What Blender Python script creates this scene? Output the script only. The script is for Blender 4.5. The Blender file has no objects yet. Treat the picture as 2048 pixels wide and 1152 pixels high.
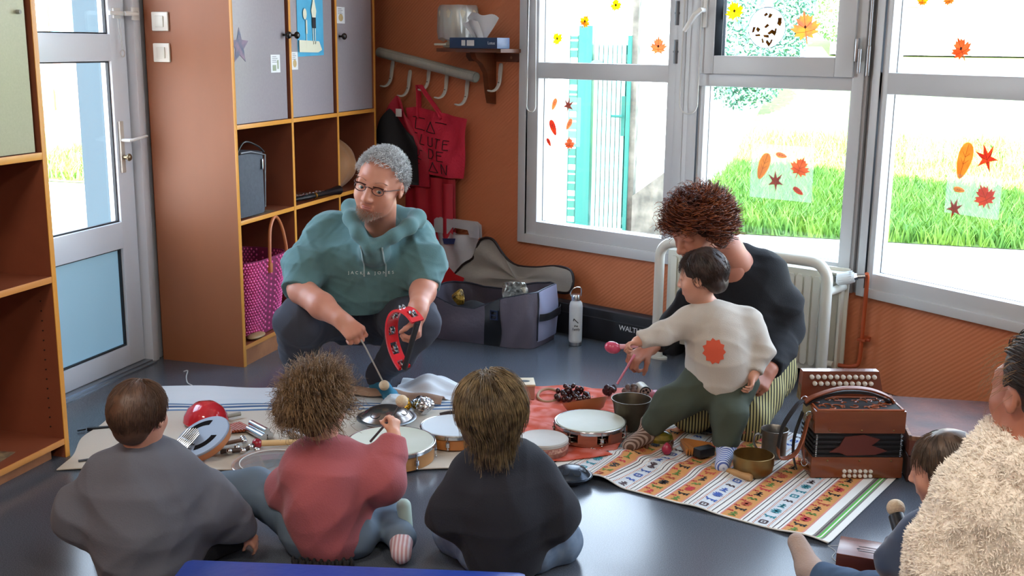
import bpy, bmesh, math, random
import numpy as np
from mathutils import Vector, Matrix, Euler, Quaternion
import openvdb as vdb

random.seed(7)
PI = math.pi
R = math.radians
S = 1.10                      # metres per modelling unit: every top-level object is set down at this scale
scene = bpy.context.scene
COL = scene.collection

# ------------------------------------------------------------------ camera
cam_d = bpy.data.cameras.new('camera')
cam = bpy.data.objects.new('camera', cam_d)
COL.objects.link(cam)
cam_d.sensor_width = 36.0
cam_d.lens = 36.0 * 2237.0 / 2048.0
cam_d.clip_end = 200
cam.location = (0, 0, 1.32 * S)
_y, _p, _r = R(-16.51), R(12.25), R(-0.62)
_f = Vector((math.cos(_p) * math.sin(_y), math.cos(_p) * math.cos(_y), -math.sin(_p)))
_rt = Vector((math.cos(_y), -math.sin(_y), 0))
_dn = _f.cross(_rt)
_r2 = math.cos(_r) * _rt + math.sin(_r) * _dn
_d2 = -math.sin(_r) * _rt + math.cos(_r) * _dn
cam.rotation_euler = Matrix((_r2, -_d2, -_f)).transposed().to_euler()
scene.camera = cam

# ------------------------------------------------------------------ view + daylight
vs = scene.view_settings
vs.view_transform = 'Standard'; vs.look = 'None'; vs.gamma = 1.0; vs.use_curve_mapping = False
vs.exposure = 1.0
world = bpy.data.worlds.new('sky'); scene.world = world
world.use_nodes = True
wn = world.node_tree.nodes; wl = world.node_tree.links
bg = wn['Background']
wtc = wn.new('ShaderNodeTexCoord'); wsep = wn.new('ShaderNodeSeparateXYZ')
wramp = wn.new('ShaderNodeValToRGB')
wl.new(wtc.outputs['Generated'], wsep.inputs[0]); wl.new(wsep.outputs['Z'], wramp.inputs['Fac'])
wramp.color_ramp.elements[0].position = 0.0; wramp.color_ramp.elements[0].color = (0.90, 0.95, 1.0, 1)
wramp.color_ramp.elements[1].position = 0.7; wramp.color_ramp.elements[1].color = (0.58, 0.76, 1.0, 1)
wl.new(wramp.outputs['Color'], bg.inputs['Color'])
bg.inputs['Strength'].default_value = 5.5

sun_d = bpy.data.lights.new('sun', 'SUN'); sun = bpy.data.objects.new('sun', sun_d); COL.objects.link(sun)
sun_d.energy = 36.0; sun_d.angle = R(0.6); sun_d.color = (1.0, 0.96, 0.90)
sun.rotation_euler = Vector((-0.10, 0.93, -0.33)).to_track_quat('-Z', 'Y').to_euler()   # autumn sun from behind the building

scene.cycles.max_bounces = 7
scene.cycles.diffuse_bounces = 4
scene.cycles.transparent_max_bounces = 12
scene.cycles.sample_clamp_indirect = 6.0
scene.cycles.caustics_reflective = False
scene.cycles.caustics_refractive = False

# ------------------------------------------------------------------ materials
def lin(c):
    return tuple((x / 12.92 if x <= 0.04045 else ((x + 0.055) / 1.055) ** 2.4) for x in c)
def hexc(h):
    return lin(tuple(int(h[i:i + 2], 16) / 255 for i in (0, 2, 4)))
MATS = {}
def mat(name, col, rough=0.5, metal=0.0, spec=0.5, noise=0.0, nscale=20.0, bump=0.0, bscale=60.0,
        col2=None, trans=0.0, alpha=1.0, sheen=0.0, coat=0.0, sss=0.0, wave=None, emit=None, stretch=None):
    if name in MATS: return MATS[name]
    m = bpy.data.materials.new(name); m.use_nodes = True
    n = m.node_tree.nodes; l = m.node_tree.links
    b = n['Principled BSDF']
    c = hexc(col) if isinstance(col, str) else col
    b.inputs['Base Color'].default_value = (*c, 1)
    b.inputs['Roughness'].default_value = rough
    b.inputs['Metallic'].default_value = metal
    b.inputs['Specular IOR Level'].default_value = spec
    b.inputs['Transmission Weight'].default_value = trans
    b.inputs['Alpha'].default_value = alpha
    b.inputs['Sheen Weight'].default_value = sheen
    b.inputs['Coat Weight'].default_value = coat
    if sss:
        b.inputs['Subsurface Weight'].default_value = sss
        b.inputs['Subsurface Radius'].default_value = (0.02, 0.008, 0.004)
    tc = None
    if noise or bump or wave:
        tc = n.new('ShaderNodeTexCoord')
        src = tc.outputs['Object']
        if stretch:
            mp = n.new('ShaderNodeMapping'); mp.inputs['Scale'].default_value = stretch
            l.new(src, mp.inputs['Vector']); src = mp.outputs['Vector']
    if noise or wave:
        c2 = hexc(col2) if isinstance(col2, str) else (col2 or tuple(x * 0.6 for x in c))
        r = n.new('ShaderNodeValToRGB')
        r.color_ramp.elements[0].color = (*c, 1); r.color_ramp.elements[1].color = (*c2, 1)
        if wave:
            t = n.new('ShaderNodeTexWave'); t.bands_direction = wave[0]; t.inputs['Scale'].default_value = wave[1]
            t.inputs['Distortion'].default_value = wave[2]; t.inputs['Detail'].default_value = 2
            r.color_ramp.elements[0].position = 0.5 - wave[3]; r.color_ramp.elements[1].position = 0.5 + wave[3]
        else:
            t = n.new('ShaderNodeTexNoise'); t.inputs['Scale'].default_value = nscale; t.inputs['Detail'].default_value = 4
            r.color_ramp.elements[0].position = 0.5 - 0.28 / max(noise, .01) * .5; r.color_ramp.elements[1].position = 0.5 + 0.28 / max(noise, .01) * .5
        l.new(src, t.inputs['Vector'])
        l.new(t.outputs['Fac'], r.inputs['Fac']); l.new(r.outputs['Color'], b.inputs['Base Color'])
    if bump:
        t2 = n.new('ShaderNodeTexNoise'); t2.inputs['Scale'].default_value = bscale; t2.inputs['Detail'].default_value = 3
        l.new(src, t2.inputs['Vector'])
        bp = n.new('ShaderNodeBump'); bp.inputs['Strength'].default_value = bump; bp.inputs['Distance'].default_value = 0.01
        l.new(t2.outputs['Fac'], bp.inputs['Height']); l.new(bp.outputs['Normal'], b.inputs['Normal'])
    if emit:
        b.inputs['Emission Color'].default_value = (*emit[0], 1); b.inputs['Emission Strength'].default_value = emit[1]
    MATS[name] = m
    return m
def glass_mat(name, tint=(1, 1, 1), rough=0.02, frost=False, amt=None):
    m = bpy.data.materials.new(name); m.use_nodes = True
    n = m.node_tree.nodes; l = m.node_tree.links
    for x in list(n):
        if x.type != 'OUTPUT_MATERIAL': n.remove(x)
    out = [x for x in n if x.type == 'OUTPUT_MATERIAL'][0]
    tr = n.new('ShaderNodeBsdfTransparent'); tr.inputs['Color'].default_value = (*tint, 1)
    gl = n.new('ShaderNodeBsdfGlossy'); gl.inputs['Roughness'].default_value = rough
    mx = n.new('ShaderNodeMixShader')
    if frost:
        tl = n.new('ShaderNodeBsdfTranslucent'); tl.inputs['Color'].default_value = (*tint, 1)
        m0 = n.new('ShaderNodeMixShader'); m0.inputs[0].default_value = frost
        df = n.new('ShaderNodeBsdfDiffuse'); df.inputs['Color'].default_value = (*tint, 1); md = n.new('ShaderNodeMixShader'); l.new(tl.outputs[0], md.inputs[1]); l.new(df.outputs[0], md.inputs[2])
        l.new(tr.outputs[0], m0.inputs[1]); l.new(md.outputs[0], m0.inputs[2]); a = m0.outputs[0]
    else: a = tr.outputs[0]
    if amt is None:
        lw = n.new('ShaderNodeLayerWeight'); pw = n.new('ShaderNodeMath'); pw.operation = 'POWER'; pw.inputs[1].default_value = 4.0
        ma = n.new('ShaderNodeMath'); ma.operation = 'MULTIPLY_ADD'; ma.inputs[1].default_value = 0.55; ma.inputs[2].default_value = 0.025
        l.new(lw.outputs['Facing'], pw.inputs[0]); l.new(pw.outputs[0], ma.inputs[0]); l.new(ma.outputs[0], mx.inputs[0])
    else: mx.inputs[0].default_value = amt
    l.new(a, mx.inputs[1]); l.new(gl.outputs[0], mx.inputs[2]); l.new(mx.outputs[0], out.inputs['Surface'])
    return m

# ------------------------------------------------------------------ objects and mesh building
def place(o, parent, loc=(0, 0, 0), rotz=0.0, rot=None):
    COL.objects.link(o)
    if parent is None:
        o.location = Vector(loc) * S; o.scale = (S, S, S)
    else:
        o.parent = parent; o.location = loc
    o.rotation_euler = rot if rot is not None else (0, 0, rotz)
    return o
def props(o, label=None, cat=None, group=None, kind=None):
    if label: o['label'] = label
    if cat: o['category'] = cat
    if group: o['group'] = group
    if kind: o['kind'] = kind
    return o
def thing(name, label, cat, loc=(0, 0, 0), rotz=0.0, group=None, rot=None):
    return props(place(bpy.data.objects.new(name, None), None, loc, rotz, rot), label, cat, group)

class MB:
    """collects shapes into one mesh; self.M is the current transform"""
    def __init__(s, M=None): s.v = []; s.f = []; s.mi = []; s.M = M or Matrix(); s.cur = 0
    def add(s, vs, fs):
        k = len(s.v); s.v += [tuple(s.M @ Vector(p)) for p in vs]
        s.f += [tuple(i + k for i in f) for f in fs]; s.mi += [s.cur] * len(fs); return s
    def box(s, lo, hi, bev=0.0):
        x0, y0, z0 = lo; x1, y1, z1 = hi
        if bev <= 0:
            return s.add([(x0, y0, z0), (x1, y0, z0), (x1, y1, z0), (x0, y1, z0), (x0, y0, z1), (x1, y0, z1), (x1, y1, z1), (x0, y1, z1)],
                  [(0, 3, 2, 1), (4, 5, 6, 7), (0, 1, 5, 4), (1, 2, 6, 5), (2, 3, 7, 6), (3, 0, 4, 7)])
        b = bmesh.new(); bmesh.ops.create_cube(b, size=1)
        for v in b.verts: v.co = Vector(((x0 + x1) / 2 + v.co.x * (x1 - x0), (y0 + y1) / 2 + v.co.y * (y1 - y0), (z0 + z1) / 2 + v.co.z * (z1 - z0)))
        bmesh.ops.bevel(b, geom=list(b.edges), offset=bev, segments=2, profile=0.6, affect='EDGES')
        return s.bm(b)
    def bm(s, b):
        b.verts.index_update()
        s.add([tuple(v.co) for v in b.verts], [tuple(v.index for v in f.verts) for f in b.faces]); b.free(); return s
    def tube(s, pts, r, n=8, closed=False, cap=True, flat=1.0):
        pts = [Vector(p) for p in pts]; m = len(pts)
        rs = r if isinstance(r, (list, tuple)) else [r] * m
        up = None; rings = []
        for i, p in enumerate(pts):
            a = pts[(i - 1) % m] if (closed or i > 0) else p
            b = pts[(i + 1) % m] if (closed or i < m - 1) else p
            t = (b - a).normalized() if (b - a).length > 1e-9 else Vector((0, 0, 1))
            if up is None:
                up = Vector((0, 0, 1)) if abs(t.z) < 0.9 else Vector((1, 0, 0))
            u = up - t * up.dot(t)
            if u.length < 1e-6: u = t.orthogonal()
            u.normalize(); w = t.cross(u); up = u
            rings.append([p + (u * math.cos(2 * PI * k / n) * flat + w * math.sin(2 * PI * k / n)) * rs[i] for k in range(n)])
        vs = [tuple(v) for ring in rings for v in ring]; fs = []
        for i in range(m if closed else m - 1):
            j = (i + 1) % m
            for k in range(n):
                k2 = (k + 1) % n; fs.append((i * n + k, i * n + k2, j * n + k2, j * n + k))
        if cap and not closed:
            fs.append(tuple(range(n - 1, -1, -1))); fs.append(tuple((m - 1) * n + k for k in range(n)))
        return s.add(vs, fs)
    def cyl(s, a, b, r, r2=None, n=20): return s.tube([a, b], [r, r if r2 is None else r2], n)
    def lathe(s, prof, n=32, c=(0, 0, 0)):
        """prof: list of (radius, z) about the vertical axis through c"""
        vs = []; fs = []
        for (r, z) in prof:
            for k in range(n):
                a = 2 * PI * k / n; vs.append((c[0] + r * math.cos(a), c[1] + r * math.sin(a), c[2] + z))
        for i in range(len(prof) - 1):
            for k in range(n):
                k2 = (k + 1) % n; fs.append((i * n + k, i * n + k2, (i + 1) * n + k2, (i + 1) * n + k))
        if prof[0][0] > 1e-4: fs.append(tuple(range(n - 1, -1, -1)))
        if prof[-1][0] > 1e-4: fs.append(tuple((len(prof) - 1) * n + k for k in range(n)))
        return s.add(vs, fs)
    def ell(s, c, r, n=16, m=10, rot=None):
        r = (r, r, r) if not isinstance(r, (tuple, list)) else r
        q = (rot or Matrix.Identity(3))
        vs = []; fs = []
        for i in range(m + 1):
            th = PI * i / m
            for k in range(n):
                a = 2 * PI * k / n
                p = q @ Vector((r[0] * math.sin(th) * math.cos(a), r[1] * math.sin(th) * math.sin(a), -r[2] * math.cos(th)))
                vs.append(tuple(p + Vector(c)))
        for i in range(m):
            for k in range(n):
                k2 = (k + 1) % n; fs.append((i * n + k, i * n + k2, (i + 1) * n + k2, (i + 1) * n + k))
        return s.add(vs, fs)
    def prism(s, out, a, b, axis='z'):
        """closed outline in 2D extruded from a to b along the axis"""
        n = len(out)
        ar = sum(out[i][0] * out[(i + 1) % n][1] - out[(i + 1) % n][0] * out[i][1] for i in range(n))
        if ar < 0: out = out[::-1]
        def P(u, v, w): return {'z': (u, v, w), 'y': (u, w, v), 'x': (w, u, v)}[axis]
        vs = [P(u, v, a) for u, v in out] + [P(u, v, b) for u, v in out]
        fs = [tuple(range(n - 1, -1, -1)), tuple(range(n, 2 * n))] + [(i, (i + 1) % n, (i + 1) % n + n, i + n) for i in range(n)]
        return s.add(vs, fs)
    def grid(s, fn, nu, nv, th=0.0):
        """surface fn(u,v)->xyz with u,v in 0..1, optionally a thin solid sheet"""
        P = [[Vector(fn(i / nu, j / nv)) for j in range(nv + 1)] for i in range(nu + 1)]
        w = nv + 1
        vs = [tuple(P[i][j]) for i in range(nu + 1) for j in range(w)]
        fs = [(i * w + j, (i + 1) * w + j, (i + 1) * w + j + 1, i * w + j + 1) for i in range(nu) for j in range(nv)]
        if th:
            k = len(vs); N = []
            for i in range(nu + 1):
                for j in range(w):
                    a = P[min(i + 1, nu)][j] - P[max(i - 1, 0)][j]; b = P[i][min(j + 1, nv)] - P[i][max(j - 1, 0)]
                    nn = a.cross(b); nn = nn.normalized() if nn.length > 1e-12 else Vector((0, 0, 1)); N.append(nn)
            vs += [tuple(Vector(vs[q]) - N[q] * th) for q in range(k)]
            fs += [(k + i * w + j, k + i * w + j + 1, k + (i + 1) * w + j + 1, k + (i + 1) * w + j) for i in range(nu) for j in range(nv)]
            rim = [i * w for i in range(nu + 1)] + [nu * w + j for j in range(1, w)] + [i * w + nv for i in range(nu - 1, -1, -1)] + [j for j in range(nv - 1, 0, -1)]
            m = len(rim)
            fs += [(rim[(i + 1) % m], rim[i], rim[i] + k, rim[(i + 1) % m] + k) for i in range(m)]
        return s.add(vs, fs)
    def build(s, name, m, parent=None, smooth=None, loc=(0, 0, 0), rotz=0.0, rot=None, auto=35, sub=0):
        me = bpy.data.meshes.new(name); me.from_pydata(s.v, [], s.f)
        for x in (m if isinstance(m, (list, tuple)) else [m]): me.materials.append(x)
        b = bmesh.new(); b.from_mesh(me)
        if len(s.v) < 60000:
            bmesh.ops.remove_doubles(b, verts=b.verts, dist=1e-6)
        b.to_mesh(me); b.free()
        if len(me.polygons) == len(s.mi): me.polygons.foreach_set('material_index', s.mi)
        if smooth is not False:
            me.shade_smooth()
            if auto: me.set_sharp_from_angle(angle=R(auto))
        o = bpy.data.objects.new(name, me)
        place(o, parent, loc, rotz, rot)
        if sub:
            md = o.modifiers.new('sub', 'SUBSURF'); md.levels = sub; md.render_levels = sub
        return o
def struct(name, mb, m, parent=None, **k):
    o = mb.build(name, m, parent, **k)
    if parent is None: o['kind'] = 'structure'
    return o
def lettering(txt, size, m, parent, loc, rot, name='lettering', ext=0.0006, sx=1.0, space=1.0):
    cu = bpy.data.curves.new(name, 'FONT'); cu.body = txt; cu.size = size; cu.extrude = ext
    cu.align_x = 'CENTER'; cu.align_y = 'CENTER'; cu.space_character = space
    t = bpy.data.objects.new(name, cu); COL.objects.link(t)
    dg = bpy.context.evaluated_depsgraph_get(); dg.update()
    me = bpy.data.meshes.new_from_object(t.evaluated_get(dg)); bpy.data.objects.remove(t)
    me.materials.clear(); me.materials.append(m)
    o = bpy.data.objects.new(name, me)
    place(o, parent, loc, rot=rot); o.scale = (sx * (S if parent is None else 1), 1 * (S if parent is None else 1), 1 * (S if parent is None else 1))
    return o
def tilt(pts, a, b): return [tuple(Vector(p)) for p in pts]
def copy_tree(o, parent=None):
    c = o.copy(); COL.objects.link(c); c.parent = parent
    for ch in list(o.children): copy_tree(ch, c)
    return c
def rotv(ax, ang): return Matrix.Rotation(ang, 4, ax)
def arc(c, r, a0, a1, n, plane='xz', off=0.0):
    out = []
    for i in range(n + 1):
        a = a0 + (a1 - a0) * i / n; u, v = c[0] + r * math.cos(a), c[1] + r * math.sin(a)
        out.append({'xz': (u, off, v), 'xy': (u, v, off), 'yz': (off, u, v)}[plane])
    return out
def spline(pts, n=6):
    """smooth path through points"""
    P = [Vector(p) for p in pts]; out = []
    for i in range(len(P) - 1):
        p0 = P[max(i - 1, 0)]; p1 = P[i]; p2 = P[i + 1]; p3 = P[min(i + 2, len(P) - 1)]
        for k in range(n):
            t = k / n
            out.append(0.5 * ((2 * p1) + (p2 - p0) * t + (2 * p0 - 5 * p1 + 4 * p2 - p3) * t * t + (3 * p1 - p0 - 3 * p2 + p3) * t ** 3))
    out.append(P[-1]); return [tuple(p) for p in out]

# frame of the two window walls: u runs along the wall to the right, v into the room
Q1, Q2 = R(-23.27), R(-39.83)
W1O = Vector((-2.2441, 5.5721, 0)); W1X = Vector((math.cos(Q1), math.sin(Q1), 0)); W1N = Vector((-math.sin(Q1), math.cos(Q1), 0))
W2O = Vector((0.0965, 4.5655, 0)); W2X = Vector((math.cos(Q2), math.sin(Q2), 0)); W2N = Vector((-math.sin(Q2), math.cos(Q2), 0))
def w1(u, v=0.0, z=0.0): return tuple(W1O + W1X * u - W1N * v + Vector((0, 0, z)))
def w2(u, v=0.0, z=0.0): return tuple(W2O + W2X * u - W2N * v + Vector((0, 0, z)))
TH = R(16.51)                 # figures face the camera along their local -Y
# ------------------------------------------------------------------ shared materials
M_wall = None
def wall_paper():
    m = bpy.data.materials.new('orange_wallpaper'); m.use_nodes = True
    n = m.node_tree.nodes; l = m.node_tree.links; b = n['Principled BSDF']
    b.inputs['Base Color'].default_value = (*hexc('D4825A'), 1); b.inputs['Roughness'].default_value = 0.62
    tc = n.new('ShaderNodeTexCoord'); mp = n.new('ShaderNodeMapping'); mp.inputs['Rotation'].default_value = (0, R(-52), 0)
    wv = n.new('ShaderNodeTexWave'); wv.bands_direction = 'X'; wv.inputs['Scale'].default_value = 22; wv.inputs['Distortion'].default_value = 0.6
    wv.inputs['Detail'].default_value = 1.5; wv.inputs['Detail Scale'].default_value = 6
    nz = n.new('ShaderNodeTexNoise'); nz.inputs['Scale'].default_value = 160
    mx = n.new('ShaderNodeMath'); mx.operation = 'MULTIPLY_ADD'; mx.inputs[1].default_value = 0.35
    bp = n.new('ShaderNodeBump'); bp.inputs['Strength'].default_value = 0.32; bp.inputs['Distance'].default_value = 0.004
    l.new(tc.outputs['Object'], mp.inputs['Vector']); l.new(mp.outputs['Vector'], wv.inputs['Vector']); l.new(tc.outputs['Object'], nz.inputs['Vector'])
    l.new(nz.outputs['Fac'], mx.inputs[0]); l.new(wv.outputs['Fac'], mx.inputs[2]); l.new(mx.outputs[0], bp.inputs['Height']); l.new(bp.outputs['Normal'], b.inputs['Normal'])
    return m
M_wall = wall_paper()
M_white = mat('white_pvc', 'CFD4D9', rough=0.32)
M_whitepaint = mat('white_wall_paint', 'D8D2C8', rough=0.8)
M_gasket = mat('grey_gasket', '23262B', rough=0.6)  # dark colour of the pane gaskets and the door gap
M_glass = glass_mat('window_glass', (0.97, 0.99, 1.0))
M_frost = glass_mat('frosted_glass', (0.32, 0.41, 0.45), rough=0.25, frost=0.93)
M_steel = mat('polished_steel', 'C8CCD0', rough=0.18, metal=1.0)
M_brushed = mat('brushed_steel', 'AEB2B6', rough=0.35, metal=1.0)
M_black = mat('black_plastic', '14161A', rough=0.4)
M_wood_d = mat('brown_melamine', '965A36', rough=0.5, noise=0.4, nscale=6, col2='87502F', stretch=(1, 1, 0.25))
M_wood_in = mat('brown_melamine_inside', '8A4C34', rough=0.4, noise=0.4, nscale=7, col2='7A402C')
M_edge = mat('yellow_edge_banding', 'D9963F', rough=0.35)
M_edge2 = mat('beech_shelf_edge', 'C98643', rough=0.35)

def floor_mat():
    m = bpy.data.materials.new('grey_vinyl_floor'); m.use_nodes = True
    n = m.node_tree.nodes; l = m.node_tree.links; b = n['Principled BSDF']
    tc = n.new('ShaderNodeTexCoord'); a = n.new('ShaderNodeTexNoise'); a.inputs['Scale'].default_value = 350; a.inputs['Detail'].default_value = 2
    r = n.new('ShaderNodeValToRGB'); r.color_ramp.elements[0].position = 0.35; r.color_ramp.elements[1].position = 0.7
    r.color_ramp.elements[0].color = (*hexc('41464F'), 1); r.color_ramp.elements[1].color = (*hexc('5A606A'), 1)
    b.inputs['Roughness'].default_value = 0.23
    l.new(tc.outputs['Object'], a.inputs['Vector']); l.new(a.outputs['Fac'], r.inputs['Fac']); l.new(r.outputs['Color'], b.inputs['Base Color'])
    return m

# ------------------------------------------------------------------ shell
# room outline on the floor
A0 = (-2.80, -2.6); A1 = (-2.80, 5.811)
W1a = w1(-0.605)[:2]; W1b = w1(2.62)[:2]; W2b = w2(3.9)[:2]
fl = MB(); fl.prism([(-2.80, -2.6), (W2b[0], -2.6), W2b, W2O[:2], (-2.80, W1a[1])], -0.04, 0.0)
struct('floor', fl, floor_mat())
ce = MB(); ce.prism([(-2.9, -2.7), (W2b[0] + .1, -2.7), (W2b[0] + .1, W2b[1] + .1), w2(0, -.35)[:2], w1(-.9, -.35)[:2]], 2.60, 2.75)
struct('ceiling', ce, M_whitepaint)
# flat roof with overhang (it shades the lawn in front of the windows)
rf = MB(); rf.prism([(-3.1, -2.9), (W2b[0] + .5, -2.9), (W2b[0] + .5, W2b[1] + .4), w2(0, -.4)[:2], w1(-.9, -.4)[:2]], 2.76, 3.05)
struct('roof', rf, mat('roof_felt', '77706A', rough=0.9))

# left wall with the door opening (y 2.95..4.03)
lw = MB()
lw.box((-3.0, -2.6, 0), (-2.80, 2.95, 2.6)); lw.box((-3.0, 4.02, 0), (-2.80, W1a[1] + .2, 2.6)); lw.box((-3.0, 2.95, 2.1), (-2.80, 4.02, 2.6))
struct('wall_left', lw, M_wall)
rw = MB(); rw.box((-3.0, -2.8, 0), (W2b[0], -2.6, 2.6)); struct('wall_rear', rw, M_whitepaint)
rw = MB(); rw.box((W2b[0], -2.8, 0), (W2b[0] + .2, W2b[1], 2.6)); struct('wall_right', rw, M_whitepaint)
# window wall, left part: below, above and beside the windows
bw = MB(); t = 0.09
bw.box((-.62, 0, 0), (2.56, t, .372)); bw.box((-.62, 0, 2.16), (2.56, t, 2.6)); bw.box((-.62, 0, .372), (.80, t, 2.16))
bwo = struct('wall_back', bw, M_wall, loc=tuple(W1O), rotz=Q1)
bw = MB(); bw.box((0, 0, 0), (3.9, t, .366)); bw.box((0, 0, 2.16), (3.9, t, 2.6)); bw.box((1.86, 0, .366), (3.9, t, 2.16))
struct('wall_back_right', bw, M_wall, loc=tuple(W2O), rotz=Q2)
bs = MB(); bs.box((1.02, -.012, 0), (2.50, 0, .085)); struct('baseboard_back', bs, mat('black_baseboard', '17181C', rough=0.5), loc=tuple(W1O), rotz=Q1)
bs = MB(); bs.box((-2.80, 4.0, 0), (-2.775, 4.04, .06)); struct('baseboard_left', bs, mat('brown_baseboard', '3A2C24', rough=0.6))

# unseen fill lamps added to brighten the room, above and behind the camera
for i, (x, y) in enumerate([(-1.4, 1.0), (0.6, 1.0), (-1.4, -1.2), (0.6, -1.2)]):
    lp = thing('added_fill_lamp', 'unseen white ceiling lamp added as fill, ' + ['front left of the four', 'front right of the four', 'rear left of the four', 'rear right of the four'][i], 'fill lamp', (x, y, 2.60), group='added ceiling fill lamps')
    b = MB(); b.box((-.32, -.16, -.06), (.32, .16, 0)); b.build('housing', M_white, lp)
    ld = bpy.data.lights.new('fill_light', 'AREA'); ld.shape = 'RECTANGLE'; ld.size = .6 * S; ld.size_y = .3 * S; ld.energy = 17; ld.color = (1.0, 0.91, 0.80)
    lo = bpy.data.objects.new('fill_light', ld); COL.objects.link(lo); lo.location = (x * S, y * S, 2.53 * S)

# ------------------------------------------------------------------ windows
def ring(mb, u0, u1, z0, z1, w, d0, d1, bev=0.003):
    """rectangular frame ring of profile width w"""
    mb.box((u0, d0, z0), (u0 + w, d1, z1), bev); mb.box((u1 - w, d0, z0), (u1, d1, z1), bev)
    mb.box((u0 + w, d0, z0), (u1 - w, d1, z0 + w), bev); mb.box((u0 + w, d0, z1 - w), (u1 - w, d1, z1), bev)
def pane(parent, u0, u1, z0, z1, y=0.028, m=None, name='pane'):
    g = MB(); g.box((u0 - .008, y, z0 - .008), (u1 + .008, y + .004, z1 + .008)); g.build(name, m or M_glass, parent, smooth=False)
    k = MB(); ring(k, u0 - .006, u1 + .006, z0 - .006, z1 + .006, .007, y - .006, y - .001, 0); k.build('gasket', M_gasket, parent, smooth=False)

# window 1 (left), local X = u, local Y = outwards
W = props(place(bpy.data.objects.new('window_1', None), None, tuple(W1O), Q1), kind='structure')
b = MB(); ring(b, .797, 1.712, .374, 2.16, .045, -.035, .06); b.box((1.712, -.03, .374), (1.735, .06, 2.16)); b.build('outer_frame', M_white, W)
b = MB(); b.box((.838, -.022, .415), (.906, .055, 2.12), .004); b.box((1.620, -.022, .415), (1.69, .055, 2.12), .004)
b.box((.90, -.022, .415), (1.63, .055, .483), .004); b.box((.90, -.022, 1.168), (1.63, .055, 1.243), .004); b.box((.90, -.022, 2.05), (1.63, .055, 2.12), .004)
b.build('sash', M_white, W)
pane(W, .906, 1.620, .483, 1.168); pane(W, .906, 1.620, 1.243, 2.05)
for z in (1.30, 1.46):
    b = MB(); b.cyl((1.665, -.034, z - .05), (1.665, -.034, z + .05), .010, n=12); b.cyl((1.665, -.034, z - .004), (1.665, -.034, z + .004), .013, n=12); b.build('hinge', mat('grey_hinge', '70757C', rough=.35, metal=.6), W)
# window 2 (middle)
W = props(place(bpy.data.objects.new('window_2', None), None, tuple(W1O), Q1), kind='structure')
b = MB(); ring(b, 1.735, 2.505, .374, 2.16, .045, -.035, .06); b.box((1.77, -.03, 1.160), (2.47, .055, 1.212), .004); b.build('outer_frame', M_white, W)
b = MB(); b.box((1.775, -.020, .415), (1.808, .05, 1.165), .003); b.box((2.450, -.020, .415), (2.48, .05, 1.165), .003); b.box((1.80, -.020, .415), (2.46, .05, .483), .003); b.build('fixed_frame', M_white, W)
b = MB(); ring(b, 1.783, 2.466, 1.212, 2.13, .075, -.050, .045, .004); b.build('sash', M_white, W)
pane(W, 1.808, 2.450, .483, 1.162); pane(W, 1.858, 2.391, 1.287, 2.055, .018)
b = MB(); b.box((1.800, -.062, 1.40), (1.822, -.05, 1.52), .004); b.tube([(1.811, -.06, 1.470), (1.811, -.092, 1.470), (1.79, -.10, 1.45), (1.745, -.105, 1.385)], [.010, .011, .012, .009], 10); b.build('handle', mat('white_handle', 'E6E6E2', rough=.3), W)
for z0, z1 in ((1.27, 1.36),):
    b = MB(); b.box((2.474, -.066, z0), (2.486, -.045, z1), .004); b.cyl((2.494, -.062, z0 - .04), (2.494, -.062, z0 + .05), .007, n=12); b.build('hinge', mat('silver_hinge', 'A8ABAF', rough=.3, metal=.8), W)
# corner post between the two directions
b = MB()
for (u, dd, w_) in ((2.505, -.028, .014), (2.523, -.012, .012), (2.540, -.024, .018)):
    b.M = Matrix.Translation(W1O) @ rotv('Z', Q1); b.box((u, dd, .37), (u + w_, .06, 2.16), .002)
b.M = Matrix(); struct('trim_1', b, mat('grey_post_pvc', 'A9A9AC', rough=.4))
# window 3 (right), second direction
W = props(place(bpy.data.objects.new('window_3', None), None, tuple(W2O), Q2), kind='structure')
b = MB(); ring(b, .0, 1.86, .366, 2.16, .036, -.035, .06); b.build('outer_frame', M_white, W)
b = MB(); b.box((.032, -.022, .395), (.065, .055, 2.13), .004); b.box((.80, -.022, .395), (.98, .055, 2.13), .004); b.box((1.79, -.022, .395), (1.83, .055, 2.13), .004)
b.box((.06, -.022, .395), (1.80, .055, .462), .004); b.box((.06, -.022, 1.154), (1.80, .055, 1.234), .004); b.box((.06, -.022, 2.06), (1.80, .055, 2.13), .004)
b.build('sash', M_white, W)
for u0, u1 in ((.065, .80), (.98, 1.79)):
    pane(W, u0, u1, .462, 1.154); pane(W, u0, u1, 1.234, 2.06)
b = MB(); b.cyl((-.012, -.05, 1.22), (-.012, -.05, 1.33), .008, n=12); b.cyl((-.012, -.05, 1.332), (-.012, -.05, 2.1), .006, n=12); b.build('crank_rod', mat('clear_grey_rod', 'A5A8AC', rough=.2, metal=.7), W)

# ------------------------------------------------------------------ door in the left wall
D = props(place(bpy.data.objects.new('door_1', None), None, (-2.765, 3.90, 0)), kind='structure')
M_dw = mat('door_white', 'DCE2EA', rough=0.3)
b = MB(); b.box((-.06, .018, 0), (.035, .062, 2.10), .004); b.box((-.06, .062, 0), (.022, .108, 2.10), .006); b.box((-.06, -.95, 2.02), (.035, .06, 2.10), .004); b.box((-.06, -.97, 0), (.035, -.925, 2.1), .004); b.build('door_frame', M_dw, D)
b = MB(); b.box((-.05, .009, .015), (-.03, .018, 2.02)); b.build('door_gap', M_gasket, D)
lf = MB(); lf.box((-.05, -.092, .014), (0, .008, 2.01), .004); lf.box((-.05, -.92, .014), (0, -.83, 2.01), .004)
for z0, z1 in ((.014, .098), (.503, .610), (1.243, 1.345), (1.93, 2.01)): lf.box((-.05, -.84, z0), (0, -.085, z1), .004)
leaf = lf.build('door_leaf', M_dw, D)
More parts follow.
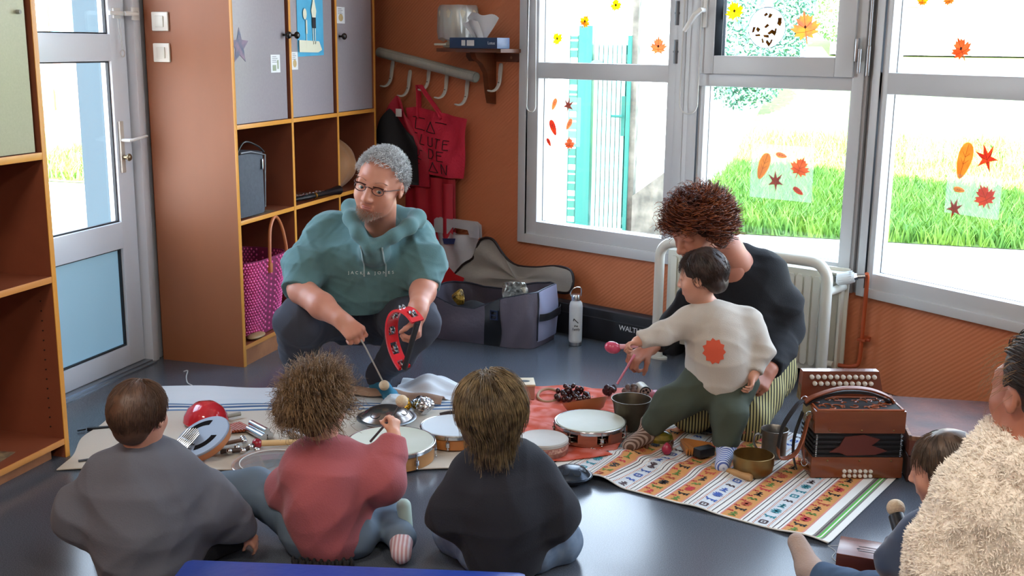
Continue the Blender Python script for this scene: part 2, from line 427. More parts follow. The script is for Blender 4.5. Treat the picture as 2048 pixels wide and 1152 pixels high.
for z0, z1, m_ in ((.098, .503, M_frost), (.610, 1.243, M_glass), (1.345, 1.93, M_glass)):
    g = MB(); g.box((-.030, -.835, z0 - .006), (-.025, -.088, z1 + .006)); g.build('pane', m_, leaf, smooth=False)
    g = MB(); g.box((-.024, -.835, z0), (-.012, -.83, z1)); g.box((-.024, -.098, z0), (-.012, -.092, z1)); g.box((-.024, -.83, z0), (-.012, -.098, z0 + .006)); g.box((-.024, -.83, z1 - .006), (-.012, -.098, z1)); g.build('gasket', M_gasket, leaf, smooth=False)
h = MB(); h.box((.0, -.078, .805), (.010, -.052, 1.010), .004); plate = h.build('handle_plate', mat('pale_lock_plate', 'CFCDC4', rough=.35, metal=.3), leaf)
h = MB(); h.tube([(.01, -.065, .935), (.045, -.065, .935), (.052, -.05, .937), (.052, .035, .945)], [.010, .010, .009, .008], 10, flat=.7); h.build('door_handle', mat('white_lever', 'E4E4E0', rough=.3), leaf)
h = MB(); h.cyl((.010, -.063, .868), (.030, -.063, .868), .010); h.lathe([(0, 0), (.014, .002), (.016, .010), (.010, .018), (0, .02)], 16, (0, 0, 0)); 
h = MB(); h.cyl((.010, -.063, .868), (.026, -.063, .868), .008); h.ell((.034, -.063, .868), (.009, .015, .015)); h.build('key_knob', mat('brass_knob', '8C7E66', rough=.35, metal=.9), leaf)
h = MB(); h.box((.0, -.075, 1.405), (.012, -.03, 1.445), .003); h.box((.036, .0, 1.40), (.045, .045, 1.45), .003); h.box((.012, -.115, 1.417), (.026, -.02, 1.433), .004); h.cyl((.03, -.03, 1.425), (.045, .03, 1.425), .009); h.build('door_closer', mat('white_latch', 'DEDEDB', rough=.35), leaf)
h = MB(); h.tube(spline([(.02, -.05, 1.405), (.022, -.048, 1.36), (.02, -.045, 1.31), (.022, -.046, 1.29)]), .0014, 6); h.tube(spline([(.02, -.062, 1.405), (.022, -.06, 1.35), (.02, -.047, 1.295)]), .0014, 6)
h.tube(arc((0, 0), .013, 0, 2 * PI, 18, 'yz', 0.022)[:-1], .0025, 6, closed=True) if False else h.tube([(.022, -.046 + .013 * math.cos(a * PI / 9), 1.272 + .013 * math.sin(a * PI / 9)) for a in range(18)], .0025, 6, closed=True)
h.build('pull_cord', mat('cord_white', 'D0D2D2', rough=.5), leaf)
h = MB(); h.box((-.07, -.93, -.0), (.03, .02, .012)); h.box((.03, -.93, 0), (.05, .02, .006)); h.build('threshold', mat('aluminium_sill', '8E98A4', rough=.35, metal=.7), D)

# ------------------------------------------------------------------ outside
M_ground = mat('pale_concrete', 'CFC9BE', rough=0.9, noise=0.4, nscale=3, col2='BDB6A8')
M_lawn = mat('lawn_soil', '52682E', rough=0.95, noise=0.6, nscale=8, col2='6C8438')
g = MB(); g.prism([(-40, -10), (40, -10), (40, 46), (-40, 46)], -.30, -.10); struct('ground', g, M_ground)
def lawn_z(x, y): return -.095 + (max(0, y - 13.5) * .10 if y < 30 else 1.65)
g = MB(); g.grid(lambda u, v: (-1.35 + u * 13, 8.75 + v * 26, lawn_z(0, 8.75 + v * 26)), 4, 40); o = g.build('lawn', M_lawn); o['kind'] = 'structure'
def blades(name, n, fx, hgt, m, seed):
    rr = random.Random(seed); vs = []; fs = []
    for i in range(n):
        x, y, z = fx(rr); a = rr.uniform(0, 2 * PI); w = rr.uniform(.006, .013); h_ = hgt * rr.uniform(.5, 1.3); dx, dy = rr.uniform(-.6, .6) * h_, rr.uniform(-.6, .6) * h_
        k = len(vs); c, s_ = math.cos(a) * w, math.sin(a) * w
        vs += [(x - c, y - s_, z), (x + c, y + s_, z), (x + c * .6 + dx * .4, y + s_ * .6 + dy * .4, z + h_ * .6), (x - c * .6 + dx * .4, y - s_ * .6 + dy * .4, z + h_ * .6), (x + dx, y + dy, z + h_)]
        fs += [(k, k + 1, k + 2, k + 3), (k + 3, k + 2, k + 4)]
    b = MB(); b.v = vs; b.f = fs; b.mi = [0] * len(fs)
    me = bpy.data.meshes.new(name); me.from_pydata(vs, [], fs); me.materials.append(m)
    o = bpy.data.objects.new(name, me); place(o, None); return o
M_blade = mat('grass_blade', '7FA63A', rough=.7, noise=.9, nscale=5, col2='4E7F2C')
def lawnpt(rr):
    y = 8.75 + (rr.random() ** 1.3) * 7; x = rr.uniform(-1.3, 3.6); return x, y, lawn_z(x, y)
gr = blades('grass', 26000, lawnpt, .15, M_blade, 3); props(gr, 'long green grass of the lawn beyond the windows', 'grass', kind='stuff')
def weedpt(rr):
    x = rr.gauss(.92, .22); y = 4.62 + (x - .6) * -.75 + rr.gauss(.45, .16) + .25; return x, y, -.1
gr = blades('weeds', 1800, weedpt, .12, M_blade, 5); props(gr, 'low green weeds at the foot of the wall under the right window', 'weeds', kind='stuff')

# green gate beyond the left window
M_green = mat('green_painted_steel', '2A7A6C', rough=.4); M_greenpale = mat('pale_green_sheet', 'B9DDD2', rough=.45)
GT = thing('garden_gate', 'green metal gate with pale vertical slats beyond the left window', 'gate', (-1.93, 8.53, -.1), R(-4))
b = MB(); b.box((-.075, -.04, 0), (.03, .05, 1.57)); b.box((.305, -.03, 0), (.335, .03, 1.50)); b.build('post', M_green, GT)
b = MB()
for i in range(7): b.box((.045 + i * .036, -.012, .03), (.073 + i * .036, .012, 1.44))
b.box((.035, .012, .06), (.305, .02, .12)); b.box((.035, .012, 1.3), (.305, .02, 1.36)); b.build('slat_panel', M_greenpale, GT)
b = MB(); b.box((.04, .014, .03), (.30, .018, 1.43)); b.build('backing_panel', mat('dark_green_sheet', '14524A', rough=.6), GT)
b = MB(); b.box((.27, -.03, .75), (.30, -.01, 1.05)); b.cyl((.285, -.05, .9), (.20, -.06, .9), .01, n=8); b.build('gate_lock', mat('dark_green_lock', '1E6A5C', rough=.5), GT)
b = MB(); b.cyl((.07, -.05, 1.26), (.07, -.02, 1.26), .06, n=20); b.cyl((.07, -.06, 1.26), (.07, -.05, 1.26), .035, n=20); b.build('gate_bell', mat('grey_round_bell', '6E8A84', rough=.5), GT)
FN = thing('mesh_fence', 'green wire mesh fence post beside the gate', 'fence', (-2.045, 8.50, -.1))
b = MB(); b.box((-.035, 0, 0), (-.028, .008, 1.5)); b.box((.028, 0, 0), (.035, .008, 1.5))
for i in range(22): b.box((-.03, 0, .04 + i * .068), (.03, .006, .075 + i * .068 + (.02 if i % 3 else -.01)))
b.build('mesh_panel', mat('dark_green_mesh', '3C7A68', rough=.6), FN)
# stone pillar and low wall
M_stone = mat('rubble_stone', '8A8576', rough=.9, noise=.9, nscale=9, col2='5C5A50', bump=1.0, bscale=14)
b = MB(); b.box((-1.60, 8.50, -.1), (-1.555, 8.62, 2.1)); o = b.build('stone_pillar', M_stone); props(o, 'narrow rough stone pillar at the right of the green gate', 'pillar')
b = MB(); b.prism([(0, 0), (.34, 0), (.34, .55), (0, .30)], 0, .3, axis='y'); o = b.build('retaining_wall', M_stone, loc=(-1.55, 8.45, -.1), rotz=R(-20)); props(o, 'low sloping stone retaining wall behind the left window', 'wall')
b = MB(); b.tube([(0, 0, .44), (.9, 0, .97)], .035, 6); b.build('coping', mat('coping_stone', 'C9C2B2', rough=.9), o) if False else None
# hedge and house far away, seen through the upper panes
def leafball(name, c, r, n, size, m, seed, label, cat):
    rr = random.Random(seed); vs = []; fs = []
    for i in range(n):
        d = Vector((rr.gauss(0, 1), rr.gauss(0, 1), rr.gauss(0, 1))).normalized() * rr.uniform(.75, 1.0)
        p = Vector((c[0] + d.x * r[0], c[1] + d.y * r[1], c[2] + d.z * r[2])); a = Vector((rr.gauss(0, 1), rr.gauss(0, 1), rr.gauss(0, 1))).normalized() * size; bb = a.orthogonal().normalized() * size * .5
        k = len(vs); vs += [tuple(p - a), tuple(p + bb), tuple(p + a), tuple(p - bb)]; fs.append((k, k + 1, k + 2, k + 3))
    me = bpy.data.meshes.new(name); me.from_pydata(vs, [], fs); me.materials.append(m)
    o = bpy.data.objects.new(name, me); place(o, None); props(o, label, cat); return o
M_leafg = mat('hedge_leaf', '4F8468', rough=.7, noise=.8, nscale=3, col2='2F5F4A')
leafball('hedge', (-1.55, 17.2, 2.0), (1.0, 1.0, 1.6), 9000, .05, M_leafg, 4, 'tall dark green hedge beyond the middle window, left of the pumpkin sticker', 'hedge')
leafball('shrub', (-.1, 20.5, 1.9), (.7, .8, .5), 1500, .05, mat('shrub_leaf', '86A860', rough=.7, noise=.8, nscale=3, col2='5F8A4A'), 6, 'light green shrub beyond the middle window, behind the orange maple sticker', 'shrub')
HS = thing('house', 'distant house with a red tiled roof beyond the middle window', 'house', (.9, 26, 1.2))
b = MB(); b.box((-1.4, 0, 0), (3, 3, 1.15)); b.build('house_wall', mat('pale_render', 'E8E2D6', rough=.8), HS)
b = MB(); b.add([(-1.7, -.3, 1.1), (3.3, -.3, 1.1), (3.3, 1.5, 2.6), (-1.7, 1.5, 2.6), (3.3, 3.3, 1.1), (-1.7, 3.3, 1.1), (-1.7, -.3, 1.0), (3.3, -.3, 1.0), (3.3, 3.3, 1.0), (-1.7, 3.3, 1.0)], [(0, 1, 2, 3), (3, 2, 4, 5), (6, 9, 8, 7), (0, 6, 7, 1), (5, 4, 8, 9), (1, 7, 8, 4, 2), (0, 3, 5, 9, 6)]); b.build('roof', mat('terracotta_tiles', 'C98468', rough=.8, wave=('X', 12, .5, .3), col2='A86850'), HS)
# left side, seen through the door
b = MB(); b.box((-3.085, 4.012, -.1), (-2.81, 4.06, 2.7)); b.box((-3.085, 4.06, -.1), (-3.0, 5.0, 2.7)); o = b.build('wall_porch', mat('grey_blue_render', '4C5E66', rough=.8)); o['kind'] = 'structure'
g = MB(); g.grid(lambda u, v: (-13 + u * 7, 9.6 + v * 5, -.09), 3, 3); o = g.build('lawn_left', M_lawn); o['kind'] = 'structure'
gr = blades('lawn_grass', 5000, lambda rr: (rr.uniform(-9.4, -6.6), rr.uniform(9.7, 12.6), -.09), .15, M_blade, 9); props(gr, 'green grass beside the playground seen through the glass door', 'grass', kind='stuff')
PG = thing('playground_tower', 'wooden playground tower with blue and yellow panels beyond the door', 'playground equipment', (-12.2, 15.9, -.1), R(20))
b = MB(); b.box((-.9, -.3, 0), (1.1, .6, .28)); b.build('platform', mat('brown_plank', '9A6A52', rough=.7, wave=('Z', 6, .3, .3), col2='7E5040'), PG)
b = MB(); b.box((-.45, -.2, .3), (-.35, -.1, 2.2)); b.box((.9, -.2, .3), (1.0, -.1, 2.2)); b.build('post', mat('ochre_wood', 'B89A4A', rough=.7), PG)
b = MB(); b.box((-.3, -.25, 1.35), (.9, -.15, 2.0)); b.build('blue_panel', mat('sky_blue_panel', '5FB8E0', rough=.4), PG)
b = MB(); b.prism([(.1 + .45 * math.cos(a * PI / 12), .85 + .48 * math.sin(a * PI / 12)) for a in range(24)], -.3, -.25, axis='y'); b.build('round_panel', mat('tan_panel', 'A9796A', rough=.5), PG)
# ------------------------------------------------------------------ tall cupboard against the left wall
M_cdoor = mat('grey_lavender_laminate', 'A09A9E', rough=0.38, noise=.25, nscale=90, col2='928C92')
M_knob = mat('black_knob', '1A1310', rough=0.2)
CP = thing('storage_cupboard', 'tall brown open cupboard with grey doors and yellow edges, in the left corner', 'cupboard', (-2.331, 3.968, 0))
def panel(name, lo, hi, parent, edge=True, m=None, me=None, front_x=0.0):
    b = MB(); b.box(lo, (hi[0] - .003, hi[1], hi[2])); p = b.build(name, m or M_wood_in, parent, smooth=False)
    if edge:
        e = MB(); e.box((hi[0] - .003, lo[1], lo[2]), (hi[0], hi[1], hi[2]), .001); e.build('edge_strip', me or M_edge, p)
    return p
panel('side_panel', (-.385, 0, 0), (0, .020, 2.05), CP, m=M_wood_d)
for y in (.482, .942): panel('divider', (-.38, y, .07), (0, y + .018, 2.03), CP)
panel('side_panel', (-.385, 1.382, 0), (0, 1.402, 2.05), CP)
for k, (y0, y1) in enumerate(((.020, .482), (.500, .942), (.960, 1.382))):
    panel('shelf', (-.38, y0, .978), (-.001, y1, .996), CP); panel('shelf', (-.38, y0, .592), (-.001, y1, .610), CP); panel('shelf', (-.38, y0, .07), (-.001, y1, .088), CP, me=M_edge2)
b = MB(); b.box((-.385, 0, 2.03), (0, 1.402, 2.05)); b.build('top_panel', M_wood_d, CP)
b = MB(); b.box((-.385, .02, .0), (-.376, 1.382, 2.03)); b.build('back_panel', M_wood_in, CP, smooth=False)
b = MB(); b.box((-.02, .02, 0), (-.006, 1.382, .07)); b.build('plinth', mat('worn_plinth', 'A9714A', rough=.5, noise=.6, nscale=14, col2='8E5838'), CP)
for y0, y1, ky in ((.022, .466, .448), (.503, .925, .524), (.963, 1.380, 1.003)):
    b = MB(); b.box((-.028, y0, .998), (-.010, y1, 2.02), .0015); d = b.build('cabinet_door', M_cdoor, CP)
    k = MB(); k.cyl((-.010, ky, 1.352), (.006, ky, 1.352), .005); k.ell((.016, ky, 1.352), (.012, .016, .016)); k.build('knob', M_knob, d)
DX = -2.331 - .0095
def on_door(name, label, cat, mb, m, loc): o = mb.build(name, m, None, loc=loc, smooth=False); return props(o, label, cat)
# star
M_star = mat('galaxy_paper', '56627A', rough=.35, noise=.9, nscale=28, col2='8A7488')
b = MB(); b.prism([((.074 if i % 2 == 0 else .033) * math.sin(i * PI / 5) , (.074 if i % 2 == 0 else .033) * math.cos(i * PI / 5)) for i in range(10)], 0, .001, axis='x')
on_door('star_cutout', 'blue and grey paper star stuck on the left cupboard door', 'star', b, M_star, (DX, 4.047, 1.303))
M_card = mat('white_card', 'E6E8EA', rough=.4); M_ink = mat('grey_ink', '5A6068', rough=.6); M_sand = mat('sandy_print', 'C4AA78', rough=.6)
def card(label, y, z, hh, hw, kind):
    c = thing('picture_card', label, 'card', (DX, y, z))
    b = MB(); b.box((0, -hw, -hh), (.001, hw, hh)); b.build('card_sheet', M_card, c)
    b = MB()
    for i in range(4): b.box((.001, -hw * .7, hh * (.75 - .2 * i)), (.0014, hw * (.2 + .25 * (i % 2)), hh * (.80 - .2 * i)))
    b.build('printed_text', M_ink, c, smooth=False)
    b = MB()
    if kind == 0: b.box((.001, -hw * .65, -hh * .8), (.0015, hw * .1, -hh * .15)); b.box((.0014, hw * .35, -hh * .6), (.0018, hw * .65, hh * .4))
    else: b.prism([(hw * .55 * math.cos(a * PI / 8), -hh * .3 + hh * .45 * math.sin(a * PI / 8)) for a in range(16)], .001, .0015, axis='x')
    b.build('printed_picture', M_sand if kind else mat('greenish_print', '9BA68C', rough=.6), c, smooth=False)
card('white label card low on the left cupboard door', 4.337, 1.233, .037, .040, 0)
card('white label card on the middle cupboard door, below the painting', 4.511, 1.243, .038, .030, 1)
card('white label card on the right cupboard door', 4.99, 1.450, .038, .044, 1)
# painting
PT = thing('painting', 'blue child painting of a tall and a small figure taped to the middle cupboard door', 'painting', (DX, 4.670, 1.26))
b = MB(); b.grid(lambda u, v: (.002 + .004 * (1 - v) * (.5 - abs(u - .5)), -.128 + .256 * u, .0 + .36 * v + .006 * u * (1 - v)), 6, 6, .0008); b.build('sheet', mat('blue_paint', '5AB4D8', rough=.5, noise=.5, nscale=10, col2='3F9CC6'), PT)
M_cream = mat('cream_paint', 'DDDCC4', rough=.6); M_dk = mat('black_paint', '1B1D22', rough=.6)
b = MB(); b.prism([(-.122, .020), (-.122, .072), (.072, .068), (.100, .030), (.06, .018)], .0065, .0072, axis='x'); b.build('painted_ground', M_cream, PT, smooth=False)
b = MB(); b.prism([(.012, .165), (.0, .20), (.018, .245), (.006, .30), (.012, .335), (.036, .338), (.046, .30), (.034, .245), (.05, .20), (.040, .165)], .0065, .0075, axis='x'); b.ell((.007, .026, .335), (.0012, .017, .020)); b.box((.0065, .012, .055), (.0072, .018, .13)); b.box((.0065, .032, .055), (.0072, .038, .13))
b.build('painted_tall_figure', mat('ivory_paint', 'E4E3CC', rough=.6), PT, smooth=False)
b = MB(); b.box((.0072, .008, .125), (.0082, .042, .172)); b.prism([(.018, .345), (.036, .348), (.048, .335), (.046, .30), (.034, .31)], .0078, .0086, axis='x'); b.build('painted_clothes', M_dk, PT, smooth=False)
b = MB(); b.ell((.007, -.062, .185), (.0012, .018, .024)); b.box((.0065, -.055, .10), (.0074, -.042, .16)); b.box((.0065, -.052, .03), (.0074, -.048, .10)); b.build('painted_small_figure', M_cream, PT, smooth=False)

# grey case on the left shelf
GC = thing('instrument_case', 'dark grey soft case with zip on the left cupboard shelf', 'case', (-2.331, 4.10, .610))
b = MB(); b.box((-.335, -.088, .002), (-.012, .118, .268), .018); b.build('case_body', mat('grey_case_fabric', '565C66', rough=.75, noise=.3, nscale=60, bump=.3, bscale=300), GC)
b = MB(); b.tube([(-.30, .119, .02), (-.015, .119, .03), (-.006, .115, .25), (-.008, .0, .272), (-.008, -.08, .272)], .0035, 6); b.build('zip', mat('zip_grey', '8D9196', rough=.4, metal=.5), GC)
b = MB(); b.tube(spline([(-.02, -.085, .275), (-.01, -.04, .315), (-.008, .06, .290), (-.006, .105, .262)]), .004, 6); b.build('carry_strap', M_black, GC)
b = MB(); b.box((-.008, .085, .19), (-.002, .10, .235), .002); b.build('zip_pull', M_steel, GC)
for y, z, lb in ((4.20, .611, 'small printed photo card lying flat at the front of the left cupboard shelf'),):
    b = MB(); b.box((-.13, -.10, 0), (-.012, .10, .0012)); o = b.build('photo_card', mat('photo_print', '4A4038', rough=.3, noise=.9, nscale=30, col2='A08A6A'), None, loc=(-2.331, y, z), smooth=False); props(o, lb, 'card')
b = MB(); b.box((-.09, -.05, 0), (0, .05, .0012)); o = b.build('photo_card', bpy.data.materials['photo_print'], None, loc=(-2.40, 2.665, .0665), rotz=R(10), smooth=False); props(o, 'small printed photo card on the bottom shelf of the left bookcase', 'card')
b = MB(); b.cyl((0, 0, 0), (0, 0, .001), .028, n=24); o = b.build('photo_card', bpy.data.materials['photo_print'], None, loc=(-2.42, 2.66, .6005), smooth=False); props(o, 'round dark sticker on the middle shelf of the left bookcase', 'sticker')
# oboe (black wooden instrument with silver keys)
OB = thing('oboe', 'black wooden oboe with silver keys on the middle cupboard shelf', 'oboe', (-2.36, 4.475, .632), R(82))
b = MB(); b.tube([(0, 0, 0), (.10, 0, 0), (.11, 0, 0), (.27, 0, .002), (.33, 0, .003), (.385, 0, .004)], [.011, .012, .0135, .014, .017, .023], 16); b.build('tube_body', mat('grenadilla', '141214', rough=.25), OB)
b = MB(); b.cyl((.175, 0, .001), (.186, 0, .001), .0165, n=16); b.build('tenon_ring', mat('gold_ring', 'C9A04A', rough=.25, metal=1), OB)
b = MB(); b.cyl((.0, -.008, .016), (.25, -.008, .017), .002, n=8)
for i in range(9): b.cyl((.01 + i * .026, -.004, .014), (.01 + i * .026, -.004, .020 + .003 * (i % 2)), .007 - .002 * (i % 2), n=10)
b.build('keywork', M_steel, OB)
# pink woven basket
BK = thing('woven_basket', 'bright pink woven tote basket with tan leather handles in the lower left cupboard bay', 'basket', (-2.50, 4.225, .088))
def weave():
    m = bpy.data.materials.new('pink_weave'); m.use_nodes = True; n = m.node_tree.nodes; l = m.node_tree.links; b = n['Principled BSDF']; b.inputs['Roughness'].default_value = .45
    tc = n.new('ShaderNodeTexCoord'); ck = n.new('ShaderNodeTexNoise'); ck.inputs['Scale'].default_value = 50
    r = n.new('ShaderNodeValToRGB'); r.color_ramp.elements[0].color = (*hexc('D4307E'), 1); r.color_ramp.elements[1].color = (*hexc('F070AC'), 1)
    l.new(tc.outputs['Object'], ck.inputs['Vector']); l.new(ck.outputs['Fac'], r.inputs['Fac']); l.new(r.outputs['Color'], b.inputs['Base Color']); return m
b = MB(); nr, nk = 24, 40
def bsec(t, a):    # rounded rectangle section
    hx, hy = .115 + .03 * t, .155 + .035 * t; c, s_ = math.cos(a), math.sin(a); e = .55
    return (hx * math.copysign(abs(c) ** e, c), hy * math.copysign(abs(s_) ** e, s_))
b.grid(lambda u, v: (*bsec(v, 2 * PI * u), .005 + .33 * v), 48, 8, -.004)
b.build('basket_wall', mat('dark_pink_lining', '7E1F4C', rough=.7), BK)
b = MB()
for j in range(26):
    for i in range(52):
        a = 2 * PI * (i + .5 * (j % 2)) / 52; t = (j + .5) / 26; x, y = bsec(t, a)
        if x > -.10 or abs(y) > .12: b.ell((x * 1.02, y * 1.02, .01 + .32 * t), (.0065, .0085, .0070), 5, 4)
b.build('woven_strands', weave(), BK, auto=None)
for sx in (1, -1):
    b = MB(); pts = spline([(.148 * sx, -.02, .28), (.15 * sx, -.022, .36), (.145 * sx, .0, .46), (.14 * sx, .055, .50), (.142 * sx, .105, .45), (.15 * sx, .125, .36), (.148 * sx, .125, .30)]); b.tube(pts, .0075, 8)
    b.box((.143 * sx - .008, -.032, .27), (.143 * sx + .014, -.010, .31), .002); b.box((.143 * sx - .008, .114, .27), (.143 * sx + .014, .136, .31), .002)
    b.build('handle', mat('tan_leather', 'B5683A', rough=.45), BK)
BK.location.x = (-2.475) * S
b = MB(); b.ell((0, 0, .012), (.03, .06, .012)); o = b.build('wooden_castanet', mat('worn_wood_disc', 'A8865E', rough=.5), None, loc=(-2.352, 4.11, .088)); props(o, 'small worn wooden disc in front of the pink basket', 'wooden disc')
# tan bag in the right bay
FB = MB(); 
def tanf(u, v):
    a = u * 2 * PI; t = v; r = .155 * (math.sin(PI * min(1, .12 + t * .95)) ** .6) * (1 + .05 * math.sin(5 * a + 4 * t) + .04 * math.sin(11 * a - 3 * t))
    return (r * math.cos(a) * .9, r * math.sin(a) * 1.15, .27 * t + .012 * math.sin(3 * a))
FB.grid(tanf, 60, 22); o = FB.build('fabric_bag', mat('tan_cloth', 'A9784E', rough=.65, sheen=.3), None, loc=(-2.50, 5.13, .612)); props(o, 'tan cloth bag slumped on the right cupboard shelf behind the man', 'bag')

# ------------------------------------------------------------------ bookcase in the left foreground
BC = thing('bookcase', 'brown open bookcase with a cream door and yellow edges at the left edge', 'bookcase', (-2.35, 2.0, 0))
panel('side_panel', (-.37, .870, 0), (0, .890, 1.95), BC); panel('side_panel', (-.37, -.10, 0), (0, -.08, 1.95), BC)
panel('shelf', (-.37, -.08, .963), (-.001, .870, .985), BC); panel('shelf', (-.37, -.08, .578), (-.001, .870, .598), BC, me=M_edge2); panel('shelf', (-.37, -.08, .045), (-.001, .870, .065), BC, me=M_edge2)
b = MB(); b.box((-.37, -.08, 1.93), (0, .87, 1.95)); b.build('top_panel', M_wood_d, BC)
b = MB(); b.box((-.37, -.08, 0), (-.36, .87, 1.93)); b.build('back_panel', M_wood_in, BC, smooth=False)
b = MB(); b.box((-.05, -.08, 0), (-.036, .845, .045)); b.build('plinth', bpy.data.materials['worn_plinth'], BC)
b = MB(); b.box((-.028, -.078, .987), (-.010, .852, 1.93), .0015); d = b.build('cabinet_door', mat('cream_speckled_laminate', 'B9B99C', rough=.4, noise=.3, nscale=160, col2='A9A98E'), BC)
k = MB(); k.cyl((-.010, .82, 1.40), (.003, .82, 1.40), .006); k.build('screw_cap', mat('grey_cap', '8D8D85', rough=.5), d)
b = MB()
for i in range(14): b.cyl((-.05, .870, .10 + i * .032), (-.05, .868, .10 + i * .032), .0025, n=8)
b.build('shelf_pin_holes', mat('hole_dark', '1A0F0B', rough=.8), BC)

# ------------------------------------------------------------------ switches on the cupboard side
for z, lb in ((1.397, 'upper white light switch on the brown cupboard side'), (1.276, 'lower white light switch on the brown cupboard side')):
    SW = thing('light_switch', lb, 'light switch', (-2.640, 3.968, z), group='light switches')
    b = MB(); b.box((-.037, -.010, -.037), (.037, 0, .037), .004); b.build('cover_plate', mat('switch_white', 'DCD9CE', rough=.3), SW)
    b = MB(); b.box((-.020, -.014, -.022), (.018, -.010, .022), .002); b.build('rocker', mat('switch_white2', 'CFCCC0', rough=.3), SW)

# ------------------------------------------------------------------ things on the window wall (local X along the wall, -Y into the room)
def wthing(name, label, cat, u, z, v=0.0, group=None): return thing(name, label, cat, w1(u, v, z), Q1, group)
# hooks
M_hook = mat('white_plastic_hook', 'D5D5CE', rough=.35)
hk = [(-.098, 1.237, 'leftmost white plastic coat hook on the orange wall, empty'), (.030, 1.191, 'white plastic coat hook holding the red and black coat'), (.173, 1.227, 'white plastic coat hook holding the red tote bag'),
      (.297, 1.191, 'white plastic coat hook right of the tote bag handle, empty'), (.437, 1.162, 'lowest white plastic coat hook, left of the wooden bracket'), (.655, 1.237, 'white plastic coat hook right of the wooden bracket')]
for u, z, lb in hk:
    K = wthing('coat_hook', lb, 'coat hook', u, z, 0, 'coat hooks on the orange wall')
    b = MB(); b.grid(lambda a, c: (lambda p, w: (p[0] - w / 2 + w * c, p[1], p[2]))([(0, -.004, .0), (.004, -.012, -.03), (.015, -.030, -.055), (.024, -.040, -.08), (.022, -.048, -.11), (.012, -.060, -.130), (-.002, -.072, -.134), (-.014, -.078, -.128)][min(7, int(a * 7 + .01))], [.024, .026, .026, .020, .020, .020, .022, .020][min(7, int(a * 7 + .01))]), 7, 3, .010)
    b.build('hook_body', M_hook, K, auto=50, sub=1)
    b = MB(); b.cyl((.024, -.049, -.095), (.024, -.045, -.095), .003, n=8); b.build('screw', mat('screw_grey', '7D7D78', rough=.5), K)
# rolled gridded paper leaning on the hooks
RL = wthing('paper_roll', 'long roll of grey gridded paper lying across the coat hooks', 'paper roll', -.112, 1.277, .085)
def gridpaper():
    m = mat('grid_paper', 'B4B4A8', rough=.7); n = m.node_tree.nodes; l = m.node_tree.links
    tc = n.new('ShaderNodeTexCoord'); br = n.new('ShaderNodeTexBrick'); br.offset = 0; br.inputs['Scale'].default_value = 60; br.inputs['Mortar Size'].default_value = .05; br.inputs['Brick Width'].default_value = .6; br.inputs['Row Height'].default_value = .6
    br.inputs['Color1'].default_value = (*hexc('B8B8AE'), 1); br.inputs['Color2'].default_value = (*hexc('B0B0A6'), 1); br.inputs['Mortar'].default_value = (*hexc('93968E'), 1)
    l.new(tc.outputs['Object'], br.inputs['Vector']); l.new(br.outputs['Color'], n['Principled BSDF'].inputs['Base Color']); return m
MGP = gridpaper()
b = MB(); b.tube([(0, 0, 0), (.68, 0, -.113)], .026, 28, cap=False); b.tube([(0, 0, 0), (.68, 0, -.113)], .019, 28, cap=False); b.build('outer_sheet', MGP, RL)
b = MB(); b.tube([(-.002, 0, 0), (.68, 0, -.1133)], [.0225, .0225], 28); b.build('rolled_layers', mat('roll_end', '8E8E84', rough=.8), RL)
# wooden bracket shelf
M_sh = mat('dark_stained_wood', '7A4327', rough=.35, noise=.5, nscale=5, col2='5C2F1B', stretch=(1, 1, 5))
SF = wthing('wall_shelf', 'small dark wooden bracket shelf on the orange wall', 'shelf', .592, 1.285)
b = MB(); b.prism([(-.235, 0), (-.235, -.13), (-.21, -.17), (-.12, -.205), (.02, -.215), (.14, -.205), (.20, -.165), (.215, -.11), (.215, 0)], 0, .017); b.build('shelf_board', M_sh, SF)
b = MB(); b.prism([(-.155, -.005), (-.155, -.022), (-.135, -.045), (.175, -.045), (.20, -.015), (.20, -.005)], -.015, 0, axis='y'); b.build('back_rail', M_sh, SF)
b = MB(); b.prism([(0, 0), (-.16, 0), (-.145, -.03), (-.10, -.055), (-.065, -.10), (-.05, -.19), (-.035, -.245), (0, -.25)], .0, .032, axis='x'); b.build('bracket', M_sh, SF)
b = MB(); b.cyl((-.09, -.0155, -.022), (-.09, -.0165, -.022), .007, n=12); b.cyl((.14, -.0155, -.024), (.14, -.0165, -.024), .007, n=12); b.build('screw_plug', mat('plug', 'B08060', rough=.5), SF)
# bag-wrapped dispenser
DS = wthing('wrapped_dispenser', 'white round dispenser under a clear plastic bag on the wooden shelf', 'dispenser', .470, 1.303, .106)
b = MB(); b.lathe([(.060, 0), (.075, .004), (.075, .02), (.055, .03), (.052, .06), (.085, .08), (.095, .10), (.098, .17), (.092, .185), (.0, .190)], 36); b.build('dispenser_body', mat('cream_plastic', 'D2CCB8', rough=.4), DS)
b = MB(); b.box((-.07, -.10, .012), (.01, -.06, .022), .003); b.build('spout', mat('cream_plastic2', 'D8D3C2', rough=.4), DS)
b = MB()
def wrapf(u, v):
    a = 2 * PI * u; r = [.050, .074, .098, .102, .100, .099, .096, .090, .001][min(8, int(v * 8 + .01))]; z = [.05, .035, .045, .08, .12, .16, .190, .203, .206][min(8, int(v * 8 + .01))]
    k = 1 + .028 * math.sin(9 * a + 6 * v) + .018 * math.sin(17 * a + 3)
    return (r * k * math.cos(a), r * k * math.sin(a), z + .006 * math.sin(6 * a) * (1 - v))
b.grid(wrapf, 72, 8); m_ = glass_mat('clear_plastic_bag', (.93, .95, .96), rough=.18, frost=.42, amt=.14); b.build('plastic_wrap', m_, DS)
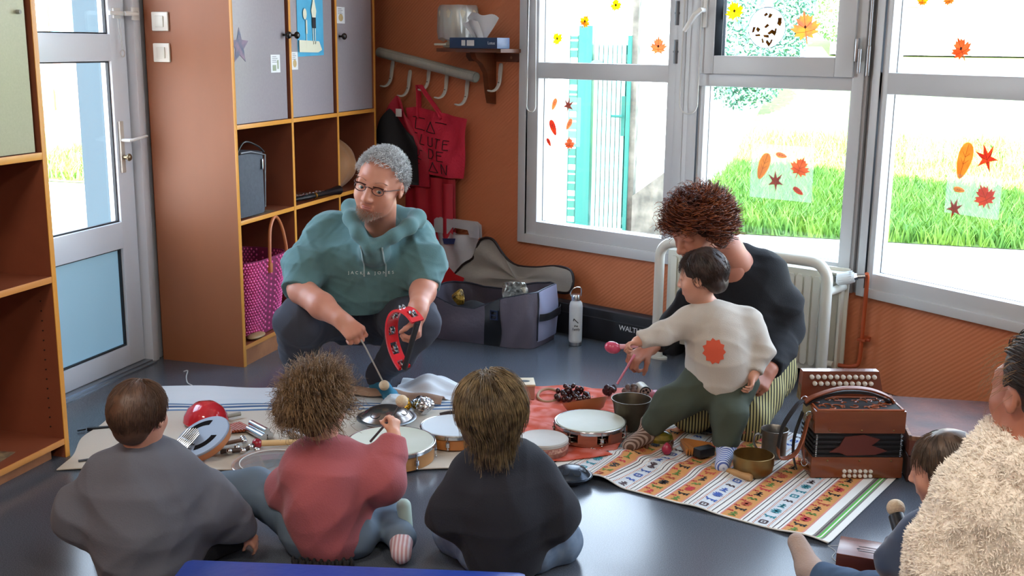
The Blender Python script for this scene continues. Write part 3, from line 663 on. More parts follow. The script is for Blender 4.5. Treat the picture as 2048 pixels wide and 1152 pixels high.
# tissue box
TB = wthing('tissue_box', 'navy blue tissue box with a white tissue sticking out, on the wooden shelf', 'tissue box', .680, 1.303, .190)
b = MB(); b.box((-.150, -.045, 0), (.150, .045, .050), .003); b.build('carton', mat('navy_carton', '24426E', rough=.35, noise=.4, nscale=8, col2='1B3358'), TB)
b = MB(); b.box((-.072, -.0456, .012), (-.048, -.045, .038)); b.box((-.038, -.0456, .012), (.008, -.045, .038)); b.build('white_print', M_card, TB, smooth=False)
lettering('Lotus', .020, mat('print_white', 'E4EAF2', rough=.4), TB, (.115, -.0458, .025), (R(90), 0, 0), ext=.0003)
b = MB()
b.grid(lambda u, v: ((-.075 + .15 * u) * (.55 + .75 * v) + .01 + .02 * v, .012 * math.sin(6 * u + 2 * v) - .02 * v, .05 + .12 * v * (1 - .55 * abs(u - .45)) + .012 * math.sin(9 * u) * v), 16, 8, .0006)
b.grid(lambda u, v: ((-.05 + .10 * u) * (.8 + .5 * v) - .045 * v, -.01 + .018 * math.sin(5 * u + 1), .05 + .085 * v * (1 - .4 * abs(u - .6))), 12, 6, .0006)
b.build('tissue', mat('tissue_white', 'DDE2E8', rough=.9), TB)

# tote bag
TT = wthing('tote_bag', 'red cotton tote bag with black art nouveau lettering hanging from a coat hook', 'tote bag', .29, .66, .075)
M_red = mat('red_cotton', 'DC2E4C', rough=.8, noise=.3, nscale=7, col2='C4243F', bump=.3, bscale=90)
def totef(u, v, s_=1):
    x = -.205 + .40 * u + .02 * v * (u - .2) - .02 * (1 - v) * (u - .5); z = .0 + .345 * v - .055 * v * abs(u - .15) * 1.0 + .05 * (1 - v) * (1 - u) - .02 * math.sin(PI * u) * (1 - v)
    y = -s_ * (.030 * math.sin(PI * u) ** .6 * (1 - .8 * v) * (.4 + math.sin(PI * (v * .9 + .1)))) + .006 * math.sin(14 * u + 5 * v) + .005 * math.sin(23 * u - 7 * v)
    return (x, y, z)
b = MB(); b.grid(lambda u, v: totef(u, v, 1), 34, 26); b.grid(lambda u, v: totef(1 - u, v, -1), 34, 26); b.build('bag_body', M_red, TT)
hz = 1.245 - .134 - .66
for sy in (-.008, .008):
    b = MB()
    hx = .173 - .29 - .012
    for x0 in (-.12, .03):
        pts = spline([(hx + .006 + (.008 if x0 > 0 else -.008), .0 + sy, hz + .005), (hx * .6 + x0 * .4, sy, .405), (x0, sy - .004, .315), (x0 + .004, sy - .006, .29)], 5); b.tube(pts, .011, 8, flat=.2)
    b.build('handle', M_red, TT)
M_blk = mat('black_print', '1A1014', rough=.7)
def tpos(u, v): p = totef(u, v, 1); return (p[0], p[1] - .0035, p[2])
def strokes(mb, segs, ox, oz, w, h, r=.0022):
    for s_ in segs:
        pts = []
        P = [(ox + x * w, oz + y * h) for x, y in s_]
        for i in range(len(P) - 1):
            for k in range(5): t = k / 5; pts.append((P[i][0] * (1 - t) + P[i + 1][0] * t, P[i][1] * (1 - t) + P[i + 1][1] * t))
        pts.append(P[-1]); mb.tube([tpos(min(1, max(0, x)), min(1, max(0, y))) for x, y in pts], r, 5)
L_ = {'L': [[(0, 1), (0, 0), (.8, 0)]], 'A': [[(0, 0), (.45, 1), (.9, 0), (0, .02)]], 'F': [[(0, 0), (0, 1), (.7, 1)], [(0, .6), (.5, .6)]], 'U': [[(0, 1), (0, .1), (.3, 0), (.7, .1), (.7, 1)]],
      'T': [[(.4, 0), (.4, 1)], [(0, 1), (.9, 1)]], 'E': [[(.7, 0), (0, 0), (0, 1), (.7, 1)], [(0, .6), (.55, .6)]], 'D': [[(0, 0), (0, 1), (.5, .95), (.8, .5), (.5, .05), (0, 0)]],
      'P': [[(0, -.1), (.05, 1), (.7, .9), (.7, .5), (.1, .4)]], 'N': [[(0, 0), (0, 1), (.7, 0), (.7, 1)]]}
b = MB()
for txt, ox, oz, w, h, st in (('LA', .18, .66, .17, .17, .19), ('FLUTE', .14, .44, .10, .15, .135), ('DE', .42, .25, .13, .15, .18), ('PAN', .22, .05, .16, .16, .22)):
    for i, ch in enumerate(txt): strokes(b, L_[ch], ox + i * st, oz, w, h)
strokes(b, [[(.5, 0), (.5, 1)], [(.1, .6), (.9, .6)], [(0, -.4), (.5, 0)]], .24, .27, .1, .12); strokes(b, [[(0, 0), (1, .0)]], .12, .84, .18, .1); strokes(b, [[(0, 0), (1, 0)]], .52, .84, .16, .1)
b.build('printed_lettering', M_blk, TT)

# coats: one SDF-free draped shell each
def drape(u, v, prof, wav, dep): return None
CT = wthing('winter_coat', 'red coat with black lining hanging on the second coat hook', 'coat', .035, .62, .05)
M_redc = mat('red_coat_fabric', 'CC2A42', rough=.6, noise=.3, nscale=5, col2='8E172A', bump=.25, bscale=60)
def coatf(u, v, k=1.0):
    top = .44 - .20 * abs(u - .52) ** 1.1 * 2.0
    x = (-.285 + .50 * u) * (.50 + .50 * min(1, (1 - v) * 2.6)) + .01
    return (x, -.05 * math.sin(PI * u) * k - .014 * math.sin(13 * u + 4 * v) - .02 - .03 * (1 - v), top * v + (-.02) * (1 - v))
b = MB(); b.grid(lambda u, v: coatf(u, v), 36, 24, .012); b.build('outer_shell', M_redc, CT)
b = MB(); b.grid(lambda u, v: (lambda p: (p[0], p[1] - .012 - .02 * math.sin(PI * u), p[2]))(coatf(.14 + .74 * u, .02 + .84 * v * (1 - .20 * abs(u - .5)), 1.05)), 26, 20, .006); b.build('lining', mat('black_lining', '14161C', rough=.7), CT)
b = MB(); b.box((.045, -.108, .335), (.085, -.104, .375), .001); b.build('collar_tag', M_card, CT)
CT2 = wthing('rain_coat', 'long dark red coat hanging low behind the tote bag', 'coat', .26, .17, .03)
b = MB(); b.grid(lambda u, v: ((-.24 + .38 * u) * (1.0 - .08 * v) + .02, -.03 - .03 * math.sin(PI * u) - .007 * math.sin(20 * u + 2 * v) - .006 * math.sin(9 * u), .0 + .48 * v), 48, 16, .012); b.build('coat_body', mat('deep_red_fabric', 'C02438', rough=.6, noise=.4, nscale=4, col2='9E1A2C'), CT2)
b = MB(); b.tube([(.10, -.072, .02), (.105, -.070, .46)], .004, 6); b.build('zip', mat('dark_zip', '4A0E18', rough=.6), CT2)
b = MB(); b.tube(spline([(-.15, -.06, .44), (-.18, -.065, .30), (-.17, -.075, .10)]), [.045] * 13, 12, flat=.6) if False else b.grid(lambda u, v: (.085 + .075 * u, -.062 - .025 * math.sin(PI * u), .02 + .44 * v), 10, 10, .01); b.build('sleeve', mat('deep_red_sleeve', 'AE1C30', rough=.6), CT2)

# blind cords
for k, (u0, u1, zb, lb) in enumerate(((.871, .924, 1.012, 'white blind cord loop hanging left of the left window'), (1.712, 1.800, 1.042, 'white blind cord loop hanging between the left and middle windows'))):
    c = (u0 + u1) / 2; r = (u1 - u0) / 2; b = MB()
    b.tube([(u0 + .012, -.065, 2.1), (u0, -.065, zb + r)] + [(c - r * math.cos(a), -.065, zb + r - r * math.sin(a)) for a in [PI * i / 14 for i in range(1, 14)]] + [(u1, -.065, zb + r), (u1 - .012 if k == 0 else u1 + .0, -.065, 2.1)], .0034, 8)
    o = b.build('blind_cord', mat('cord_bead_white', 'D6D8D6', rough=.4), None, loc=tuple(W1O), rotz=Q1); props(o, lb, 'cord', 'blind cords')
    b = MB(); b.box((c - .03, -.08, 2.09), (c + .03, -.0, 2.14), .004); b.build('cord_bracket', M_white, o)

# radiator
RD = wthing('radiator', 'cream ribbed panel radiator under the middle window, behind the woman', 'radiator', 1.724, .05, .06)
M_rad = mat('cream_enamel', 'D9D7CA', rough=.35)
b = MB(); b.box((0, -.065, 0), (.72, -.055, .412), .003); b.box((.0, -.01, 0), (.80, .0, .425), .004); b.box((0, -.06, .405), (.78, -.005, .412)); b.box((0, -.058, .0), (.01, -.005, .41)); b.box((.775, -.04, .02), (.785, -.005, .40)); b.build('panel', M_rad, RD)
b = MB()
for i in range(19):
    x = .022 + i * .0365
    b.prism([(x, .035), (x + .006, .025), (x + .022, .025), (x + .028, .035), (x + .028, .378), (x + .022, .388), (x + .006, .388), (x, .378)], -.075, -.065, axis='y')
b.build('rib', M_rad, RD, auto=20)
VL = wthing('radiator_valve', 'white thermostatic valve with chrome nut at the right end of the radiator', 'valve', 2.545, .452, .13)
b = MB(); b.M = rotv('Z', R(18)); b.tube([(-.045, 0, -.008), (-.04, 0, -.008), (.0, 0, 0), (.022, 0, .004)], [.017, .024, .026, .020], 20)
for i in range(16):
    a = 2 * PI * i / 16; b.tube([(-.035, .0235 * math.cos(a), -.008 + .0235 * math.sin(a)), (.012, .0235 * math.cos(a), .004 + .0235 * math.sin(a))], .0022, 5)
b.build('thermostat_head', mat('valve_white', 'DDE4E8', rough=.35), VL)
b = MB(); b.M = rotv('Z', R(18)); b.cyl((-.049, 0, -.009), (-.044, 0, -.009), .012); b.build('dial_cap', M_black, VL)
b = MB(); b.M = rotv('Z', R(18)); b.cyl((.022, 0, .004), (.034, 0, .008), .014, n=8); b.cyl((.034, 0, .008), (.062, .0, .012), .009); b.build('chrome_nut', M_steel, VL)
PP = wthing('heating_pipe', 'orange painted heating pipe running down the wall beside the radiator', 'pipe', 2.60, .0, .05)
b = MB(); b.tube([(0, -.04, .47), (.0, -.03, .455), (-.004, -.02, .40), (-.010, -.015, .13)] + spline([(-.010, -.015, .13), (-.018, -.015, .095), (-.05, -.02, .082), (-.10, -.03, .082)], 5)[1:], .0085, 12); b.build('pipe_run', mat('orange_paint_gloss', 'B5532F', rough=.35), PP)
b = MB(); b.box((-.022, -.03, .195), (.010, .05, .205), .002); b.cyl((.010, -.01, .20), (.022, -.01, .20), .006); b.build('pipe_clip', mat('orange_paint_clip', 'A84B2A', rough=.4), PP)
b = MB(); b.cyl((-.135, -.06, .088), (-.10, -.06, .088), .014); b.build('return_valve', mat('cream_valve', 'C9C4B4', rough=.4), PP)
# guard rail
GR = wthing('radiator_guard', 'white tubular guard rail bent around the radiator', 'guard rail', 1.745, .0, .225)
b = MB(); r_ = .07; X1 = .757; H1 = .515
b.tube([(0, 0, .01), (0, 0, H1 - r_)] + [(r_ - r_ * math.cos(a), 0, H1 - r_ + r_ * math.sin(a)) for a in [PI / 2 * i / 7 for i in range(1, 8)]] + [(X1 - r_ + r_ * math.sin(a), 0, H1 - r_ + r_ * math.cos(a)) for a in [PI / 2 * i / 7 for i in range(0, 8)]] + [(X1, 0, .01)], .0215, 16); b.build('bent_tube', mat('white_gloss_tube', 'DCDCD2', rough=.28), GR)
for x in (0, X1):
    b = MB(); b.prism([(x + .055 * math.cos(a * PI / 12), .028 * math.sin(a * PI / 12)) for a in range(24)], 0, .008); b.lathe([(.030, .006), (.026, .03), (.022, .04)], 20, (x, 0, 0)); b.build('foot_plate', bpy.data.materials['white_gloss_tube'], GR)
    if x == 0:
        b = MB(); b.cyl((-.04, 0, .008), (-.04, 0, .0095), .006, n=10); b.build('bolt_hole', M_black, GR)
for x in (X1,):
    b = MB(); b.cyl((x, 0, .40), (x, .17, .40), .016, n=12); b.build('wall_stay', bpy.data.materials['white_gloss_tube'], GR)
# ------------------------------------------------------------------ bags by the wall
M_duf = mat('grey_nylon', '625C68', rough=.6, noise=.4, nscale=5, col2='524C58', bump=.25, bscale=40)
DF = thing('duffel_bag', 'large open grey duffel bag with a black buckle strap beside the white bottle', 'duffel bag', (-1.53, 4.80, 0), R(-8))
def dsec(a, t):
    c, s_ = math.cos(a), math.sin(a); e = .42; x = .285 * math.copysign(abs(c) ** e, c); y = .16 * math.copysign(abs(s_) ** e, s_)
    sag = .068 * math.exp(-((x + .03) / .15) ** 2) * (1 if y < 0 else .5)
    z = t * (.222 + .030 * (x / .285 if x > 0 else x / .5) - sag); k = 1 + .05 * math.sin(PI * t)
    return (x * k + .004 * math.sin(9 * a + 5 * t), y * k + .005 * math.sin(11 * a - 7 * t), z + .002)
b = MB(); b.grid(lambda u, v: dsec(2 * PI * u, v), 72, 10, -.004); b.prism([dsec(2 * PI * i / 40, 0)[:2] for i in range(40)], .002, .006); b.build('bag_shell', M_duf, DF)
b = MB(); b.grid(lambda u, v: (lambda p: (p[0] + .006, p[1], p[2]))(dsec(-.38 + .76 * u, .10 + .90 * v)), 14, 8, -.002); b.build('end_panel', mat('pale_grey_nylon', '8E90A8', rough=.5), DF)
b = MB(); b.tube([dsec(2 * PI * i / 60, 1.0) for i in range(60)], .0045, 6, closed=True); b.tube([(p[0] + .006, p[1], p[2]) for p in [dsec(-.38, t / 8) for t in range(1, 9)]], .004, 6); b.build('piping', mat('dark_navy_trim', '1E222E', rough=.5), DF)
b = MB(); b.grid(lambda u, v: (lambda p: (p[0], p[1] - .006, p[2]))(dsec(-PI / 2 - .10 + .14 * u + .12, v)), 3, 10, -.002); st = b.build('strap', M_black, DF)
p_ = dsec(-PI / 2 + .09, .72); b = MB(); ring(b, p_[0] - .019, p_[0] + .019, p_[2] - .022, p_[2] + .022, .006, p_[1] - .016, p_[1] - .008, .001); b.box((p_[0] - .016, p_[1] - .014, p_[2] - .003), (p_[0] + .016, p_[1] - .008, p_[2] + .003)); b.build('buckle', mat('navy_plastic', '26304A', rough=.3), st)
b = MB(); b.grid(lambda u, v: (lambda p: (p[0] + .018 + .012 * math.sin(PI * u), p[1], p[2]))(dsec(-.42 + .80 * u, .50 + .13 * v)), 12, 3, -.003); b.build('end_handle', M_black, DF)
b = MB(); b.grid(lambda u, v: (-.26 + .50 * u, -.12 + .25 * v, .10 + .05 * math.sin(PI * u) * math.sin(PI * v) + .012 * math.sin(16 * u + 5 * v)), 20, 12); b.build('inner_lining', mat('black_lining2', '0E1014', rough=.8), DF)
LD = [(.475, .16), (.53, .235), (.585, .275), (.612, .345), (.633, .375), (.673, .386), (.708, .374), (.745, .33), (.79, .288), (.855, .266), (.966, .273), (1.06, .292), (1.126, .298), (1.175, .292), (1.203, .265), (1.210, .225), (1.195, .192), (1.155, .182), (1.058, .17), (.896, .10), (.70, .08), (.56, .10)]
def lidp(u, z, o_=0.0):
    g = Vector(w1(u, .115 + .03 * math.sin(5 * u) + .25 * max(0, .28 - z) + o_, z)); q = g - Vector((-1.53, 4.80, 0)); a = -R(-8); return (q.x * math.cos(a) - q.y * math.sin(a), q.x * math.sin(a) + q.y * math.cos(a), q.z)
LS = [(p[0], p[1]) for p in spline([(a, c, 0) for a, c in LD + LD[:1]], 3)[:-1]]
b = MB(); cu, cz = .86, .20; k = len(LS)
ringv = []
for r_ in (1.0, .75, .5, .25): ringv += [lidp(cu + (a - cu) * r_, cz + (c - cz) * r_, .010 * math.sin(3 * a * r_ + 40 * c)) for a, c in LS]
ringv.append(lidp(cu, cz)); fs = []
for j in range(3): fs += [(j * k + i, j * k + (i + 1) % k, (j + 1) * k + (i + 1) % k, (j + 1) * k + i) for i in range(k)]
fs += [(3 * k + i, 3 * k + (i + 1) % k, 4 * k) for i in range(k)]
b.add(ringv, fs); b.build('lid_lining', mat('silver_grey_lining', 'AAA7A0', rough=.6, noise=.4, nscale=6, col2='8E8C88', bump=.3, bscale=30), DF)
b = MB(); b.tube([lidp(a, c) for a, c in LS], .0065, 8, closed=True); b.build('lid_piping', mat('black_maroon_trim', '1C1216', rough=.5), DF)
def crumple(name, label, cat, loc, r, m, seed, n=26, amp=.35, rotz=0):
    rr = random.Random(seed); b = bmesh.new(); bmesh.ops.create_icosphere(b, subdivisions=4, radius=1)
    dirs = [(Vector((rr.gauss(0, 1), rr.gauss(0, 1), rr.gauss(0, 1))).normalized(), rr.uniform(.55, 1.0)) for _ in range(n)]
    for v in b.verts:
        d = v.co.normalized(); k = min([h_ / max(.3, d.dot(q)) for q, h_ in dirs if d.dot(q) > .3] + [1.15]); k *= 1 + amp * .2 * rr.uniform(-1, 1) * .5
        v.co = Vector((d.x * r[0], d.y * r[1], d.z * r[2])) * k
    mn = min(v.co.z for v in b.verts)
    for v in b.verts: v.co.z -= mn
    mb = MB(); mb.bm(b); o = mb.build(name, m, None, loc=loc, rotz=rotz, smooth=False); props(o, label, cat); return o
M_foil = mat('silver_foil', 'C8CCD2', rough=.16, metal=1.0)
crumple('foil_blanket', 'crumpled patterned silver wrap inside the open duffel bag', 'wrap', (-1.41, 4.82, .100), (.075, .05, .095), mat('patterned_wrap', 'C4C6BE', rough=.3, metal=.7, noise=.9, nscale=45, col2='5E625E'), 3)
crumple('snack_packet', 'small gold and black packet inside the left end of the duffel bag', 'packet', (-1.68, 4.80, .13), (.035, .03, .05), mat('gold_packet', 'C49A3C', rough=.35, noise=.9, nscale=40, col2='1E1A14'), 4)
# supermarket bag
PB = wthing('plastic_bag', 'white translucent plastic carrier bag with a red print behind the duffel bag', 'plastic bag', .455, .02, .10)
M_pl = mat('milky_plastic', 'E6ECF4', rough=.35, alpha=.62, noise=.5, nscale=9, col2='C4CCD8')
def pbf(u, v, s_): return (-.155 + .31 * u * (1 - .06 * v) + .01 * v, -s_ * .055 * math.sin(PI * u) * (1 - .7 * v) - .010 * math.sin(15 * u + 6 * v) - .008 * math.sin(7 * u - 9 * v), .36 * v)
b = MB(); b.grid(lambda u, v: pbf(u, v, 1), 30, 20); b.grid(lambda u, v: pbf(u, v, -1), 30, 20); b.build('bag_body', M_pl, PB)
for s_ in (1, -1):
    b = MB(); y = -.012 * s_; b.prism([(-.15, .355), (-.148, .42), (-.13, .432), (.13, .435), (.155, .42), (.16, .355), (.10, .355), (.085, .39), (-.02, .392), (-.055, .355)], y - .0015, y, axis='y'); b.build('handle_loop', M_pl, PB)
b = MB(); b.prism([(-.13 + .0, .20), (-.09, .17), (-.04, .19), (.01, .205), (.06, .17), (.12, .16), (.10, .10), (.06, .12), (.04, .05), (.0, .02), (-.05, .06), (-.09, .10), (-.12, .13)], -.0775, -.0765, axis='y'); b.build('red_print', mat('red_print', 'C8242C', rough=.5), PB, smooth=False)
b = MB(); b.prism([(-.06, .335), (.03, .345), (.02, .315), (-.05, .308)], -.045, -.044, axis='y'); b.build('blue_print', mat('navy_print', '2A3A6E', rough=.5), PB, smooth=False)
# bottle
BT = thing('drinking_bottle', 'white steel drinking bottle with a loop lid standing beside the duffel bag', 'bottle', (-1.112, 4.765, 0), TH)
b = MB(); b.lathe([(.026, .0), (.0285, .003), (.0285, .020), (.030, .022), (.030, .180), (.027, .196), (.021, .204), (.019, .206), (.0, .207)], 36); b.build('bottle_body', mat('white_powder_coat', 'C9CDCF', rough=.4), BT)
b = MB(); b.lathe([(.0262, -.0005), (.0290, .003), (.0290, .016), (.028, .0165)], 36); b.build('base_ring', M_brushed, BT)
b = MB(); b.lathe([(.019, .206), (.0215, .208), (.0215, .230), (.019, .234), (0, .235)], 30); lid = b.build('screw_lid', M_steel, BT)
b = MB(); b.tube(spline([(-.021, 0, .222), (-.026, 0, .240), (-.010, 0, .262), (.012, 0, .266), (.0225, 0, .255), (.021, 0, .225)], 5), .0028, 8); b.build('carry_loop', M_steel, lid)
M_ink2 = mat('black_ink', '202226', rough=.6)
b = MB()
b.M = Matrix()
for pts in ([(-.010, .128), (.010, .108)], [(-.010, .128), (-.012, .118)]):
    b.tube([(x, -.0305 - .0 * x, z) for x, z in pts], .0018, 6)
b.build('printed_emblem', M_ink2, BT)
lettering('the', .014, M_ink2, BT, (0, -.0312, .095), (R(90), 0, 0)); lettering('Family', .017, M_ink2, BT, (.001, -.0312, .080), (R(90), 0, 0), sx=.8)
# WALTHER case
WC = wthing('keyboard_case', 'long black case with white block lettering lying along the wall behind the bottle', 'case', 1.02, 0, .115)
b = MB(); b.box((0, -.045, 0), (.78, .035, .145), .012); b.build('case_body', mat('black_nylon_case', '1D1F25', rough=.6), WC); lettering('WALTHER', .034, M_card, WC, (.560, -.0465, .080), (R(90), 0, 0), space=.95)
b = MB(); b.tube([(.0, -.046, .105), (.78, -.046, .105)], .002, 6); b.build('zip', mat('zip_dark', '3A3C42', rough=.4), WC)

# ------------------------------------------------------------------ cloths on the floor
def cloth_mat(name, stripes):
    m = mat(name, 'D5D3CC', rough=.9, bump=.12, bscale=300); n = m.node_tree.nodes; l = m.node_tree.links
    tc = n.new('ShaderNodeTexCoord'); sp = n.new('ShaderNodeSeparateXYZ'); r = n.new('ShaderNodeValToRGB'); r.color_ramp.interpolation = 'CONSTANT'
    mr = n.new('ShaderNodeMapRange'); mr.inputs['From Min'].default_value = 0; mr.inputs['From Max'].default_value = 1.0
    l.new(tc.outputs['Object'], sp.inputs[0]); l.new(sp.outputs['Y'], mr.inputs['Value']); l.new(mr.outputs['Result'], r.inputs['Fac']); l.new(r.outputs['Color'], n['Principled BSDF'].inputs['Base Color'])
    e = r.color_ramp.elements
    for i, (p, c) in enumerate(stripes):
        x = e[i] if i < 2 else e.new(p)
        x.position = p; x.color = (*hexc(c), 1)
    return m
WCL = MB(); 
def wcz(x, y): return .004 + .004 * (math.sin(17 * x + 3 * math.sin(9 * y)) + 1) * .5 + .005 * max(0, math.sin(31 * y + 2 * x)) * (1 if y > .72 else .25)
WCL.grid(lambda u, v: (1.27 * u + .012 * math.sin(14 * v), .86 * v + .010 * math.sin(13 * u) - .02 * u, wcz(1.27 * u, .86 * v)), 90, 60, .003)
o = WCL.build('striped_sheet', cloth_mat('white_cotton_blue_stripes', [(0, 'C2B8AA'), (.565, '4E6E92'), (.580, 'CFCFCB'), (.598, '3E5A80'), (.618, 'CFCFCB'), (.632, '4E6E92'), (.645, 'CDD3D8'), (.70, 'D2D6DA')]), None, loc=(-2.30, 2.76, 0), rotz=R(19.6)); props(o, 'large white cotton sheet with blue stripes spread under the instruments on the left', 'sheet')
b = MB(); b.grid(lambda u, v: (-.15 + .30 * u, -.11 + .22 * v, .012 + .055 * math.exp(-((u - .45) / .22) ** 2 - ((v - .62) / .3) ** 2) + .006 * math.sin(12 * u + 8 * v) + .004 * math.sin(23 * v)), 30, 24, .003)
o = b.build('folded_cloth', mat('white_cotton', 'D3D6DA', rough=.9), None, loc=(-1.47, 3.90, 0), rotz=R(5)); props(o, 'white cloth bunched up beside the man and his blue sock', 'cloth')
b = MB(); b.grid(lambda u, v: (-.20 + .40 * u, -.035 + .07 * v + .02 * math.sin(5 * u), .018 + .020 * math.sin(PI * v) + .004 * math.sin(17 * u)), 30, 10, .003)
o = b.build('rolled_cloth', mat('tan_linen', 'A88A74', rough=.9, noise=.4, nscale=10, col2='8E7060'), None, loc=(-1.58, 3.76, 0), rotz=R(6)); props(o, 'narrow tan cloth roll along the back edge behind the silver tongue drum', 'cloth')
def batik(name, c1, c2, sc):
    m = mat(name, c1, rough=.9); n = m.node_tree.nodes; l = m.node_tree.links
    tc = n.new('ShaderNodeTexCoord'); t = n.new('ShaderNodeTexVoronoi'); t.inputs['Scale'].default_value = sc; t.feature = 'SMOOTH_F1'
    nz = n.new('ShaderNodeTexNoise'); nz.inputs['Scale'].default_value = 18; nz.inputs['Detail'].default_value = 6
    mx = n.new('ShaderNodeMath'); mx.operation = 'MULTIPLY'; r = n.new('ShaderNodeValToRGB'); r.color_ramp.elements[0].position = .12; r.color_ramp.elements[1].position = .30
    r.color_ramp.elements[0].color = (*hexc(c1), 1); r.color_ramp.elements[1].color = (*hexc(c2), 1)
    l.new(tc.outputs['Object'], t.inputs['Vector']); l.new(tc.outputs['Object'], nz.inputs['Vector']); l.new(t.outputs['Distance'], mx.inputs[0]); l.new(nz.outputs['Fac'], mx.inputs[1]); l.new(mx.outputs[0], r.inputs['Fac']); l.new(r.outputs['Color'], n['Principled BSDF'].inputs['Base Color']); return m
OC = [(-1.17, 4.07), (-.66, 4.17), (-.66, 3.42), (-.98, 3.22)]
def quad(Q_, u, v): a, b_, c, d = [Vector((*q, 0)) for q in Q_]; return (a * (1 - u) + b_ * u) * (1 - v) + (d * (1 - u) + c * u) * v
def ocf(u, v):
    p = quad(OC, u, v) - Vector((-.87, 3.7, 0)); flat = math.exp(-(((p.x + .87 - .774) / 1) ** 2)) 
    w_ = .010 * max(0, math.sin(38 * p.y + 2.5 * math.sin(9 * p.x)) * (.3 + .9 * math.exp(-((v - .55) / .22) ** 2))) + .004 * math.sin(24 * p.x + 11 * p.y); return (p.x, p.y, .005 + .003 + w_ * 1.0)
b = MB(); b.grid(ocf, 60, 70, .003); o = b.build('orange_cloth', batik('orange_batik', 'D27A70', 'C24E34', 26), None, loc=(-.87, 3.7, 0)); props(o, 'wrinkled orange and pink patterned cloth under the frame drums in the centre', 'cloth')

# woven rug: local X from the right edge towards the left along the front edge, local Y away from the camera
RX, RY, RL_, RW_ = None, None, .93, .80
def rugz(x, y):
    k = max(0, min(1, (x - .30) / .25)); z = .0045 + .016 * k * max(0, math.sin(19 * x - 4 * y + .6)) ** 2 * math.exp(-((y - .1) / .45) ** 2) + .010 * max(0, math.sin(21 * y + 4 * x)) ** 2 * k * (1 if y > .22 else .3)
    z += .010 * math.exp(-((y) / .02) ** 2) * max(0, math.sin(9 * x + 1)) ** 6; return z
RGC = [('E3E1DC', 0), ('6E6A66', .022), ('4FAE3E', .028), ('6E6A66', .046), ('E0E0DE', .052)]
x = .080; bands = []
seq = [('o', .060), ('w', .030), ('t', .060), ('w', .030), ('o', .064), ('w', .032), ('b', .060), ('w', .030), ('o', .062), ('w', .028), ('o', .062), ('w', .030), ('b', .060), ('w', .026), ('o', .060), ('w', .03), ('t', .06), ('w', .03)]
for k_, w_ in seq:
    if x > .93: break
    bands.append((k_, x, min(.93, x + w_))); x += w_
RG = MB(); MATR = {}
rug_cols = {'white': 'DDDCD6', 'orange': 'C88C50', 'pink': 'C88478', 'line': '4A3A40', 'green': '58B048', 'grey': '7C7872', 'rust': 'B4523A', 'black': '26221F', 'red': 'B8343A', 'blue': '3E5AA0', 'teal': '3C8A98', 'leaf': '5C7A34', 'pale': 'C9CED2'}
rk = list(rug_cols); RM = [mat('woven_' + k, rug_cols[k], rough=.92, bump=.2, bscale=500) for k in rk]
def strip(x0, x1, key, dz=0.0, y0=0.0, y1=.80, n=80):
    RG.cur = rk.index(key); nn_ = max(1, int((x1 - x0) / .010))
    RG.grid(lambda u, v: (lambda X, Y: (-X, Y, rugz(X, Y) + dz))(x0 + (x1 - x0) * u, y0 + (y1 - y0) * v), nn_, n)
edges = [0, .020, .026, .030, .034, .040, .044, .048, .054, .080]; cols = ['white', 'grey', 'green', 'white', 'green', 'grey', 'line', 'grey', 'white']
for a_, b_, c_ in zip(edges, edges[1:], cols): strip(a_, b_, c_)
def glyph(kind, cx, cy, s_, key, z=.0009):
    RG.cur = rk.index(key); t = s_ * .085
    def seg(x0, y0, x1, y1, w_=t):
        d = Vector((x1 - x0, y1 - y0)); L = d.length; d /= L; nn_ = Vector((-d.y, d.x)) * w_; q = []
        for (px, py, sg) in ((x0, y0, 1), (x1, y1, 1), (x1, y1, -1), (x0, y0, -1)):
            X, Y = cx + (px + nn_.x * sg / s_) * s_, cy + (py + nn_.y * sg / s_) * s_; q.append((-X, Y, rugz(X, Y) + z))
        RG.add(q, [(0, 1, 2, 3), (3, 2, 1, 0)][:1])
    G = {0: [(-.4, 0, .4, 0), (.4, 0, .5, .25), (-.4, 0, -.45, -.3), (.2, 0, .25, -.3), (-.2, 0, -.15, -.28), (-.4, 0, -.5, .2)],      # animal
         1: [(0, -.4, 0, .4), (-.3, .1, .3, .1), (0, -.1, -.3, -.4), (0, -.1, .3, -.4), (-.15, .4, .15, .4)],                          # figure
         2: [(-.35, -.35, .35, .35), (-.35, .35, .35, -.35), (-.45, 0, .45, 0), (0, -.45, 0, .45), (-.2, -.4, .2, -.4), (-.2, .4, .2, .4)],   # sun
         3: [(-.4, -.2, -.2, .2), (-.2, .2, 0, -.2), (0, -.2, .2, .2), (.2, .2, .4, -.2)],                                             # wave
         4: [(-.3, -.3, .3, -.3), (.3, -.3, .3, .3), (.3, .3, -.3, .3), (-.3, .3, -.3, -.3), (0, -.1, 0, .1)]}[kind]
    for g_ in G: seg(*g_)
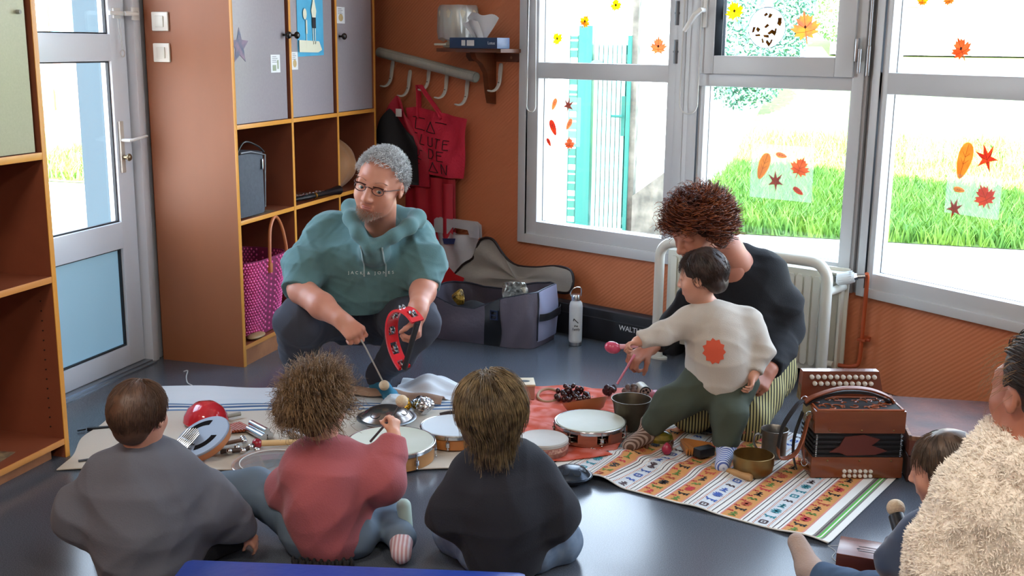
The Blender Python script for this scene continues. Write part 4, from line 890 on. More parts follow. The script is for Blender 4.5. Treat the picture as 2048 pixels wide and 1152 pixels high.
for k_, a_, b_ in bands:
    if k_ == 'w': strip(a_, b_, 'white'); strip(a_ + .006, a_ + .009, 'line', .0006); strip(b_ - .009, b_ - .006, 'line', .0006); continue
    if k_ == 'o':
        strip(a_, b_, 'orange'); strip(a_, a_ + .005, 'pink', .0005); strip(b_ - .005, b_, 'pink', .0005)
        for i in range(17):
            y = .03 + i * .045; glyph([1, 0, 2, 3, 1, 0][i % 6], (a_ + b_) / 2, y, .036, ['black', 'leaf', 'red', 'black', 'leaf', 'rust'][(i * 5 + int(a_ * 50)) % 6])
            glyph(3, (a_ + b_) / 2 + .018, y + .02, .022, 'red')
    else:
        strip(a_, b_, 'pale'); col_ = 'blue' if k_ == 'b' else 'teal'
        for s0 in (a_ + .004, b_ - .011):
            strip(s0, s0 + .007, 'white', .0005)
            for i in range(90):
                X, Y = s0 + .0035, .005 + i * .0088; RG.cur = rk.index('rust'); RG.add([(-(X - .0035), Y, rugz(X, Y) + .001), (-(X + .0035), Y + .004, rugz(X, Y) + .001), (-(X + .0035), Y + .007, rugz(X, Y) + .001), (-(X - .0035), Y + .003, rugz(X, Y) + .001)], [(0, 1, 2, 3)])
        for i in range(17):
            y = .03 + i * .046; glyph([4, 0, 2, 1, 3][(i + int(a_ * 30)) % 5], (a_ + b_) / 2, y, .034, col_ if i % 4 else 'line')
RG.cur = 0; RG.grid(lambda u, v: (-.93 * u, .80 * v, rugz(.93 * u, .80 * v) - .0016), 90, 80)
for (ya, yb) in ((-.002, .004),): RG.cur = rk.index('white'); RG.tube([(-.93 * i / 60, 0, rugz(.93 * i / 60, 0)) for i in range(61)], .0028, 6)
o = RG.build('woven_rug', RM, None, loc=(.028, 2.955, 0), rotz=R(-19.1), auto=None); props(o, 'striped Andean rug with orange, white and blue bands of woven figures on the right', 'rug')
b = MB(); b.tube(spline([(0, 0, .001), (.02, -.03, .001), (.012, -.07, .001), (.03, -.10, .001)]), .0007, 5); b.tube(spline([(0, 0, .001), (.03, .01, .001), (.045, .0, .001)]), .0006, 5); o = b.build('loose_thread', mat('thread_white', 'C9C9C4', rough=.8), None, loc=(.028, 2.95, .0005)); props(o, 'loose white thread at the near corner of the striped rug', 'thread')
b = MB(); b.tube(spline([(-.10, .10, .003), (-.095, .115, .003), (-.085, .105, .003), (-.05, .04, .003), (.0, -.03, .003), (.04, -.06, .003), (.03, -.085, .003)]), .0022, 6); o = b.build('white_cord', mat('thread_white2', 'C9C9C8', rough=.8), None, loc=(-2.43, 3.73, 0)); props(o, 'short white cord lying on the floor in front of the cupboard', 'cord')

# ------------------------------------------------------------------ instruments
M_skinh = mat('drum_skin', 'C9CCC2', rough=.55, noise=.5, nscale=5, col2='B4B9A8'); M_dw_ = mat('light_drum_wood', 'BE8C58', rough=.4, noise=.5, nscale=5, col2='A47444', stretch=(1, 1, 6))
M_dr = mat('red_drum_wood', 'A4624C', rough=.4, noise=.5, nscale=6, col2='7E4434', stretch=(1, 1, 6))
def frame_drum(name, label, loc, r, h, wood, lugs, rim=True, jing=0, rotz=0.0, head_m=None, group=None):
    T = thing(name, label, 'drum', loc, rotz, group)
    b = MB(); b.lathe([(r - .004, 0), (r, .001), (r, h - .006), (r - .004, h - .004), (r - .010, h - .006), (r - .010, .001), (r - .004, 0)], 48) if not jing else None
    if jing:
        b = MB()
        for z0, z1 in ((0, .012), (h - .014, h - .004)): b.lathe([(r - .006, z0), (r, z0 + .001), (r, z1 - .001), (r - .006, z1), (r - .009, z1 - .001), (r - .009, z0 + .001), (r - .006, z0)], 48)
        for i in range(jing):
            a0 = 2 * PI * i / jing; b.M = rotv('Z', a0); b.box((r - .009, -.042 * r / .12, .010), (r, .042 * r / .12 * .55, h - .012))
        b.M = Matrix()
    b.build('shell', wood, T)
    b = MB(); b.lathe([(r + .0005, h - .012), (r + .001, h - .004), (r - .003, h), (r - .006, h - .0015), (0, h - .0018)], 56); b.build('drum_head', head_m or M_skinh, T)
    if rim:
        b = MB(); b.tube([((r + .0035) * math.cos(2 * PI * i / 64), (r + .0035) * math.sin(2 * PI * i / 64), h - .0035) for i in range(64)], .0028, 8, closed=True); b.lathe([(r + .001, h - .016), (r + .0045, h - .015), (r + .0045, h - .003), (r + .001, h - .003)], 56); b.build('metal_rim', M_steel, T)
    for i in range(lugs):
        a = 2 * PI * (i + .35) / lugs; c, s_ = math.cos(a), math.sin(a); b = MB(); b.cyl(((r + .006) * c, (r + .006) * s_, .006), ((r + .006) * c, (r + .006) * s_, h - .006), .0022, n=8); b.M = Matrix.Translation(((r + .003) * c, (r + .003) * s_, h * .40)) @ rotv('Z', a); b.box((-.004, -.006, -.008), (.006, .006, .010), .001); b.M = Matrix(); b.ell(((r + .006) * c, (r + .006) * s_, .006), .004, 8, 6); b.build('tuning_lug', M_steel, T)
    for i in range(jing):
        a = 2 * PI * (i + .36) / jing; c, s_ = math.cos(a), math.sin(a)
        for z in (h * .30, h * .60): b = MB(); b.lathe([(0, .003), (.006, .003), (.016, 0), (.0165, -.001), (.006, .001), (0, .001)], 16, (0, 0, 0)); b.M = Matrix.Translation(((r - .004) * c, (r - .004) * s_, z)); b.v = [tuple(b.M @ Vector(p)) for p in b.v]; b.build('jingle', mat('dark_jingle', '9A9288', rough=.25, metal=1), T)
    return T
frame_drum('frame_drum', 'largest frame drum with a pale skin and metal rim beside the pink child', (-1.344, 3.177, .008), .139, .060, M_dw_, 7, group='frame drums')
frame_drum('frame_drum', 'middle frame drum with a white skin, partly hidden by the blond child', (-1.205, 3.40, .010), .112, .052, mat('orange_drum_wood', 'B8763E', rough=.4), 6, rotz=.3, head_m=mat('white_drum_skin', 'C6CED4', rough=.5), group='frame drums')
frame_drum('tambourine', 'headed tambourine with metal rim and dark jingles on the orange cloth', (-.774, 3.574, .012), .119, .056, M_dr, 7, jing=7, rotz=.45)
T = frame_drum('hand_drum', 'small rimless hand drum with a carved reddish shell on the orange cloth', (-.890, 3.383, .012), .083, .046, mat('carved_red_wood', 'A87A66', rough=.5, noise=.9, nscale=40, col2='7E4A3E'), 0, rim=False, head_m=mat('grey_white_skin', 'BEB9B2', rough=.6, noise=.5, nscale=6, col2='A8A49E'))
b = MB(); b.lathe([(.0835, .016), (.0845, .017), (.0845, .030), (.0835, .031)], 48); b.build('carved_band', mat('dark_carving', '8A4A44', rough=.6, noise=.95, nscale=110, col2='C8A08C'), T)
# steel tongue drums
def tongue_drum(label, loc, r, h, m, rimw, tm, rotz=0.0, lip=.0):
    T = thing('tongue_drum', label, 'drum', loc, rotz, 'steel tongue drums')
    b = MB(); b.lathe([(r * .30, 0), (r * .55, .004), (r * .80, h * .25), (r * .92, h * .45), (r * .96, h * .48)], 48); b.build('bottom_shell', m, T)
    b = MB(); b.lathe([(r * .92, h * .455), (r * rimw, h * .46), (r * (rimw + .01), h * .49), (r * .98, h * .53), (r * .92, h * .52)], 48); b.build('rim', tm, T)
    b = MB(); b.lathe([(r * .93, h * .50), (r * .80, h * .68), (r * .60, h * .86), (r * .38, h * .96), (0, h)], 48); b.build('top_shell', m, T)
    def zz(q): q = q / r; return h * (1 - .42 * q * q - .12 * q ** 4) + .0006
    b = MB()
    for i in range(7):
        a = 2 * PI * i / 7; pts = []
        for (q, w_) in ((.40, -.16), (.66, -.17), (.75, -.08), (.75, .08), (.66, .17), (.40, .16)):
            x = q * r * math.cos(a) - w_ * r * math.sin(a); y = q * r * math.sin(a) + w_ * r * math.cos(a); pts.append((x, y, zz(math.hypot(x, y))))
        b.tube(spline(pts, 4), .0014, 5)
    b.build('tongue_slots', mat('slot_black', '0C0D10', rough=.7), T); return T
tongue_drum('silver steel tongue drum on the striped sheet, in front of the man', (-1.473, 3.444, .01), .100, .075, mat('silver_bronze_steel', '9C948E', rough=.22, metal=.9, noise=.6, nscale=8, col2='74665E'), 1.04, M_brushed)
tongue_drum('dark blue steel tongue drum on the floor at the left end of the rug', (-.742, 3.170, .0), .064, .056, mat('dark_blue_enamel', '2A3340', rough=.28, metal=.4), 1.02, mat('dark_blue_rim', '232B38', rough=.3, metal=.5))
# clear ocean drum
OD = thing('ocean_drum', 'shallow clear-headed ocean drum with an orange wooden hoop beside the pink child', 'drum', (-1.640, 2.935, .009))
b = MB(); b.lathe([(.120, 0), (.124, .001), (.124, .034), (.120, .035), (.116, .034), (.116, .001), (.120, 0)], 48); b.build('hoop', mat('orange_hoop_wood', 'B87A56', rough=.4), OD)
b = MB(); b.lathe([(.1245, .030), (.125, .037), (.121, .039), (.0, .038)], 48); b.build('clear_head', glass_mat('clear_film', (.90, .93, .95), rough=.06, frost=.22, amt=.16), OD)
b = MB(); b.lathe([(0, .002), (.116, .002)], 48); b.build('bottom_head', mat('pale_bottom', 'C2BEB8', rough=.6), OD)
b = MB(); b.tube([(.10 * math.cos(a), .10 * math.sin(a), .040) for a in [2 * PI * i / 48 for i in range(48)]], .0016, 6, closed=True); b.build('printed_ring', mat('white_ring', 'D8D8D4', rough=.5), OD)
# disc kalimba leaning on a red dome
RB = MB(); RB.lathe([(.074, 0), (.078, .006), (.074, .026), (.060, .050), (.036, .068), (0, .075)], 40); o = RB.build('red_dome_drum', mat('gloss_red', 'C22A34', rough=.12, coat=.5), None, loc=(-2.095, 3.29, .012)); props(o, 'shiny red plastic dome drum behind the disc kalimba', 'drum')
KM = Matrix.Translation((-1.935, 3.015, .062)) @ Vector((-.22, -.42, .88)).to_track_quat('Z', 'Y').to_matrix().to_4x4()
KL = thing('kalimba', 'round wooden kalimba with a reflection coloured grey onto its face, two curved slots and metal tines', 'kalimba', tuple(KM.translation), rot=KM.to_euler())
b = MB(); b.lathe([(.080, -.028), (.093, -.018), (.097, 0), (.096, .006)], 48); b.build('body', mat('orange_kalimba_wood', 'B4754A', rough=.3, noise=.4, nscale=6, col2='985A36'), KL)
b = MB(); b.lathe([(.0965, .004), (.0965, .008), (.094, .0105), (0, .0105)], 48); b.build('face_plate', mat('reflection_grey_face', '7C8698', rough=.5), KL)  # blue-grey of the reflected light is put into the face colour
def kslot(cx, cy, r_, a0, a1, w_):
    out = [(cx + (r_ + w_) * math.cos(a0 + (a1 - a0) * i / 12), cy + (r_ + w_) * math.sin(a0 + (a1 - a0) * i / 12)) for i in range(13)] + [(cx + (r_ - w_) * math.cos(a1 - (a1 - a0) * i / 12), cy + (r_ - w_) * math.sin(a1 - (a1 - a0) * i / 12)) for i in range(13)]
    b = MB(); b.prism(out, .0104, .0114); b.build('sound_slot', mat('slot_brown', '0E0807', rough=.9, spec=.1), KL)
kslot(-.01, 0, .060, R(-52), R(22), .011); kslot(-.005, .0, .062, R(108), R(182), .011)
b = MB(); b.box((-.062, -.058, .011), (.016, -.052, .018), .001); b.box((-.060, -.040, .011), (.016, -.035, .019), .001); b.build('bridge', M_steel, KL)
for i in range(8):
    x = -.058 + i * .0098; b = MB(); b.tube([(x, -.072, .014), (x, -.055, .020), (x, -.038, .021), (x, -.005 + .014 * math.sin(PI * i / 7), .028)], [.0022, .0022, .0022, .0018], 6, flat=1.4); b.build('tine', M_steel, KL)
# pan flute, silver tubes, shakers on the sheet
PFt = thing('pan_flute', 'reddish brown wooden pan flute lying behind the kalimba', 'pan flute', (-1.95, 3.245, .018), R(60))
for i in range(9): b = MB(); b.cyl((-.038 + i * .0095, .045 - .0 * i, 0), (-.038 + i * .0095, -.015 - .0045 * i, 0), .0052, n=12); b.build('pipe', mat('red_brown_reed', '96492E', rough=.35), PFt)
for k_, (dx, dz) in enumerate(((0, 0), (.022, .001), (.011, .018))):
    o = MB().cyl((-.055, 0, 0), (.055, 0, 0), .0115, n=20).build('chime_tube', M_steel, None, loc=(-1.855 + dx * .6, 3.215 + dx, .022 + dz), rotz=R(-32)); props(o, ['silver metal chime tube, nearest of three beside the red-headed stick', 'silver metal chime tube, farthest of three beside the red-headed stick', 'silver metal chime tube lying on top of two others'][k_], 'chime', 'silver chime tubes')
GRt = thing('metal_shaker', 'silver mesh tube shaker lying behind the wooden beater', 'shaker', (-1.70, 3.235, .024), R(-12))
b = MB(); b.cyl((-.035, 0, 0), (.03, 0, 0), .017, .014, n=20); b.build('mesh_tube', mat('knurled_metal', '8C8078', rough=.4, metal=.7, wave=('DIAGONAL', 60, 0, .2), col2='B8B0A8'), GRt); b = MB(); b.tube([(-.037 + 0 * a, .0175 * math.cos(a), .0175 * math.sin(a)) for a in [2 * PI * i / 20 for i in range(20)]], .0025, 6, closed=True); b.build('end_ring', M_steel, GRt); b = MB(); b.tube([(-.04, .0, .0), (-.07, .02, -.004), (-.095, .022, -.006)], .004, 8); b.build('wire_handle', M_steel, GRt)
BTR = thing('beater', 'wooden beater with a dark red ball head on the striped sheet', 'beater', (-1.795, 3.115, .026), R(31))
b = MB(); b.ell((0, 0, 0), .0175, 20, 14); b.build('beater_head', mat('dark_red_gloss', '8E1E2E', rough=.2), BTR); b = MB(); b.cyl((.014, 0, 0), (.15, 0, -.006), .0105, .009, n=16); b.build('stick', mat('pale_beech', 'C8A878', rough=.45), BTR)
JB = thing('jingle_stick', 'wooden handle with a row of silver bells in front of the kalimba', 'bells', (-1.83, 3.06, .016), R(25))
b = MB(); b.tube([(-.06, 0, 0), (.02, .004, .002), (.05, .03, .01)], .008, 10); b.build('handle', mat('dark_handle', '3A2A26', rough=.4), JB)
for i in range(5): b = MB(); b.ell((-.03 + i * .022, -.016 + .032 * (i % 2), .006), .0105, 14, 10); b.build('bell', M_steel, JB)
o = MB().cyl((-.05, 0, 0), (.03, 0, .0), .0065, .0075, n=14).build('grey_stick', mat('grey_wood', '8E8E86', rough=.5), None, loc=(-2.03, 3.36, .02), rotz=R(55)); props(o, 'short grey stick standing out beside the red dome drum', 'stick')
JS = thing('sleigh_bell_ring', 'bunch of small silver bells with wooden handles behind the jingle stick', 'bells', (-1.885, 3.115, .018), R(40))
b = MB(); b.tube([(-.04, 0, 0), (.03, 0, .006)], .007, 10); b.build('handle', mat('brown_handle', '6A4A38', rough=.4), JS)
for i in range(3): b = MB(); b.ell((.035, -.014 + i * .016, .006), .010, 14, 10); b.build('bell', M_steel, JS)
b = MB(); b.box((-.045, -.006, .0), (.03, .006, .012), .002); b.tube([(-.05, 0, .006), (-.075, -.012, .006)], .003, 6); o = b.build('black_clip', mat('black_clip', '16181C', rough=.4), None, loc=(-2.41, 3.13, 0), rotz=R(30)); props(o, 'small black clip on the floor at the left end of the sheet', 'clip')
b = MB(); b.tube(spline([(-.10, .0, .003), (-.03, .02, .003), (.02, .012, .003), (.05, .03, .003)]), .004, 6); o = b.build('dark_strap', mat('dark_strap', '3C4046', rough=.6), None, loc=(-2.18, 2.87, .01), rotz=R(25)); props(o, 'thin dark strap lying left of the child in grey', 'strap')
# foil and small things near the man's foot
crumple('foil_bundle', 'crumpled silver and gold foil bundle beside the silver tongue drum', 'foil', (-1.405, 3.63, .01), (.062, .045, .036), M_foil, 11, n=40); crumple('gold_foil', 'small crumpled gold foil piece at the left of the silver foil', 'foil', (-1.462, 3.60, .012), (.026, .024, .036), mat('gold_foil', 'A8842E', rough=.2, metal=1), 12, n=26)
crumple('paper_tissue', 'white crumpled paper under the hanging mallet ball', 'paper', (-1.52, 3.62, .010), (.065, .05, .028), mat('paper_white', 'CBD6DE', rough=.8), 13, n=14)
b = MB(); b.tube(spline([(-.06, 0, .006), (-.02, .02, .012), (.03, .012, .012), (.07, .03, .006)]), [.006] * 19, 8); b.ell((.0, -.015, .010), (.03, .014, .010)); o = b.build('dark_rattle', mat('dark_rattle', '2A1E22', rough=.5), None, loc=(-1.28, 3.62, .008)); props(o, 'small dark rattle right of the foil bundle', 'rattle')
WB = thing('wooden_box_drum', 'small wooden box drum with a pale top beside the blond hair', 'drum', (-1.125, 3.93, .010), R(20))
b = MB(); b.box((-.05, -.045, 0), (.05, .045, .052), .003); b.build('box_body', mat('pinkish_wood', 'A87868', rough=.5), WB); b = MB(); b.box((-.052, -.047, .052), (.052, .047, .060), .002); b.build('top_board', mat('pale_box_top', 'C8B494', rough=.5), WB); b = MB(); b.prism([(.012 + .022 * math.cos(2 * PI * i / 20), .014 * math.sin(2 * PI * i / 20)) for i in range(20)], .060, .0606); b.build('sound_hole', M_black, WB)
# seed rattle
SR = thing('seed_rattle', 'rope ring rattle hung with shiny dark brown seed pods on the orange cloth', 'rattle', (-.935, 3.945, .012), R(10))
b = MB(); b.tube([(-.085 + .040 * math.cos(a), .02 + .05 * math.sin(a), .006 + .010 * math.sin(a)) for a in [2 * PI * i / 28 for i in range(28)]], .0055, 8, closed=True); b.build('rope_ring', mat('tan_rope', 'A88A70', rough=.8), SR)
M_seed = mat('seed_brown', '34181A', rough=.15, coat=.4); b = MB(); b.ell((0, 0, 0), (.0115, .0095, .0085), 12, 8); b.v = [(x, y, z) for x, y, z in b.v]; sd0 = b.build('seed_pod', M_seed, SR)
rr = random.Random(21); first = True
for i in range(46):
    a = rr.uniform(0, 2 * PI); r_ = math.sqrt(rr.random()); x, y = .005 + .070 * r_ * math.cos(a), .042 * r_ * math.sin(a); z = .010 + rr.random() * .050 * (1 - r_ ** 2)
    s_ = sd0 if first else sd0.copy()
    if not first: COL.objects.link(s_); s_.parent = SR
    s_.location = (x, y, z); s_.rotation_euler = (rr.uniform(0, 3), rr.uniform(0, 3), rr.uniform(0, 3)); first = False
# half gourd kalimba
HG = thing('gourd_kalimba', 'half gourd kalimba tilted on the orange cloth, orange-brown with a dark top', 'kalimba', (-.842, 3.800, .036), rot=(R(-20), R(-10), TH))
b = MB()
b.lathe([(0, -.030), (.030, -.026), (.058, -.008), (.070, .018), (.072, .026), (.066, .026)], 40); b.v = [(x * 1.12, y * .85, z) for x, y, z in b.v]; b.build('gourd_shell', mat('orange_gourd', 'B8764A', rough=.35, noise=.4, nscale=10, col2='9A5C38'), HG)
b = MB(); b.lathe([(.0695, .022), (.0695, .027), (0, .027)], 40); b.v = [(x * 1.12, y * .85, z) for x, y, z in b.v]; b.build('top_board', mat('dark_top_board', '221A1A', rough=.35), HG)
for i in range(7): b = MB(); b.tube([(-.03 + i * .01, -.035, .034), (-.03 + i * .01, .03, .036)], .0018, 6); b.build('tine', M_brushed, HG)
# deep metal bowl
M_bronze = mat('dark_bronze', '5E5648', rough=.42, metal=.75, noise=.6, nscale=9, col2='453E34')
b = MB(); b.lathe([(.030, 0), (.052, .004), (.055, .03), (.064, .09), (.070, .104), (.071, .108), (.068, .108), (.061, .09), (.052, .03), (.045, .010), (0, .008)], 44); o = b.build('deep_metal_bowl', M_bronze, None, loc=(-.658, 3.705, .010)); props(o, 'deep dark bronze bowl standing beside the tambourine', 'bowl')
# rattles behind the bowl
for nm, lb, loc, n_, sc_ in (('shell_rattle', 'cluster of dark purple shells behind the bowl, below the pink stick', (-.800, 4.03, .012), 7, .017), ('shell_rattle', 'cluster of grey-brown shells left of the carved tube', (-.735, 4.085, .004), 7, .016)):
    T = thing(nm, lb, 'rattle', loc, group='shell rattles'); rr = random.Random(n_ + int(loc[0] * 100))
    for i in range(n_): b = MB(); b.ell((0, 0, 0), (sc_, sc_ * .55, sc_ * .8), 12, 8, rot=Euler((rr.uniform(0, 2), rr.uniform(0, 2), rr.uniform(0, 3))).to_matrix()); o = b.build('shell', mat('purple_shell' if loc[0] < -.78 else 'grey_shell', '3A262C' if loc[0] < -.78 else '6E625E', rough=.2), T, loc=(rr.uniform(-.02, .02), rr.uniform(-.012, .012), .014 + .026 * (i / n_)))
CTb = thing('carved_tube', 'short white tube shaker with a black carved end behind the bronze bowl', 'shaker', (-.686, 4.105, .026), R(-62)); b = MB(); b.cyl((-.035, 0, 0), (.030, 0, 0), .024, n=24); b.build('tube_body', mat('bone_white', 'BDB7A8', rough=.4), CTb)
b = MB(); b.tube([(.031, .021 * math.cos(a), .021 * math.sin(a)) for a in [2 * PI * i / 24 for i in range(24)]], .0025, 6, closed=True)
for i in range(5): b.cyl((.0305, .010 * math.cos(i * 1.257), .010 * math.sin(i * 1.257)), (.032, .010 * math.cos(i * 1.257), .010 * math.sin(i * 1.257)), .005, n=8)
b.build('carved_end', M_black, CTb)
b = MB(); b.ell((0, 0, .024), (.024, .032, .024)); o = b.build('pink_egg_shaker', mat('pink_marbled', 'B8687C', rough=.35, noise=.9, nscale=30, col2='D8A8B0'), None, loc=(-.628, 4.05, 0), rotz=R(20)); props(o, 'pink marbled shaker behind the bronze bowl, right of the carved tube', 'shaker')
# frog rasp, fan, egg
WFg = thing('painted_frog_guiro', 'yellow-green painted wooden frog rasp on legs on the rug', 'rasp', (-.530, 3.545, .012), R(5))
b = MB(); b.lathe([(.0, .012), (.026, .016), (.036, .030), (.032, .046), (.018, .054), (0, .055)], 28); b.v = [(x * 1.25, y * .8, z) for x, y, z in b.v]; b.build('body', mat('olive_yellow_paint', '8E7A26', rough=.2, noise=.9, nscale=22, col2='3E4A1E'), WFg)
for sx in (-1, 1):
    for sy in (-1, 1): b = MB(); b.tube([(sx * .022, sy * .014, .024), (sx * .040, sy * .026, .016), (sx * .040, sy * .030, .0)], .006, 8); b.build('leg', mat('brown_wood_leg', '5A3826', rough=.5), WFg)
b = MB(); 
for i in range(6): b.box((-.025 + i * .008, -.002, .053 - .0008 * (i - 2.5) ** 2), (-.021 + i * .008, .002, .058 - .0008 * (i - 2.5) ** 2), .001)
b.build('ridges', mat('pale_ridge', 'B8B48A', rough=.4), WFg)
FNf = thing('concertina_fan', 'orange-brown pleated leather fan with a black end piece on the rug', 'fan', (-.425, 3.55, .03), R(-42))
b = MB()
for i in range(13):
    a0, a1 = R(-34 + i * 5.2), R(-34 + (i + 1) * 5.2); z = .006 if i % 2 else 0
    b.add([(-.045, (i - 6.5) * .0015, .0 + z), (-.045, (i - 5.5) * .0015, .0 + .006 - z), (-.045 + .10 * math.cos(a1), .10 * math.sin(a1), .008 - z), (-.045 + .10 * math.cos(a0), .10 * math.sin(a0), .002 + z), (-.045, (i - 6) * .0015, -.018), (-.045 + .10 * math.cos((a0 + a1) / 2), .10 * math.sin((a0 + a1) / 2), -.018)], [(0, 1, 2, 3), (4, 5, 3, 0), (1, 4, 0), (2, 1, 4, 5), (5, 2, 3)])
b.build('pleats', mat('amber_pleats', 'B07238', rough=.35), FNf, auto=15)
b = MB(); b.box((.05, -.035, -.018), (.085, .030, .012), .004); b.build('end_block', M_black, FNf)
b = MB(); b.lathe([(0, 0), (.010, .002), (.0165, .012), (.0165, .020), (.011, .032), (.004, .039), (0, .040)], 24); o = b.build('egg_shaker', mat('raspberry_egg', '9E2A44', rough=.3), None, loc=(-.497, 3.490, .008)); props(o, 'raspberry red egg shaker on the rug in front of the frog rasp', 'shaker')
# singing bowl, mallet, mug
M_brass = mat('aged_brass', '9A7C48', rough=.35, metal=.85, noise=.6, nscale=12, col2='6E5636')
b = MB(); b.lathe([(.030, 0), (.045, .002), (.060, .018), (.064, .040), (.0635, .066), (.061, .067), (.060, .042), (.055, .020), (.040, .008), (0, .006)], 48); o = b.build('singing_bowl', M_brass, None, loc=(-.211, 3.405, .006)); props(o, 'brass singing bowl on the rug beside the toddler foot', 'bowl')
ML = thing('wooden_mallet', 'turned wooden mallet lying in front of the brass singing bowl', 'mallet', (-.272, 3.372, .018), R(-27))
b = MB(); b.tube([(-.075, 0, 0), (-.070, 0, 0), (-.055, 0, 0), (-.05, 0, 0), (-.04, 0, 0), (.06, 0, 0), (.07, 0, 0)], [.008, .011, .011, .007, .009, .0135, .010], 16); b.build('stick', mat('turned_beech', 'B0885A', rough=.4), ML)
MG = thing('metal_mug', 'dented steel mug with a handle behind the singing bowl', 'mug', (-.160, 3.595, .006), R(10))
b = MB(); b.lathe([(.034, 0), (.040, .002), (.040, .060), (.044, .088), (.046, .092), (.044, .093), (.041, .088), (.037, .060), (.037, .006), (0, .005)], 40); b.build('cup', mat('worn_steel', '8A8680', rough=.35, metal=.85, noise=.6, nscale=14, col2='5E5A56'), MG)
b = MB(); b.tube(spline([(-.040, 0, .070), (-.060, -.003, .072), (-.066, -.004, .045), (-.054, -.002, .022), (-.040, 0, .020)]), .004, 8); b.build('handle', M_brushed, MG)
b = MB(); b.lathe([(0, 0), (.016, .004), (.018, .016), (.010, .026), (0, .028)], 20); o = b.build('blue_egg_shaker', mat('blue_gloss', '2E86B8', rough=.4), None, loc=(-1.310, 3.047, 0)); props(o, 'small bright blue shaker on the floor beside the pink child elbow', 'shaker')
b = MB(); b.tube([(.018 * math.cos(a), .014 * math.sin(a), .002) for a in [2 * PI * i / 24 for i in range(24)]], .0018, 6, closed=True); o = b.build('metal_ring', M_steel, None, loc=(-1.265, 3.045, 0)); props(o, 'small metal ring on the floor in front of the largest drum', 'ring')

# ------------------------------------------------------------------ accordion
AC = thing('accordion', 'reddish wooden button accordion with leather straps standing on the rug', 'accordion', (-.036, 3.428, .006), R(17.5))
M_ac = mat('accordion_wood', '84482A', rough=.25, coat=.4, noise=.4, nscale=8, col2='6A3820', stretch=(1, 4, 4)); M_ac2 = mat('accordion_dark_wood', '66301E', rough=.22, coat=.4)
Wd, Dp = .288, .15
b = MB(); b.box((0, 0, 0), (Wd, Dp, .068), .004); b.build('bass_casing', M_ac, AC)
b = MB(); b.box((.004, .004, .145), (Wd, Dp, .218), .004); b.build('treble_casing', M_ac, AC)
for i in range(10):
    z = .068 + i * .0077; b = MB(); ins = .004 + (.006 if i % 2 else 0); b.box((ins, ins, z), (Wd - ins, Dp - ins, z + .0077)); b.build('bellows_fold', mat('bellows_black', '16161A', rough=.5) if i else mat('bellows_black', '16161A'), AC, smooth=False)
b = MB()
for s_ in (0, 1):
    pass
b.prism([(.055, .085), (.085, .105), (.100, .135), (.16, .142), (.21, .128), (.185, .108), (.235, .090), (.20, .078), (.11, .074), (.085, .084)], -.0002, .004, axis='y'); b.build('bellows_pattern', mat('maroon_cloth', '5E2A22', rough=.5), AC, smooth=False)
for x in (.010, Wd - .014):
    b = MB()
    for i in range(12): b.box((x, .0, .070 + i * .0062), (x + .005, .004, .0745 + i * .0062), .0008)
    b.build('bellows_corner', M_steel, AC)
b = MB()
b.box((.012, .008, .2182), (Wd - .008, Dp - .014, .2195)); b.build('grille_backing', mat('grille_dark', '1C1210', rough=.8), AC, smooth=False)
b = MB(); rr = random.Random(5)
for i in range(26):
    cx, cy = rr.uniform(.03, Wd - .03), rr.uniform(.025, Dp - .03); r_ = rr.uniform(.010, .022); a0 = rr.uniform(0, 6.28); b.tube([(min(Wd - .01, max(.012, cx + r_ * (1 - .05 * k) * math.cos(a0 + k * .42))), min(Dp - .014, max(.009, cy + r_ * (1 - .05 * k) * math.sin(a0 + k * .42))), .2205) for k in range(11)], .0022, 5)
for (p, q) in (((.012, .008), (Wd - .008, .008)), ((.012, Dp - .014), (Wd - .008, Dp - .014)), ((.012, .008), (.012, Dp - .014)), ((Wd - .008, .008), (Wd - .008, Dp - .014))): b.tube([(*p, .2205), (*q, .2205)], .0035, 5)
b.build('fretwork_grille', mat('fretwork_wood', '9A5230', rough=.3, coat=.3), AC)
b = MB(); b.add([(-.005, Dp + .0, .205), (Wd * .93, Dp, .205), (Wd * .93, Dp + .045, .205), (-.005, Dp + .045, .205), (.002, Dp + .012, .300), (Wd * .86, Dp + .012, .300), (Wd * .86, Dp + .045, .300), (.002, Dp + .045, .300)], [(0, 3, 2, 1), (4, 5, 6, 7), (0, 1, 5, 4), (1, 2, 6, 5), (2, 3, 7, 6), (3, 0, 4, 7)]); fb_ = b.build('fingerboard', M_ac2, AC)
for j in range(2):
    for i in range(11 - j):
        b = MB(); x = .030 + i * .0202 + j * .010; z = .282 - j * .021; y = Dp + .012 * (z - .205) / .095; b.cyl((0, .004, 0), (0, -.006, 0), .0075, n=14); b.ell((0, -.006, 0), (.0075, .003, .0075), 14, 6); b.build('treble_button', mat('pearl_button', 'D2CEC4', rough=.15), AC, loc=(x, y, z))
for j in range(2):
    for i in range(6): b = MB(); b.cyl((0, .004, 0), (0, -.005, 0), .0062, n=14); b.ell((0, -.005, 0), (.0062, .0025, .0062), 14, 6); b.build('bass_button', bpy.data.materials['pearl_button'], AC, loc=(.105 + i * .0165, 0, .024 - j * .0155))
M_lea = mat('brown_leather', '8A4A2C', rough=.4, noise=.4, nscale=10, col2='6E3822'); M_leb = mat('black_leather', '1A1618', rough=.45)
b = MB(); b.grid(lambda u, v: (lambda p: (p[0], p[1] - .014 + .028 * v, p[2] + .004 * math.sin(PI * v)))(spline([(-.01, .085, .222), (.02, .080, .245), (.10, .075, .272), (.19, .078, .268), (.26, .085, .240), (.275, .09, .215)], 6)[int(round(u * 30))]), 30, 4, .005); b.build('shoulder_strap', M_lea, AC)
